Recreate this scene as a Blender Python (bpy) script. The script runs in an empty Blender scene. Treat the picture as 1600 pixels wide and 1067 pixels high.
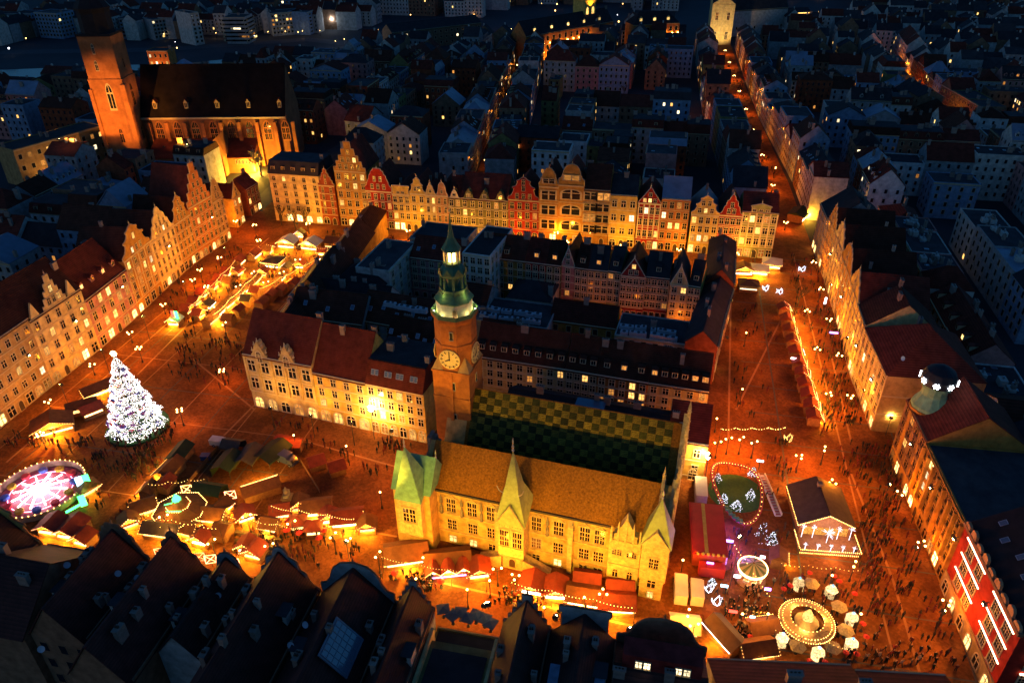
import bpy, math, random
from mathutils import Vector, Matrix
RND = random.Random(11)
sc = bpy.context.scene
COL = sc.collection
rad = math.radians

# ---------------------------------------------------------------- camera, sky, sun, exposure
CAM_H, FPX, PITCH, ROLL = 120.0, 1190.0, rad(31.8), rad(-0.5)
F_ = Vector((0, math.cos(PITCH), -math.sin(PITCH)))
_R = Vector((1, 0, 0)); _U = Vector((0, math.sin(PITCH), math.cos(PITCH)))
R_ = math.cos(ROLL) * _R + math.sin(ROLL) * _U
U_ = -math.sin(ROLL) * _R + math.cos(ROLL) * _U
C_ = Vector((0, 0, CAM_H))
cam = bpy.data.cameras.new('camera')
cam.sensor_width = 36.0
cam.lens = FPX / 1600 * 36
cam.clip_start, cam.clip_end = 1.0, 6000
camo = bpy.data.objects.new('camera', cam)
mw = Matrix.Identity(4)
for i in range(3):
    mw[i][0], mw[i][1], mw[i][2], mw[i][3] = R_[i], U_[i], -F_[i], C_[i]
camo.matrix_world = mw
COL.objects.link(camo)
sc.camera = camo

wd = bpy.data.worlds.new('World'); sc.world = wd; wd.use_nodes = True
nt = wd.node_tree; nt.nodes.clear()
sky = nt.nodes.new('ShaderNodeTexSky'); sky.sky_type = 'NISHITA'; sky.sun_disc = False
sky.sun_elevation = rad(3.3); sky.sun_rotation = rad(250); sky.altitude = 120
sky.air_density, sky.dust_density, sky.ozone_density = 1.0, 0.2, 5.0
bg = nt.nodes.new('ShaderNodeBackground'); bg.inputs['Strength'].default_value = 0.15
wo = nt.nodes.new('ShaderNodeOutputWorld')
nt.links.new(sky.outputs[0], bg.inputs[0]); nt.links.new(bg.outputs[0], wo.inputs[0])
sun = bpy.data.lights.new('dusk_sun', 'SUN'); sun.energy = 0.012; sun.angle = rad(30); sun.color = (.45, .6, 1)
suno = bpy.data.objects.new('dusk_sun', sun); COL.objects.link(suno)
suno.rotation_euler = (rad(50), 0, rad(-40))
vs = sc.view_settings
vs.view_transform = 'Standard'; vs.look = 'None'; vs.exposure = 0.45; vs.gamma = 1.0
sc.display_settings.display_device = 'sRGB'
sc.cycles.use_denoising = True
sc.cycles.max_bounces = 4; sc.cycles.diffuse_bounces = 1; sc.cycles.glossy_bounces = 2
sc.cycles.sample_clamp_indirect = 4.0; sc.cycles.sample_clamp_direct = 0
sc.cycles.caustics_reflective = False; sc.cycles.caustics_refractive = False

# ---------------------------------------------------------------- pixel <-> place helpers (photo measured at 1600 x 1067)
def G(x, y, z=0.0):
    d = F_ + R_ * ((x - 800) / FPX) + U_ * ((533.5 - y) / FPX)
    return C_ + d * ((z - CAM_H) / d.z)
def PX(p):
    v = Vector(p) - C_
    return 800 + FPX * v.dot(R_) / v.dot(F_), 533.5 - FPX * v.dot(U_) / v.dot(F_)
def hz(base, ytop):
    v = Vector((base[0], base[1], 0)) - C_
    k = (533.5 - ytop) / FPX
    return (k * v.dot(F_) - v.dot(U_)) / (U_.z - k * F_.z)

# ---------------------------------------------------------------- materials
MATS = {}
def mat(name, col, rough=.85, noise=None, spec=.25, metal=0.0, rv=0.0, emit=None, bump=0.0, col2=None, coat=0, tiles=0.0):
    if name in MATS: return MATS[name]
    m = bpy.data.materials.new(name); m.use_nodes = True; MATS[name] = m
    t = m.node_tree; n = t.nodes; b = n['Principled BSDF']
    b.inputs['Roughness'].default_value = rough
    b.inputs['Specular IOR Level'].default_value = spec
    b.inputs['Metallic'].default_value = metal
    b.inputs['Base Color'].default_value = (*col, 1)
    m.diffuse_color = (*col, 1)
    src = None
    if noise or rv:
        tc = n.new('ShaderNodeTexCoord')
        if noise:
            nz = n.new('ShaderNodeTexNoise'); nz.inputs['Scale'].default_value = noise[0]; nz.inputs['Detail'].default_value = 6
            nz.inputs['Roughness'].default_value = .65
            t.links.new(tc.outputs['Object'], nz.inputs['Vector'])
            mr = n.new('ShaderNodeMapRange'); mr.inputs[1].default_value = .3; mr.inputs[2].default_value = .7
            t.links.new(nz.outputs[0], mr.inputs[0])
            mx = n.new('ShaderNodeMix'); mx.data_type = 'RGBA'
            c2 = col2 or tuple(max(0, c * (1 - noise[1])) for c in col)
            c1 = tuple(min(1, c * (1 + noise[1] * .5)) for c in col)
            mx.inputs[6].default_value = (*c1, 1); mx.inputs[7].default_value = (*c2, 1)
            t.links.new(mr.outputs[0], mx.inputs[0]); src = mx.outputs[2]
            if bump:
                bp = n.new('ShaderNodeBump'); bp.inputs['Strength'].default_value = bump; bp.inputs['Distance'].default_value = .15
                t.links.new(nz.outputs[0], bp.inputs['Height']); t.links.new(bp.outputs[0], b.inputs['Normal'])
        if rv:
            oi = n.new('ShaderNodeObjectInfo'); hs = n.new('ShaderNodeHueSaturation')
            mr2 = n.new('ShaderNodeMapRange'); mr2.inputs[3].default_value = 1 - rv; mr2.inputs[4].default_value = 1 + rv
            t.links.new(oi.outputs['Random'], mr2.inputs[0]); t.links.new(mr2.outputs[0], hs.inputs['Value'])
            hs.inputs['Color'].default_value = (*col, 1)
            if src: t.links.new(src, hs.inputs['Color'])
            src = hs.outputs[0]
        t.links.new(src, b.inputs['Base Color'])
    if tiles:
        tc2 = n.new('ShaderNodeTexCoord'); wv = n.new('ShaderNodeTexWave'); wv.bands_direction = 'Z'; wv.wave_profile = 'SAW'; wv.inputs['Scale'].default_value = tiles; wv.inputs['Distortion'].default_value = .6; wv.inputs['Detail'].default_value = 2; wv.inputs['Detail Scale'].default_value = 3
        t.links.new(tc2.outputs['Object'], wv.inputs['Vector']); bp2 = n.new('ShaderNodeBump'); bp2.inputs['Strength'].default_value = .7; bp2.inputs['Distance'].default_value = .08
        t.links.new(wv.outputs['Fac'], bp2.inputs['Height']); t.links.new(bp2.outputs[0], b.inputs['Normal'])
        mm = n.new('ShaderNodeMix'); mm.data_type = 'RGBA'; mm.blend_type = 'MULTIPLY'; mm.inputs[0].default_value = .5
        s0 = b.inputs['Base Color'].links[0].from_socket if b.inputs['Base Color'].links else None
        if s0: t.links.new(s0, mm.inputs[6])
        else: mm.inputs[6].default_value = (*col, 1)
        t.links.new(wv.outputs['Fac'], mm.inputs[7]); t.links.new(mm.outputs[2], b.inputs['Base Color'])
    if emit:
        b.inputs['Emission Color'].default_value = (*emit[0], 1); b.inputs['Emission Strength'].default_value = emit[1]
    return m
def glow(name, col, s):
    """a thing that gives off light"""
    if name in MATS: return MATS[name]
    m = bpy.data.materials.new(name); m.use_nodes = True; MATS[name] = m
    t = m.node_tree; t.nodes.clear()
    e = t.nodes.new('ShaderNodeEmission'); e.inputs[0].default_value = (*col, 1); e.inputs[1].default_value = s
    o = t.nodes.new('ShaderNodeOutputMaterial'); t.links.new(e.outputs[0], o.inputs[0]); m.diffuse_color = (*col, 1)
    return m
def roomlight(name, col, s):
    """lit window: uneven room light behind the pane"""
    if name in MATS: return MATS[name]
    m = bpy.data.materials.new(name); m.use_nodes = True; MATS[name] = m
    t = m.node_tree; t.nodes.clear(); n = t.nodes
    tc = n.new('ShaderNodeTexCoord'); nz = n.new('ShaderNodeTexNoise'); nz.inputs['Scale'].default_value = 3.3
    oi = n.new('ShaderNodeObjectInfo'); ad = n.new('ShaderNodeVectorMath'); ad.operation = 'ADD'
    sc_ = n.new('ShaderNodeVectorMath'); sc_.operation = 'SCALE'; sc_.inputs['Scale'].default_value = .4
    t.links.new(oi.outputs['Location'], sc_.inputs[0]); t.links.new(tc.outputs['Object'], ad.inputs[0]); t.links.new(sc_.outputs[0], ad.inputs[1])
    t.links.new(ad.outputs[0], nz.inputs['Vector'])
    mr = n.new('ShaderNodeMapRange'); mr.inputs[1].default_value = .3; mr.inputs[2].default_value = .7; mr.inputs[3].default_value = s * .35; mr.inputs[4].default_value = s * 1.5
    t.links.new(nz.outputs[0], mr.inputs[0])
    mu = n.new('ShaderNodeMath'); mu.operation = 'MULTIPLY'
    mr2 = n.new('ShaderNodeMapRange'); mr2.inputs[3].default_value = .35; mr2.inputs[4].default_value = 1.4
    t.links.new(oi.outputs['Random'], mr2.inputs[0]); t.links.new(mr.outputs[0], mu.inputs[0]); t.links.new(mr2.outputs[0], mu.inputs[1])
    e = n.new('ShaderNodeEmission'); e.inputs[0].default_value = (*col, 1); t.links.new(mu.outputs[0], e.inputs[1])
    o = n.new('ShaderNodeOutputMaterial'); t.links.new(e.outputs[0], o.inputs[0]); m.diffuse_color = (*col, 1)
    return m

def wallm(name, col, rv=0.0): return mat('wall_' + name, col, .95, (.5, .45), .05, rv=rv)
PAINT = dict(cream=(.60,.44,.19), yellow=(.62,.41,.10), ochre=(.40,.20,.045), orange=(.46,.17,.05), salmon=(.52,.27,.13), red=(.34,.030,.018),
             brick=(.26,.065,.03), brown=(.24,.13,.075), green=(.27,.28,.11), grey=(.32,.31,.29), white=(.60,.58,.54), blue=(.20,.27,.36),
             pink=(.45,.20,.17), olive=(.20,.17,.065), darkred=(.22,.03,.025), stone=(.38,.24,.10), pale=(.52,.47,.40))
W = {k: wallm(k, v) for k, v in PAINT.items()}
ROOF = dict(red=mat('roof_red_tile', (.17,.036,.022), .85, (.5,.4), .1, rv=.2, tiles=.8), dark=mat('roof_dark_slate', (.032,.027,.028), .8, (.4,.4), .15, rv=.3),
            brown=mat('roof_brown_tile', (.10,.034,.020), .85, (.5,.4), .1, rv=.25, tiles=.8), blue=mat('roof_zinc_sheet', (.15,.18,.24), .45, (.3,.3), .5, rv=.2),
            felt=mat('roof_felt', (.05,.046,.048), .9, (.25,.4), .1, rv=.3), copper=mat('copper_green', (.16,.34,.20), .6, (.9,.35), .3))
TRIM = mat('trim_stone', (.48,.36,.20), .85, (1.2,.2))
TRIMW = mat('trim_white', (.64,.52,.33), .8, (1.2,.15))
TRIMD = mat('trim_dark_wood', (.06,.035,.02), .7, (1.5,.3))
GLASS = mat('glass_dark', (.012,.014,.018), .12, None, .6)
LIT = [roomlight('lit_warm', (1,.50,.12), 1.5), roomlight('lit_yellow', (1,.62,.18), 1.9), roomlight('lit_dim', (1,.38,.07), .6), roomlight('lit_white', (1,.80,.45), 1.9)]
SHOP = roomlight('lit_shop', (1,.62,.20), 3.2)
BULB = roomlight('bulb_warm', (1,.52,.12), 9)
BULBW = glow('bulb_white', (1,.86,.70), 26)
STRIP = roomlight('string_light_warm', (1,.50,.12), 6.5)
STRIPP = roomlight('string_light_pink', (1,.34,.14), 5.5)
STRIPW = roomlight('string_light_white', (.92,.88,.9), 5)
METAL = mat('metal_dark', (.04,.04,.045), .5, None, .5, .6)
METALP = mat('metal_pale', (.35,.37,.40), .45, None, .5, .7)
CHIM = mat('chimney_render', (.26,.19,.15), .9, (1.5,.3), rv=.25)
SODIUM = (1.0, .235, .007)

# ---------------------------------------------------------------- mesh builder
class MB:
    def __init__(s): s.v = []; s.f = []; s.m = []; s.mi = 0
    def poly(s, pts, mi=None):
        k = len(s.v); s.v += [tuple(p) for p in pts]; s.f.append(tuple(range(k, k + len(pts)))); s.m.append(s.mi if mi is None else mi); return s
    def box(s, x0, x1, y0, y1, z0, z1, mi=None):
        k = len(s.v)
        s.v += [(x0,y0,z0),(x1,y0,z0),(x1,y1,z0),(x0,y1,z0),(x0,y0,z1),(x1,y0,z1),(x1,y1,z1),(x0,y1,z1)]
        s.f += [tuple(k + i for i in q) for q in ((0,3,2,1),(4,5,6,7),(0,1,5,4),(1,2,6,5),(2,3,7,6),(3,0,4,7))]
        s.m += [s.mi if mi is None else mi] * 6; return s
    def prism(s, prof, fn, a, b, mi=None):
        """profile (u,w) list swept from a to b; fn(u,w,t)->xyz"""
        n = len(prof); k = len(s.v)
        s.v += [tuple(fn(u, w, a)) for u, w in prof] + [tuple(fn(u, w, b)) for u, w in prof]
        s.f += [tuple(range(k, k + n))[::-1], tuple(range(k + n, k + 2 * n))]
        s.f += [(k + i, k + (i + 1) % n, k + n + (i + 1) % n, k + n + i) for i in range(n)]
        s.m += [s.mi if mi is None else mi] * (n + 2); return s
    def slab(s, pts, t, mi=None):
        """quad/poly in 3D thickened along -its normal by t"""
        P = [Vector(p) for p in pts]; nrm = (P[1] - P[0]).cross(P[2] - P[0]).normalized()
        n = len(P); k = len(s.v)
        s.v += [tuple(p) for p in P] + [tuple(p - nrm * t) for p in P]
        s.f += [tuple(range(k, k + n)), tuple(range(k + n, k + 2 * n))[::-1]]
        s.f += [(k + (i + 1) % n, k + i, k + n + i, k + n + (i + 1) % n) for i in range(n)]
        s.m += [s.mi if mi is None else mi] * (n + 2); return s
    def lathe(s, prof, n=8, c=(0,0,0), ph=0.0, mi=None, sq=None):
        """prof: list (r,z); capped"""
        k = len(s.v); L = len(prof)
        for r, z in prof:
            for i in range(n):
                a = ph + 2 * math.pi * i / n
                s.v.append((c[0] + r * math.cos(a), c[1] + r * math.sin(a), c[2] + z))
        for j in range(L - 1):
            for i in range(n):
                i2 = (i + 1) % n
                s.f.append((k + j*n + i, k + j*n + i2, k + (j+1)*n + i2, k + (j+1)*n + i)); s.m.append(s.mi if mi is None else mi)
        s.f.append(tuple(k + i for i in range(n))[::-1]); s.f.append(tuple(k + (L-1)*n + i for i in range(n)))
        s.m += [s.mi if mi is None else mi] * 2; return s
    def tube(s, pts, r, n=5, mi=None, closed=False):
        P = [Vector(p) for p in pts]
        k = len(s.v); L = len(P)
        for j, p in enumerate(P):
            if closed: d = P[(j+1) % L] - P[j-1]
            else: d = P[min(j+1, L-1)] - P[max(j-1, 0)]
            d = d.normalized() if d.length > 1e-9 else Vector((0,0,1))
            a = Vector((0,0,1)) if abs(d.z) < .9 else Vector((1,0,0))
            x = d.cross(a).normalized(); y = d.cross(x)
            for i in range(n):
                q = 2 * math.pi * i / n
                s.v.append(tuple(p + (x * math.cos(q) + y * math.sin(q)) * r))
        for j in range(L if closed else L - 1):
            j2 = (j + 1) % L
            for i in range(n):
                i2 = (i + 1) % n
                s.f.append((k + j*n + i, k + j*n + i2, k + j2*n + i2, k + j2*n + i)); s.m.append(s.mi if mi is None else mi)
        if not closed:
            s.f.append(tuple(k + i for i in range(n))[::-1]); s.f.append(tuple(k + (L-1)*n + i for i in range(n))); s.m += [s.mi if mi is None else mi] * 2
        return s
    def ball(s, c, r, mi=None, n=8, m=5, sz=1.0):
        prof = [(max(.02 * r, r * math.sin(math.pi * j / m)), -r * sz * math.cos(math.pi * j / m)) for j in range(m + 1)]
        return s.lathe(prof, n, c, 0, mi)
    def mesh(s, name, mats):
        me = bpy.data.meshes.new(name); me.from_pydata(s.v, [], s.f)
        for m in (mats if isinstance(mats, (list, tuple)) else [mats]): me.materials.append(m)
        if any(s.m): me.polygons.foreach_set('material_index', s.m)
        return me
    def obj(s, name, mats, parent=None, loc=None, smooth=False):
        me = s.mesh(name, mats)
        if smooth: me.polygons.foreach_set('use_smooth', [True] * len(me.polygons))
        return link(name, me, parent, loc)
def link(name, me, parent=None, loc=None, rz=0.0, scale=None):
    o = bpy.data.objects.new(name, me); COL.objects.link(o)
    if parent is not None: o.parent = parent
    if loc is not None: o.location = loc
    if rz: o.rotation_euler = (0, 0, rz)
    if scale is not None: o.scale = scale
    return o
def tag(o, label=None, cat=None, group=None, kind=None):
    if label: o['label'] = label
    if cat: o['category'] = cat
    if group: o['group'] = group
    if kind: o['kind'] = kind
    return o
def thing(name, label, cat, loc=(0,0,0), rz=0.0, group=None):
    o = bpy.data.objects.new(name, None); COL.objects.link(o); o.empty_display_size = .5
    o.location = (loc[0], loc[1], loc[2] if len(loc) > 2 else 0); o.rotation_euler = (0, 0, rz)
    return tag(o, label, cat, group)
def copy_tree(o, parent=None):
    c = o.copy(); COL.objects.link(c)
    if parent is not None: c.parent = parent
    for ch in list(o.children): copy_tree(ch, c)
    return c
def lamp_light(kind, name, parent, loc, energy, col=SODIUM, r=.3, rot=None, spot=None, blend=.6):
    l = bpy.data.lights.new(name, kind); l.energy = energy; l.color = col
    l.shadow_soft_size = r
    if kind == 'SPOT': l.spot_size = spot; l.spot_blend = blend
    o = bpy.data.objects.new(name, l); COL.objects.link(o)
    if parent is not None: o.parent = parent
    o.location = loc
    if rot is not None: o.rotation_euler = rot
    return o
def aim(o, src, dst):
    o.rotation_euler = (Vector(dst) - Vector(src)).to_track_quat('-Z', 'Y').to_euler()

# ---------------------------------------------------------------- house pieces
CACHE = {}
def cached(key, fn):
    if key not in CACHE: CACHE[key] = fn()
    return CACHE[key]
def win_frame_mesh(style, fm, dt):
    def mk():
        b = MB(); o = -.12
        if style == 'arch':
            N = 7; R0, R1 = .62, .5
            out = [(-R0, -.06)] + [(-R0, .62)] + [(R0 * math.cos(math.pi - math.pi * i / N), .62 + .44 * math.sin(math.pi * i / N)) for i in range(1, N)] + [(R0, .62), (R0, -.06)]
            inn = [(-R1, .0)] + [(-R1, .62)] + [(R1 * math.cos(math.pi - math.pi * i / N), .62 + .36 * math.sin(math.pi * i / N)) for i in range(1, N)] + [(R1, .62), (R1, .0)]
            for i in range(len(out) - 1):
                q = [out[i], out[i+1], inn[i+1], inn[i]]
                b.prism(q, lambda u, w, t: (u, t, w), o, 0.0)
            b.box(-.62, .62, o * 1.4, 0, -.09, 0)
        else:
            b.box(-.62, -.5, o, 0, -.04, 1.04); b.box(.5, .62, o, 0, -.04, 1.04)
            b.box(-.62, .62, o * 1.5, 0, 1.04, 1.13); b.box(-.66, .66, o * 1.9, 0, -.11, -.04)
        if dt > 0:
            b.box(-.05, .05, -.07, 0, 0, 1); b.box(-.5, .5, -.07, 0, .60, .67)
        if dt > 1:
            b.box(-.29, -.25, -.06, 0, 0, 1); b.box(.25, .29, -.06, 0, 0, 1); b.box(-.5, .5, -.06, 0, .30, .34)
        return b.mesh('window', fm)
    return cached(('wf', style, fm.name, dt), mk)
def pane_mesh(style, pm):
    def mk():
        b = MB()
        if style == 'arch':
            N = 7; R1 = .52
            prof = [(-R1, 0), (-R1, .62)] + [(R1 * math.cos(math.pi - math.pi * i / N), .62 + .37 * math.sin(math.pi * i / N)) for i in range(1, N)] + [(R1, .62), (R1, 0)]
            b.prism(prof[::-1], lambda u, w, t: (u, t, w), -.035, -.004)
        else: b.box(-.52, .52, -.035, -.004, 0, 1.04)
        return b.mesh('pane', pm)
    return cached(('pn', style, pm.name), mk)
def pick_lit(p, lits=None):
    if RND.random() < p: return RND.choice(lits or LIT)
    return GLASS
def window(parent, x, z, w, h, style='rect', fm=TRIM, pm=GLASS, y=0.0, rz=0.0, dt=1, sub=True, name='window'):
    o = link(name, win_frame_mesh(style, fm, dt), parent, (x, y, z), rz, (w, 1, h))
    link('pane', pane_mesh(style, pm), o)
    return o
def far_window_mesh(pm, fm):
    def mk():
        b = MB(); b.box(-.58, .58, -.05, 0, -.06, 1.06, 1); b.box(-.46, .46, -.075, -.05, .04, .97, 0); return b.mesh('window', [pm, fm])
    return cached(('fw', pm.name, fm.name), mk)
def far_window(parent, x, z, w, h, pm, fm=TRIM, y=0.0, rz=0.0):
    return link('window', far_window_mesh(pm, fm), parent, (x, y, z), rz, (w, 1, h))

def dormer_mesh(kind, wm, rm, pm):
    def mk():
        b = MB()   # unit: width 1, height 1 wall + gable, depth 2 going back (+y)
        if kind == 'gable':
            b.prism([(-.5, 0), (.5, 0), (.5, .9), (0, 1.35), (-.5, .9)], lambda u, w, t: (u, t, w), 0, 2.2, 0)
            b.slab([(-.62, -.12, .84), (0, -.12, 1.42), (0, 2.2, 1.42), (-.62, 2.2, .84)][::-1], .06, 1)
            b.slab([(.62, -.12, .84), (0, -.12, 1.42), (0, 2.2, 1.42), (.62, 2.2, .84)], .06, 1)
        else:
            b.box(-.5, .5, 0, 2.0, 0, 1.0, 0)
            b.slab([(-.6, -.15, 1.06), (.6, -.15, 1.06), (.6, 2.2, 1.3), (-.6, 2.2, 1.3)], .08, 1)
        b.box(-.36, -.04, -.03, 0, .12, .82, 2); b.box(.04, .36, -.03, 0, .12, .82, 2)
        return b.mesh('dormer', [wm, rm, pm])
    return cached(('dm', kind, wm.name, rm.name, pm.name), mk)
def chimney_mesh(m):
    def mk():
        b = MB(); b.box(-.5, .5, -.5, .5, -2.5, 1, 0); b.box(-.58, .58, -.58, .58, 1, 1.12, 0)
        for k in (-.28, 0, .28): b.lathe([(.1, 1.12), (.09, 1.34)], 6, (k, 0, 0), 0, 1)
        return b.mesh('chimney', [m, TRIMD])
    return cached(('ch', m.name), mk)
def skylight_mesh(pm):
    def mk():
        b = MB(); b.box(-.55, .55, -.65, .65, 0, .08, 0); b.box(-.45, .45, -.55, .55, .08, .1, 1); return b.mesh('skylight', [METALP, pm])
    return cached(('sk', pm.name), mk)
SKYGLASS = mat('skylight_glass', (.10,.13,.18), .1, None, .8)

# gable outlines: (u from -1 to 1 across, v from 0 at eaves to 1 at top)
def sym(h): return [(-u, v) for u, v in h] + [(u, v) for u, v in h[::-1] if u > 1e-6]
GAB = dict(
    tri=sym([(1, 0), (0, 1)]),
    step=sym([(1, 0), (1, .14), (.8, .14), (.8, .34), (.6, .34), (.6, .54), (.4, .54), (.4, .76), (.2, .76), (.2, 1)]),
    baroque=sym([(1, 0), (1, .12), (.92, .16), (.8, .2), (.7, .3), (.64, .44), (.62, .5), (.72, .5), (.72, .56), (.6, .58), (.46, .64), (.38, .74), (.36, .8), (.42, .8), (.42, .85), (.28, .88), (.14, .96), (0, 1)]),
    swan=sym([(1, 0), (1, .08), (.84, .12), (.72, .26), (.66, .42), (.5, .48), (.46, .66), (.38, .72), (.24, .76), (.2, .88), (.1, .97), (0, 1)]),
    bell=sym([(1, 0), (.9, .1), (.74, .2), (.62, .36), (.56, .56), (.5, .72), (.38, .86), (.2, .96), (0, 1)]),
    ped=sym([(.62, 0), (.62, .62), (.7, .62), (.7, .70), (0, 1)]),
    arch=sym([(1, 0), (1, .3), (.82, .34), (.7, .5), (.66, .62), (.55, .8), (.35, .94), (0, 1)]),
    flat=sym([(.7, 0), (.7, .8), (.78, .8), (.78, 1)]),
    shoulder=sym([(1, 0), (1, .2), (.86, .25), (.78, .4), (.66, .55), (.62, .7), (.5, .74), (.44, .88), (.3, .92), (.26, 1)]),
)
def house(label, A, B, depth, h, roof='side', rh=6.0, wall='cream', roofm='red', fl=4, nc=3, gable=None, gh=None, gw=1.0, lit=.12, wstyle='rect', trim=None,
          ground='shops', ww=1.35, wh=2.1, detail=2, bands=True, dorm=0, dkind='gable', chim=1, back=False, grows=None, group=None, sky=0, rearwin=False,
          name='townhouse', cat='house', litm=None, side=None, gmat=None, sills=None, g0=4.2, topstyle=None, pil=False, wingap=None, bx=None):
    A = Vector((A[0], A[1], 0)); B = Vector((B[0], B[1], 0)); d = B - A; w = d.length
    t = thing(name, label, cat, A, math.atan2(d.y, d.x), group)
    wm = W[wall] if isinstance(wall, str) else wall
    rm = ROOF[roofm] if isinstance(roofm, str) else roofm
    tm = trim or TRIM; e = .03; D = depth
    b = MB()
    if roof == 'side':
        hh = h + rh
        b.prism([(0, 0), (D, 0), (D, h), (D / 2, hh), (0, h)][::-1], lambda u, q, s: (s, u, q), e, w - e)
        b.obj('wall', wm, t)
        r = MB(); o = .45; k = rh / (D / 2)
        r.slab([(e, -o, h - o * k + .12), (w - e, -o, h - o * k + .12), (w - e, D / 2, hh + .12), (e, D / 2, hh + .12)], .2)
        r.slab([(e, D / 2, hh + .12), (w - e, D / 2, hh + .12), (w - e, D + o, h - o * k + .12), (e, D + o, h - o * k + .12)], .2)
        r.box(e, w - e, D / 2 - .15, D / 2 + .15, hh + .05, hh + .24)
        ro = r.obj('roof', rm, t)
    elif roof == 'front':
        hh = h + rh
        b.prism([(e, 0), (w - e, 0), (w - e, h), (w / 2, hh), (e, h)], lambda u, q, s: (u, s, q), D, 0)
        b.obj('wall', wm, t)
        r = MB(); y0 = .3 if gable else -.4; k = rh / (w / 2)
        r.slab([(e, y0, h + .12), (w / 2, y0, hh + .12), (w / 2, D + .3, hh + .12), (e, D + .3, h + .12)][::-1], .2)
        r.slab([(w / 2, y0, hh + .12), (w - e, y0, h + .12), (w - e, D + .3, h + .12), (w / 2, D + .3, hh + .12)][::-1], .2)
        r.box(w / 2 - .15, w / 2 + .15, y0, D + .3, hh + .05, hh + .24)
        ro = r.obj('roof', rm, t)
    elif roof == 'hip':
        b.box(e, w - e, 0, D, 0, h); b.obj('wall', wm, t)
        o = .4; ins = min(w, D) * .5; hh = h + rh
        r = MB(); x0, x1, y0, y1 = e - 0, w - e, -o, D + o
        if w >= D:
            p, q = (x0 + ins * .9, D / 2, hh), (x1 - ins * .9, D / 2, hh)
            r.poly([(x0, y0, h), (x1, y0, h), q, p]); r.poly([(x1, y0, h), (x1, y1, h), q]); r.poly([(x1, y1, h), (x0, y1, h), p, q]); r.poly([(x0, y1, h), (x0, y0, h), p])
        else:
            p, q = (w / 2, y0 + ins * .9, hh), (w / 2, y1 - ins * .9, hh)
            r.poly([(x0, y0, h), (x1, y0, h), p]); r.poly([(x1, y0, h), (x1, y1, h), q, p]); r.poly([(x1, y1, h), (x0, y1, h), q]); r.poly([(x0, y1, h), (x0, y0, h), p, q])
        r.poly([(x0, y0, h), (x0, y1, h), (x1, y1, h), (x1, y0, h)]); ro = r.obj('roof', rm, t)
    elif roof == 'mansard':
        hh = h + rh; s_ = rh * .42
        b.box(e, w - e, 0, D, 0, h); b.obj('wall', wm, t)
        r = MB(); r.prism([(-.4, h), (D + .4, h), (D - s_, hh), (s_, hh)][::-1], lambda u, q, s: (s, u, q), e, w - e)
        r.box(e + .3, w - e - .3, s_ + .3, D - s_ - .3, hh, hh + .15, 1)
        ro = r.obj('roof', [rm, ROOF['felt']], t)
    else:   # flat
        hh = h
        b.box(e, w - e, 0, D, 0, h - .5); b.obj('wall', wm, t)
        r = MB()
        for q in ((e, w - e, 0, .3), (e, w - e, D - .3, D), (e, e + .3, .3, D - .3), (w - e - .3, w - e, .3, D - .3)): r.box(*q, h - .5, h + .35, 1)
        r.box(e + .3, w - e - .3, .3, D - .3, h - .5, h + .02, 0)
        ro = r.obj('roof', [rm, wm], t)
    gy = -.06
    if gable:
        gh_ = gh or (rh + .8)
        prof = [(w / 2 + u * gw * (w / 2 - e), h - .05 + v * gh_) for u, v in GAB[gable]]
        g = MB(); g.prism(prof, lambda u, q, s: (u, s, q), .3, -.15)
        go = g.obj('gable', gmat or wm, t)
        # coping along the outline
        c = MB()
        for i in range(len(prof) - 1):
            (u0, v0), (u1, v1) = prof[i], prof[i + 1]
            if abs(u0 - u1) + abs(v0 - v1) > .05: c.tube([(u0, .07, v0), (u1, .07, v1)], .2, 4)
        c.obj('coping', tm, go)
        topz = max(v for _, v in prof)
        f = MB(); f.lathe([(.12, 0), (.28, .15), (.1, .35), (.22, .65), (.05, 1.1), (.02, 1.6)], 6); f.obj('finial', tm, go, (w / 2, .07, topz - .05))
        if grows is None: grows = [(.12, max(1, round(nc * .6)))] + ([(.45, 1)] if gh_ > 4 else [])
        for v, n in grows:
            for i in range(n):
                x = w / 2 + (i - (n - 1) / 2) * min(w * gw * .22, 2.4)
                window(go, x, h + v * gh_, ww * .8, min(wh * .8, gh_ * .22), 'rect', tm, pick_lit(lit, litm), -.15, dt=1)
    # floors
    z0 = g0 if ground else 1.2
    fh = (h - z0 - .5) / max(1, fl)
    if detail >= 1:
        m = wingap or w / nc
        for f in range(fl):
            z = z0 + f * fh + fh * .22; H = min(wh, fh * .62)
            for i in range(nc):
                x = w / 2 + (i - (nc - 1) / 2) * m
                st = (topstyle if topstyle and f == fl - 1 else wstyle)
                if detail >= 2: window(t, x, z, ww, H, st, tm, pick_lit(lit, litm))
                else: far_window(t, x, z, ww, H, pick_lit(lit, litm), tm)
                if rearwin: far_window(t, x, z, ww, H, pick_lit(lit * .6, litm), tm, D, math.pi)
    if bands:
        s_ = MB(); s_.box(e, w - e, -.22, 0, h - .42, h - .08); s_.box(e, w - e, -.34, 0, h - .08, h + .1); s_.obj('cornice', tm, t)
        if detail >= 2 and bands != 'top':
            for f in range(fl):
                s_ = MB(); s_.box(e, w - e, -.12, 0, z0 + f * fh - .12, z0 + f * fh + .1); s_.obj('string_course', tm, t)
    if pil:
        n = nc + 1
        for i in range(n):
            x = .35 + (w - .7) * i / (n - 1); s_ = MB(); s_.box(x - .22, x + .22, -.16, 0, z0 + .1, h - .42); s_.obj('pilaster', tm, t)
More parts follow.
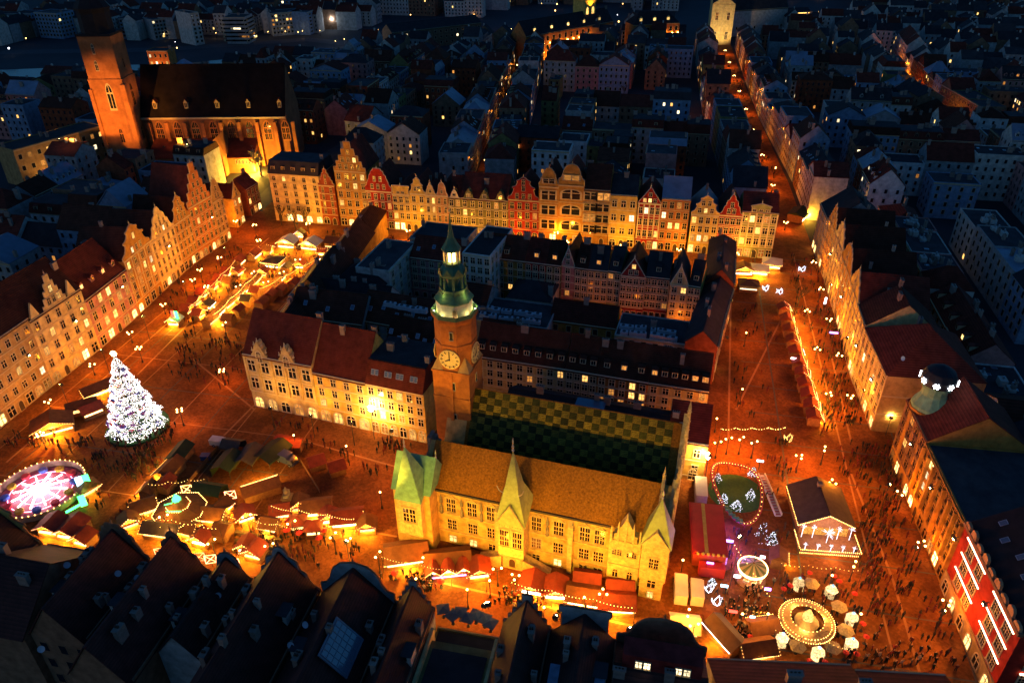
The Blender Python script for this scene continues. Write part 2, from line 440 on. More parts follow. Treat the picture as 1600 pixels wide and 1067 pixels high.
    if ground == 'shops':
        n = max(2, nc)
        dk = RND.randrange(n)
        for i in range(n):
            x = w * (i + .5) / n
            if i == dk:
                q = window(t, x, .08, min(1.5, w / n * .6), 2.9, 'arch', tm, TRIMD, dt=0, name='door')
            else:
                window(t, x, .5, min(2.2, w / n * .68), 2.6, 'arch' if RND.random() < .4 else 'rect', tm, SHOP if RND.random() < .38 else RND.choice([GLASS, GLASS, LIT[2]]), dt=1, name='shop_window')
    elif ground == 'arcade':
        for i in range(nc):
            x = w * (i + .5) / nc
            window(t, x, .3, min(2.4, w / nc * .66), 3.1, 'arch', tm, LIT[0] if RND.random() < .3 else RND.choice([GLASS, LIT[2]]), dt=1, name='arch_window')
    elif ground == 'plain':
        for i in range(nc):
            x = w * (i + .5) / nc
            far_window(t, x, 1.2, ww, 1.8, pick_lit(lit, litm), tm)
    # dormers on the front slope
    if dorm and roof in ('side', 'mansard', 'hip'):
        k = rh / (D / 2) if roof != 'mansard' else 1 / .42
        for i in range(dorm):
            x = w * (i + .5) / dorm; dz = rh * (.22 if roof != 'mansard' else .25); dy = dz / k
            link('dormer', dormer_mesh(dkind, wm if dkind == 'gable' else tm, rm, pick_lit(lit * 1.3, litm)), t, (x, dy - .1, h + dz + .1), 0, (1.5, 1.2, 1.6))
    if sky:
        if roof == 'side': k = rh / (D / 2); an = math.atan(k)
        else: an = 0; k = 0
        for i in range(sky):
            x = w * (i + .5 + RND.uniform(-.15, .15)) / sky
            u = RND.uniform(.3, .55) * D / 2 if roof == 'side' else RND.uniform(.2, .8) * D
            o = link('skylight', skylight_mesh(SKYGLASS), t, (x, u, h + u * k + .14), 0, (1, 1.1, 1)); o.rotation_euler = (an, 0, 0)
    for i in range(chim):
        x = RND.choice([.8, w - .8, w * .5]) if i == 0 else RND.uniform(.15, .85) * w
        y = RND.uniform(.3, .75) * D
        if roof == 'side': z = h + rh * (1 - abs(y - D / 2) / (D / 2))
        elif roof == 'front': z = h + rh * (1 - abs(x - w / 2) / (w / 2))
        elif roof == 'hip': z = h + rh * .5
        else: z = hh
        link('chimney', chimney_mesh(CHIM), t, (x, y, z + RND.uniform(.6, 1.3)), 0, (RND.uniform(.9, 2.2) if roof != 'front' else .8, RND.uniform(.7, 1.0), 1.1))
    # side-wall windows
    for sd in (side or ''):
        n = max(2, int(D / 3.4)); rz = -math.pi / 2 if sd == 'L' else math.pi / 2
        X = e if sd == 'L' else w - e
        for f in range(fl):
            z = z0 + f * fh + fh * .22
            for i in range(n):
                window(t, X, z, ww, min(wh, fh * .62), wstyle, tm, pick_lit(lit, litm), D * (i + .5) / n, rz, dt=1) if detail >= 2 else far_window(t, X, z, ww, min(wh, fh * .62), pick_lit(lit, litm), tm, D * (i + .5) / n, rz)
    return t, w

# ---------------------------------------------------------------- ground, square, streets
def sheet(name, pts, z, m, kind='structure', parent=None):
    b = MB(); b.poly([(p[0], p[1], z) for p in pts]); return tag(b.obj(name, m, parent), kind=kind)
GROUND = mat('ground_dark', (.035,.035,.04), .9, (.02,.4))
def cobble(name, c1, c2, sc_=2.2):
    if name in MATS: return MATS[name]
    m = mat(name, c1, .85, (.12, .55), .08, bump=0)
    t = m.node_tree; n = t.nodes; b = n['Principled BSDF']
    tc = n.new('ShaderNodeTexCoord'); v = n.new('ShaderNodeTexVoronoi'); v.inputs['Scale'].default_value = sc_
    t.links.new(tc.outputs['Object'], v.inputs['Vector'])
    hs = n.new('ShaderNodeMix'); hs.data_type = 'RGBA'; hs.blend_type = 'MULTIPLY'; hs.inputs[0].default_value = .55
    cr = n.new('ShaderNodeMapRange'); cr.inputs[1].default_value = 0; cr.inputs[2].default_value = 1; cr.inputs[3].default_value = .45; cr.inputs[4].default_value = 1.25
    sp = n.new('ShaderNodeSeparateColor'); t.links.new(v.outputs['Color'], sp.inputs[0]); t.links.new(sp.outputs[0], cr.inputs[0])
    src = b.inputs['Base Color'].links[0].from_socket
    t.links.new(src, hs.inputs[6]); t.links.new(cr.outputs[0], hs.inputs[7]); t.links.new(hs.outputs[2], b.inputs['Base Color'])
    bp = n.new('ShaderNodeBump'); bp.inputs['Strength'].default_value = .5; bp.inputs['Distance'].default_value = .05
    t.links.new(v.outputs['Distance'], bp.inputs['Height']); t.links.new(bp.outputs[0], b.inputs['Normal'])
    return m
PAVE = cobble('paving_cobbles', (.21,.072,.020), None)
PAVE2 = cobble('paving_slabs', (.22,.078,.022), None, 1.1)
b = MB(); b.poly([(-3000, -200, -.02), (3000, -200, -.02), (3000, 3500, -.02), (-3000, 3500, -.02)]); tag(b.obj('ground', GROUND), kind='structure')
AN = rad(-11.9); EU = Vector((math.cos(AN), math.sin(AN), 0)); EV = Vector((-math.sin(AN), math.cos(AN), 0))
O_ = Vector((0, 172, 0))     # a point in the middle of the market square
def UV(u, v, z=0): return O_ + EU * u + EV * v + Vector((0, 0, z))
def toUV(p): q = Vector((p[0], p[1], 0)) - O_; return q.dot(EU), q.dot(EV)
sheet('market_square', [UV(-135, -96), UV(118, -96), UV(118, 112), UV(-135, 112)], .0, PAVE)
# pale stone strips laid in the paving
def strip(p, q, w=.5, m=None, z=.004):
    a = G(*p); c = G(*q); d = (c - a).normalized(); n_ = Vector((-d.y, d.x, 0)) * w / 2
    sheet('paving_strip', [a - n_, c - n_, c + n_, a + n_], z, m or STRIPM)
STRIPM = mat('paving_pale_stone', (.32,.14,.05), .7, (.6,.2))
STRIPD = mat('paving_dark_stone', (.09,.07,.055), .7, (.6,.2))
for p, q in [((10, 722), (262, 505)), ((262, 505), (420, 372)), ((215, 585), (330, 470)), ((350, 680), (402, 628)), ((1142, 470), (1138, 690)), ((1150, 640), (1230, 480)), ((300, 560), (398, 640)),
             ((1330, 690), (1300, 560)), ((1395, 905), (1330, 740)), ((1440, 1060), (1395, 905)), ((690, 910), (1000, 980)), ((565, 828), (620, 838)), ((480, 690), (640, 735))]: strip(p, q)
for i in range(9):
    p, q = UV(-118 + i * 9, -60), UV(-118 + i * 9, 20 + i * 8); d = Vector((EU.x, EU.y, 0)) * .14
    sheet('paving_strip', [p - d, p + d, q + d, q - d], .0045, STRIPD if i % 2 else STRIPM)
for i in range(11):
    p, q = UV(-118, -60 + i * 13), UV(-44, -60 + i * 13); d = Vector((EV.x, EV.y, 0)) * .14
    sheet('paving_strip', [p - d, q - d, q + d, p + d], .0052, STRIPD if i % 2 else STRIPM)
for i in range(16):
    p, q = UV(62, -85 + i * 12), UV(100, -85 + i * 12); d = Vector((EV.x, EV.y, 0)) * .16
    sheet('paving_strip', [p - d, q - d, q + d, p + d], .0052, STRIPD)
for u_ in (70, 84, 97):
    p, q = UV(u_, -88), UV(u_, 100); d = Vector((EU.x, EU.y, 0)) * .2
    sheet('paving_strip', [p - d, p + d, q + d, q - d], .0045, STRIPM if u_ == 84 else STRIPD)
# streets leaving the square
def street(name, pts, w, m=PAVE2, z=.003):
    P = [G(*p) for p in pts]; L = []; Rr = []
    for i, p in enumerate(P):
        d = (P[min(i + 1, len(P) - 1)] - P[max(i - 1, 0)]).normalized(); n_ = Vector((-d.y, d.x, 0))
        ww = w if not isinstance(w, (list, tuple)) else w[i]
        L.append(p + n_ * ww / 2); Rr.append(p - n_ * ww / 2)
    bb = MB()
    for i in range(len(P) - 1): bb.poly([(q.x, q.y, z) for q in (L[i], Rr[i], Rr[i + 1], L[i + 1])])
    return tag(bb.obj(name, m), kind='structure')
ASPH = mat('asphalt', (.05,.05,.055), .8, (.3,.3))
street('street', [(1245, 420), (1205, 285), (1160, 185), (1140, 120), (1125, 60)], [16, 15, 18, 15, 14])
street('street', [(745, 300), (790, 175), (812, 110), (822, 75)], 6.5, PAVE2, .006)
street('street', [(395, 330), (440, 285), (560, 215), (640, 150), (700, 100)], 8, ASPH, .005)
street('street', [(1500, 215), (1440, 175), (1400, 130), (1375, 85)], 10, PAVE2, .004)
street('embankment_road', [(0, 82), (250, 78), (480, 62), (560, 70), (640, 78), (830, 45), (900, 20)], 16, ASPH, .007)
WATER = mat('river_water', (.008,.011,.017), .12, None, .5)
tag(MB().poly([(p.x, p.y, .010) for p in (G(-60, 128), G(300, 112), G(560, 84), G(820, 58), G(830, 50), G(560, 74), G(300, 98), G(-60, 112))]).obj('river', WATER), kind='structure')
LAWN = mat('lawn_dark', (.03,.05,.02), .95, (.5,.4))
tag(MB().poly([(p.x, p.y, .012) for p in (G(-40, 205), G(120, 190), G(110, 150), G(-40, 160))]).obj('lawn', LAWN), kind='structure')
CARP = mat('car_park_gravel', (.16,.14,.12), .9, (.8,.3))
tag(MB().poly([(p.x, p.y, .008) for p in (G(905, 188), G(1048, 190), G(1046, 158), G(930, 160))]).obj('car_park', CARP), kind='structure')

# ---------------------------------------------------------------- north side of the square
def nbase(xe, ye):
    x = xe
    for _ in range(3):
        yb = 350 + .0779 * (x - 502); x = xe + (817 - xe) * (yb - ye) / (2452 - ye)
    return G(x, yb)
GN = 'gabled houses along the far side of the square'
def nh(xl, xr, ye, label, **k):
    A = nbase(xl, ye); B = nbase(xr, ye); h = hz((A + B) / 2, ye)
    k.setdefault('depth', 15); k.setdefault('group', GN); k.setdefault('detail', 2)
    return house(label, A, B, k.pop('depth'), h, **k)
nh(419, 497, 273, 'cream six-storey corner house with five arched top windows and shop awning', roof='mansard', rh=4.5, wall='cream', roofm='dark', fl=5, nc=5, topstyle='arch', lit=.02, dorm=5, dkind='box', ww=1.3, wh=2.0, side='L')
nh(497, 522, 290, 'narrow dark red house with stepped gable beside the cream corner house', roof='front', rh=5, gable='step', gh=6.5, wall='brick', fl=4, nc=2, lit=.02, ww=.9)
nh(522, 571, 268, 'tallest orange-brown house with big stepped gable and paired windows', roof='front', rh=10, gable='step', gh=11.5, wall='ochre', roofm='red', fl=5, nc=4, lit=.2, ww=1.5, wh=2.1, grows=[(.08, 4), (.32, 3), (.58, 1)])
nh(571, 612, 299, 'crimson house with cream pilasters and tall flat-topped gable', roof='front', rh=8, gable='shoulder', gh=9, wall='red', fl=3, nc=4, lit=.04, trim=TRIMW, grows=[(.12, 3), (.45, 2)], ww=1.2, pil=False, topstyle=None)
nh(612, 640, 304, 'yellow house with flat balustraded gable next to the crimson house', roof='front', rh=3, gable='flat', gh=3.5, gw=1.2, wall='yellow', fl=3, nc=3, lit=.05, trim=TRIMW)
nh(640, 664, 303, 'yellow house with round-topped curved gable', roof='front', rh=5, gable='baroque', gh=6.5, wall='yellow', fl=3, nc=2, lit=.08, trim=TRIMW, grows=[(.2, 2)])
nh(664, 681, 305, 'narrow pale yellow house with small curved gable', roof='front', rh=3.5, gable='swan', gh=5, wall='cream', fl=3, nc=2, lit=.1, ww=.9, trim=TRIMW, grows=[(.2, 1)])
nh(681, 700, 306, 'narrow peach house with bell gable between yellow and green houses', roof='front', rh=3.5, gable='bell', gh=5.3, wall='salmon', fl=3, nc=2, lit=.06, ww=.9, trim=TRIMW, grows=[(.2, 1)])
nh(700, 720, 309, 'narrow olive house with one white scrolled gablet', roof='side', rh=6, wall='olive', fl=3, nc=2, lit=.2, trim=TRIMW, dorm=1, gable='swan', gh=3.4, gw=.7, gmat=TRIMW, grows=[(.25, 1)])
t, w_ = nh(720, 794, 312, 'wide olive house with three white scrolled gablets under red roof', roof='side', rh=7.5, wall='olive', fl=3, nc=6, lit=.2, trim=TRIMW, dorm=0)
for i in range(3):
    g = MB(); x = w_ * (i + .5) / 3; hh_ = hz(nbase(757, 312), 312)
    g.prism([(x + u * 2.1, hh_ + .1 + v * 3.6) for u, v in GAB['swan']], lambda u, q, s: (u, s, q), 2.4, -.1); go = g.obj('gablet', W['olive'], t)
    window(go, x, hh_ + .6, 1.2, 1.3, 'rect', TRIMW, pick_lit(.3), -.1)
nh(794, 842, 313, 'bright red house with curved gable and pale corner stones', roof='front', rh=7, gable='baroque', gh=8.8, wall='red', fl=3, nc=4, lit=.12, trim=TRIM, grows=[(.08, 3), (.42, 1), (.7, 1)])
nh(842, 873, 292, 'slim orange department house with peaked gable and large dark windows', roof='front', rh=6, gable='shoulder', gh=7, wall='ochre', fl=3, nc=1, lit=.2, litm=[LIT[2]], ww=5.0, wh=3.2, grows=[(.2, 1)])
nh(873, 913, 290, 'orange art-nouveau house with round-arched gable and curved glass bays', roof='front', rh=6.5, gable='arch', gh=8, wall='ochre', fl=3, nc=1, lit=.25, litm=[LIT[2]], ww=6.5, wh=3.6, wstyle='arch', grows=[(.25, 1)])
nh(913, 954, 297, 'orange flat-fronted shop house with wide steel windows and dark red roof', roof='side', rh=7, wall='ochre', roofm='brown', fl=4, nc=2, lit=.3, litm=[LIT[2]], ww=4.2, wh=2.6)
nh(954, 997, 305, 'yellow plain-fronted house with three window columns and arched shops', roof='side', rh=5, wall='yellow', roofm='dark', fl=3, nc=3, lit=.08, ww=1.6, wh=2.2, trim=TRIMW)
nh(997, 1034, 318, 'red and white house with triangular pediment gable', roof='front', rh=5, gable='tri', gh=6, wall='red', fl=3, nc=4, lit=.14, trim=TRIMW, ww=1.3, wh=2.2, grows=[(.08, 3), (.45, 1)], pil=True)
nh(1034, 1080, 311, 'orange brick house with low pediment under a blue roof', roof='side', rh=5.5, wall='orange', roofm='blue', fl=4, nc=4, lit=.14, trim=TRIM)
nh(1080, 1124, 336, 'yellow house with broad curved baroque gable under a blue roof', roof='front', rh=5.5, gable='baroque', gh=7.2, wall='yellow', roofm='blue', fl=3, nc=4, lit=.14, trim=TRIMW, grows=[(.12, 3), (.5, 2)])
nh(1124, 1160, 337, 'red and white house with slender curved gable next to the pale green house', roof='front', rh=6, gable='swan', gh=7.8, wall='red', fl=3, nc=4, lit=.1, trim=TRIMW, grows=[(.1, 2), (.4, 1)])
nh(1160, 1218, 332, 'pale green corner house with white pilasters and central pediment', roof='side', rh=4.5, wall='green', fl=3, nc=5, lit=.2, trim=TRIMW, gable='ped', gh=3.2, gw=.8, pil=True, ww=1.5, wh=2.2)

# ---------------------------------------------------------------- west side
GW = 'tall houses along the side of the square with the fairground wheel'
def wh_(b0, b1, ye, label, **k):
    A = G(*b0); B = G(*b1); h = hz(A, ye)
    k.setdefault('depth', 16); k.setdefault('group', GW)
    return house(label, A, B, k.pop('depth'), h, **k)
wh_((-70, 731), (15, 658), 600, 'long ornate house front cut by the picture edge above the wheel ride', roof='side', rh=8, wall='stone', roofm='brown', fl=4, nc=5, lit=.03, wh=2.0)
wh_((15, 658), (84, 602), 549, 'plain stone-fronted house with rows of small dark windows below the spiky gabled house', roof='side', rh=8, wall='stone', roofm='brown', fl=4, nc=5, lit=.06, wh=1.9)
t, w_ = wh_((84, 602), (158, 545), 503, 'yellow floodlit house with one tall spiky gable and two small ones', roof='side', rh=9, wall='cream', roofm='brown', fl=4, nc=5, lit=.35, gable='step', gh=9, gw=.42, wh=2.2, litm=LIT[:3])
for x in (.12, .82):
    g = MB(); X = w_ * x; g.prism([(X + u * 1.6, 20.2 + v * 4.4) for u, v in GAB['tri']], lambda u, q, s: (u, s, q), .5, -.1); g.obj('small_gable', W['cream'], t)
wh_((158, 545), (218, 492), 470, 'red-roofed house with green arched windows and dormers', roof='side', rh=10, wall='pink', roofm='red', fl=3, nc=5, lit=.45, wh=2.8, ww=1.6, dorm=4, trim=TRIM, litm=LIT[:3])
wh_((218, 492), (256, 455), 410, 'brown house with columned upper storey and baroque gable', roof='front', rh=8, gable='baroque', gh=9, wall='ochre', roofm='brown', fl=4, nc=4, lit=.25, pil=True, grows=[(.08, 3), (.5, 1)])
wh_((256, 455), (290, 424), 380, 'cream house with broad curved gable and oval window ornaments', roof='front', rh=8, gable='swan', gh=9.5, wall='cream', roofm='brown', fl=4, nc=5, lit=.04, ww=1.0, grows=[(.1, 4), (.32, 3), (.55, 1)])
wh_((290, 424), (313, 406), 352, 'narrow orange house with baroque gable of three tiers', roof='front', rh=8, gable='baroque', gh=9, wall='ochre', roofm='brown', fl=4, nc=4, lit=.03, ww=.9, grows=[(.08, 3), (.34, 2), (.6, 1)])
wh_((313, 406), (346, 384), 326, 'tallest side house with stepped gable of many small windows', roof='front', rh=13, gable='step', gh=14.5, wall='orange', roofm='red', fl=4, nc=5, lit=.05, grows=[(.04, 4), (.2, 3), (.4, 2), (.6, 1)], ww=1.1)
wh_((346, 384), (362, 372), 318, 'narrow house with small gable at the end of the tall side row', roof='front', rh=6, gable='shoulder', gh=8, wall='stone', roofm='brown', fl=4, nc=3, lit=.1, ww=1.0)
wh_((372, 356), (384, 346), 312, 'small yellow house with pointed gable by the church arch', roof='front', rh=5, gable='tri', gh=5.5, wall='yellow', roofm='red', fl=2, nc=2, lit=.2, depth=10)
wh_((392, 338), (410, 326), 297, 'small red house beside the church garden wall', roof='side', rh=4, wall='brick', roofm='red', fl=2, nc=3, lit=.3, depth=9)

# ---------------------------------------------------------------- east side
GE = 'houses along the side of the square with the string of red stalls'
EP = [(1268, 385), (1279, 415), (1288, 440), (1298, 473), (1309, 512), (1320, 556), (1330, 592)]
EL = ['dark-roofed corner house where the lit street leaves the square', 'narrow brown house with stepped gable beside bright wall lamps', 'orange house with gilded lamps across its front', 'brown house with tall dark gable above the pink shop sign',
      'ochre house with row of small gable peaks', 'cream house next to the stone-fronted bank']
ES = [('side', 'grey', 'dark', None, 17), ('front', 'ochre', 'brown', 'step', 18), ('front', 'cream', 'brown', 'baroque', 18), ('front', 'ochre', 'brown', 'shoulder', 17), ('front', 'yellow', 'red', 'swan', 17), ('side', 'cream', 'brown', None, 17)]
for i in range(6):
    r_, wl, rf, gb, h_ = ES[i]
    house(EL[i], G(*EP[i]), G(*EP[i + 1]), 18, h_, roof=r_, rh=7 if r_ == 'side' else 6, gable=gb, wall=wl, roofm=rf, fl=4, nc=4, lit=.06, group=GE, chim=2)
house('large stone bank with red roof, half-round attic window and bright ground floor', G(1330, 592), G(1361, 673), 24, 16.5, roof='hip', rh=9, wall='stone', roofm='red', fl=3, nc=7, lit=.05, group=GE, side='R', ww=1.5, wh=2.4, chim=2, pil=True, depth=None) if 0 else None
bk, bw = house('large stone bank with red roof, half-round attic window and bright ground floor', G(1330, 592), G(1361, 673), 22, 16.5, roof='hip', rh=8, wall='stone', roofm='red', fl=3, nc=7, lit=.05, group=GE, ww=1.5, wh=2.4, chim=2, pil=True)
for yy, zz, ww_, hh_, st, pm in [(11, 13.6, 3.6, 1.7, 'arch', GLASS), (11, 10.9, 1.6, 2.4, 'rect', GLASS), (7.5, 7.0, 1.2, 2.4, 'rect', GLASS), (11, 7.0, 1.8, 2.6, 'rect', GLASS), (14.5, 7.0, 1.2, 2.4, 'rect', GLASS), (10, 1.6, 1.7, 1.9, 'rect', SHOP), (15, 1.6, 1.7, 1.9, 'rect', SHOP)]:
    window(bk, bw - .03, zz, ww_, hh_, st, TRIM, pm, yy, math.pi / 2)
for z in (5.2, 10.6): s_ = MB(); s_.box(bw - .03, bw + .12, 0, 22, z, z + .3); s_.obj('string_course', TRIM, bk)
GE2 = 'office fronts at the lower corner of the square'
E2A, E2B = G(1400, 742), G(1532, 1066)
def e2(t): return E2A.lerp(E2B, t)
house('corner office house with diagonal ribbed front and red barrel roof', e2(-.12), e2(.16), 20, 17, roof='side', rh=7, wall='ochre', roofm='red', fl=4, nc=4, lit=.12, group=GE2, ww=1.9, wh=2.5, pil=True, trim=W['brown'], chim=0)
rib_o, rib_w = house('ribbed stone office front with dark flat roof and shopfront lights', e2(.16), e2(.60), 22, 16.2, roof='flat', wall='ochre', roofm='felt', fl=4, nc=7, lit=.06, group=GE2, ww=2.1, wh=2.6, pil=True, trim=W['ochre'], chim=1)
for i in range(8):
    x = .35 + (rib_w - .7) * i / 7; MB().box(x - .28, x + .28, -.75, -.18, 4.4, 15.6).obj('rib', W['ochre'], rib_o)
rbo, rbw = house('red corner shop building with white light bars and scalloped parapet', e2(.60), e2(1.06), 18, 16.6, roof='side', rh=6, wall='red', roofm='dark', fl=0, nc=6, lit=.0, group=GE2, ground=None, chim=0, sky=6, bands=False)
RB = 17.6 if False else 16.6
LBAR = glow('light_bar', (1, .66, .42), 4.5)
s_ = MB(); s_.box(0, rbw, -.25, 0, 0, 4.2); s_.obj('stone_base', W['stone'], rbo)
for f in range(3):
    for bay in range(2):
        for k in range(2):
            x = rbw * (.10 + bay * .5) + (k + .5) * rbw * .175
            window(rbo, x, 5.0 + f * 3.8, 2.2, 2.4, 'rect', TRIM, GLASS, dt=2)
        x0 = rbw * (.10 + bay * .5)
        q = MB(); q.box(x0, x0 + rbw * .35, -.40, -.22, 7.80 + f * 3.8, 7.98 + f * 3.8); q.obj('light_bar', LBAR, rbo)
    for k in range(2):
        window(rbo, rbw - .03, 5.0 + f * 3.8, 2.2, 2.4, 'rect', TRIM, GLASS, 4 + k * 6, math.pi / 2, dt=2)
        q = MB(); q.box(rbw + .15, rbw + .4, 2.5 + k * 6, 6 + k * 6, 7.75 + f * 3.8, 8.02 + f * 3.8); q.obj('light_bar', LBAR, rbo)
for k in range(6):
    window(rbo, rbw * (k + .5) / 6, .5, 2.0, 2.8, 'arch', TRIM, SHOP if k % 2 else GLASS, -.25, name='shop_window')
s_ = MB(); s_.box(0, rbw, -.5, .3, 16.3, 17.0); s_.obj('cornice', W['brown'], rbo)
for k in range(9):
    x = rbw * (k + .5) / 9; big = 1.5 if k % 2 else .9
    s_ = MB(); s_.prism([(x - 1.0, 17.0), (x + 1.0, 17.0), (x + .9, 17 + big * .7), (x + .4, 17 + big), (x - .4, 17 + big), (x - .9, 17 + big * .7)], lambda u, q, s: (u, s, q), .1, -.4); s_.obj('parapet_crest', W['salmon'], rbo)
# green corner turret with a crown of star lamps
ct = thing('corner_turret', 'green copper corner turret crowned by a ring of white star lights', 'turret', G(1443, 742) + Vector((0, 0, 0)))
P0 = e2(-.06) + Vector((3.2, -1.0, 0)); ct.location = P0
b = MB(); b.lathe([(3.6, 0), (3.6, 17.4), (4.1, 17.6), (4.1, 18.2)], 12); b.obj('shaft', W['ochre'], ct)
b = MB(); b.lathe([(3.9, 18.2), (3.9, 19.0), (3.2, 20.2), (2.6, 21.6), (2.5, 23.4), (3.2, 23.8), (3.2, 24.4), (2.2, 25.0)], 12); b.obj('copper_dome', ROOF['copper'], ct)
b = MB(); b.lathe([(3.0, 24.2), (3.5, 24.6), (3.6, 26.2), (2.9, 27.6), (1.4, 28.6), (.2, 29.0)], 16); b.obj('dark_globe', mat('globe_dark', (.012,.014,.02), .6), ct)
STAR = glow('star_lamp', (.9, .93, 1), 9)
for k in range(8):
    a = k * math.pi / 4 + .2; s_ = MB()
    for j in range(3): an = j * math.pi / 3; s_.tube([(.7 * math.cos(an), 0, .7 * math.sin(an)), (-.7 * math.cos(an), 0, -.7 * math.sin(an))], .12, 4)
    o = s_.obj('star_lamp', STAR, ct, (3.75 * math.cos(a), 3.75 * math.sin(a), 25.6)); o.rotation_euler = (0, 0, a + math.pi / 2)

# ---------------------------------------------------------------- near side: roofs seen from behind
ROOF['night'] = mat('roof_night_red', (.085,.024,.018), .8, (.6,.5), .25, rv=.3, tiles=.8); ROOF['night2'] = mat('roof_night_brown', (.06,.026,.02), .8, (.6,.5), .25, rv=.3, tiles=.8)  # near-row tile copies, darkened: night shade put into the colour
GS = 'dark roofs of the near row with gables turned to the square'
def sy(x): return 83.5 - .2107 * (x + 16)
def sh(xr, xl, z, yr, yl, label, **k):
    """right and left picture positions of the front wall top at height z"""
    a = G(xr, yr, z); b_ = G(xl, yl, z)
    A = Vector((a.x, sy(a.x), 0)); B = Vector((b_.x, sy(b_.x), 0))
    k.setdefault('group', GS); k.setdefault('depth', 20); k.setdefault('ground', 'plain'); k.setdefault('detail', 1); k.setdefault('lit', .05); k.setdefault('chim', 2)
    return house(label, A, B, k.pop('depth'), k.pop('h', z), **k)
SL = [(58, -45, 'baroque', 8.5, 'yellow', 'brown', 'brown roof with scrolled front gable and yellow rear wall at the corner', dict(depth=16, rearwin=True, lit=.2)),
      (150, 62, None, 7, 'brown', 'red', 'long dark red roof between two scrolled gables', dict(roof='side', depth=18)),
      (236, 150, 'shoulder', 8.5, 'brown', 'red', 'steep dark roof with lumpy gable and plain grey rear wall', dict(depth=17, rearwin=True)),
      (332, 240, 'swan', 9, 'brown', 'red', 'dark red roof with pale curved gable edge facing the pink lattice lights', dict(depth=22)),
      (398, 334, 'bell', 6, 'grey', 'brown', 'low dark roof with small round gable beside tall neighbours', dict(depth=16)),
      (506, 400, 'swan', 9.5, 'grey', 'red', 'dark red roof with slender curled gable and white chimneys', dict(depth=24, chim=4)),
      (622, 508, 'arch', 8.5, 'grey', 'red', 'broad dark roof with arched gable and large tilted glass skylight', dict(depth=26, chim=3)),
      (682, 624, 'step', 6.5, 'grey', 'red', 'narrow dark red roof with stepped gable beside the parasol terrace', dict(depth=18)),
      (858, 788, 'step', 7.5, 'grey', 'brown', 'brown roof with stepped gable right of the parasol terrace', dict(depth=20)),
      (956, 860, 'flat', 6.5, 'grey', 'brown', 'brown roof with square-topped gable and two pale dormer walls', dict(depth=20)),
      (1086, 958, 'arch', 7.0, 'brown', 'brown', 'big dark roof with ornate round gable and two lit attic windows', dict(depth=14, roof='side', lit=0))]
for xr, xl, gb, gh, wl, rf, lb, kw in SL:
    z = 17; yy = 905 + (xr - 500) * .1
    kw = dict(kw); rf_ = kw.pop('roof', 'front')
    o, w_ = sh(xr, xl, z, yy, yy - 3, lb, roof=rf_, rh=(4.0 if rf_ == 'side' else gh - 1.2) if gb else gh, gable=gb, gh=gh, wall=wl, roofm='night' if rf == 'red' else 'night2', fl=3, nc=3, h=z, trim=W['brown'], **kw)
    if rf_ == 'front':
        for q_ in range(4):
            x = RND.choice([.12, .3, .7, .88]) * w_; y = RND.uniform(4, kw.get('depth', 20) - 2); z_ = z + (gh - 1.2) * (1 - abs(x - w_ / 2) / (w_ / 2)); hh2 = RND.uniform(1.2, 2.6)
            MB().box(-RND.uniform(.35, .5), .4, -RND.uniform(.5, 1.3), .6, -1.6, hh2).box(-.55, .5, -.7, .7, hh2, hh2 + .12).box(-.3, -.05, -.3, 0, hh2 + .12, hh2 + .5, 1).box(.05, .3, -.3, 0, hh2 + .12, hh2 + .5, 1).obj('chimney_stack', [CHIM, TRIMD], o, (x, y, z_))
        sl_ = math.atan((gh - 1.2) / (w_ / 2))
        for q_ in range(3):
            x = RND.choice([.2, .8]) * w_; y = RND.uniform(3, kw.get('depth', 20) - 3); z_ = z + (gh - 1.2) * .4
            if q_ == 0: MB().box(-1.1, 1.1, -1.2, 1.2, -1.6, 1.1).slab([(-1.3, -1.4, 1.1), (1.3, -1.4, 1.1), (1.3, 1.4, 1.25), (-1.3, 1.4, 1.25)], .12, 1).box(-.5, .5, 1.2, 1.24, 0, .9, 2).obj('roof_dormer', [W['pale'], rm_ if False else ROOF['felt'], GLASS], o, (x, y, z_))
            else:
                k_ = link('skylight', skylight_mesh(SKYGLASS), o, (x, y, z_ + .22), 0, (1, 1.1, 1)); k_.rotation_euler = (0, -sl_ if x < w_ / 2 else sl_, 0)
        MB().box(-.02, .22, .8, kw.get('depth', 20) - .5, z - 1, z + .9).obj('party_wall', W['brown'], o)
    if 'large tilted glass' in lb:
        q = MB(); q.box(-2.9, 2.9, -3.4, 3.4, 0, .25, 0)
        q.box(-2.6, 2.6, -3.1, 3.1, .25, .3, 1)
        for i in range(7): q.box(-2.6, 2.6, -3.1 + i * 1.03 - .04, -3.1 + i * 1.03 + .04, .3, .36, 0)
        for i in range(6): q.box(-2.6 + i * 1.04 - .04, -2.6 + i * 1.04 + .04, -3.1, 3.1, .3, .37, 0)
        g_ = q.obj('roof_window', [ROOF['blue'], SKYGLASS], o, (w_ * .28, 13, 17 + (gh - 1.2) * .56 + 1.0)); g_.rotation_euler = (0, -math.atan((gh - 1.2) / (w_ / 2)), 0)
    if 'two lit attic' in lb:
        ro = o
        for k, x in enumerate((.30, .72)):
            for j in (-.6, .6):
                window(o, w_ * (1 - x) + j, 21.4, .9, 1.4, 'rect', TRIM, LIT[3], 7.2, math.pi)
        q = MB(); q.box(w_ * .08, w_ * .92, 4.0, 7.2, 17, 23.8); q.obj('attic_wall', W['darkred'], o)
    if 'two pale dormer' in lb:
        for x in (.2, .8):
            q = MB(); q.box(w_ * x - 1, w_ * x + 1, 8, 13, 17, 20); q.obj('dormer_wall', W['blue'], o)
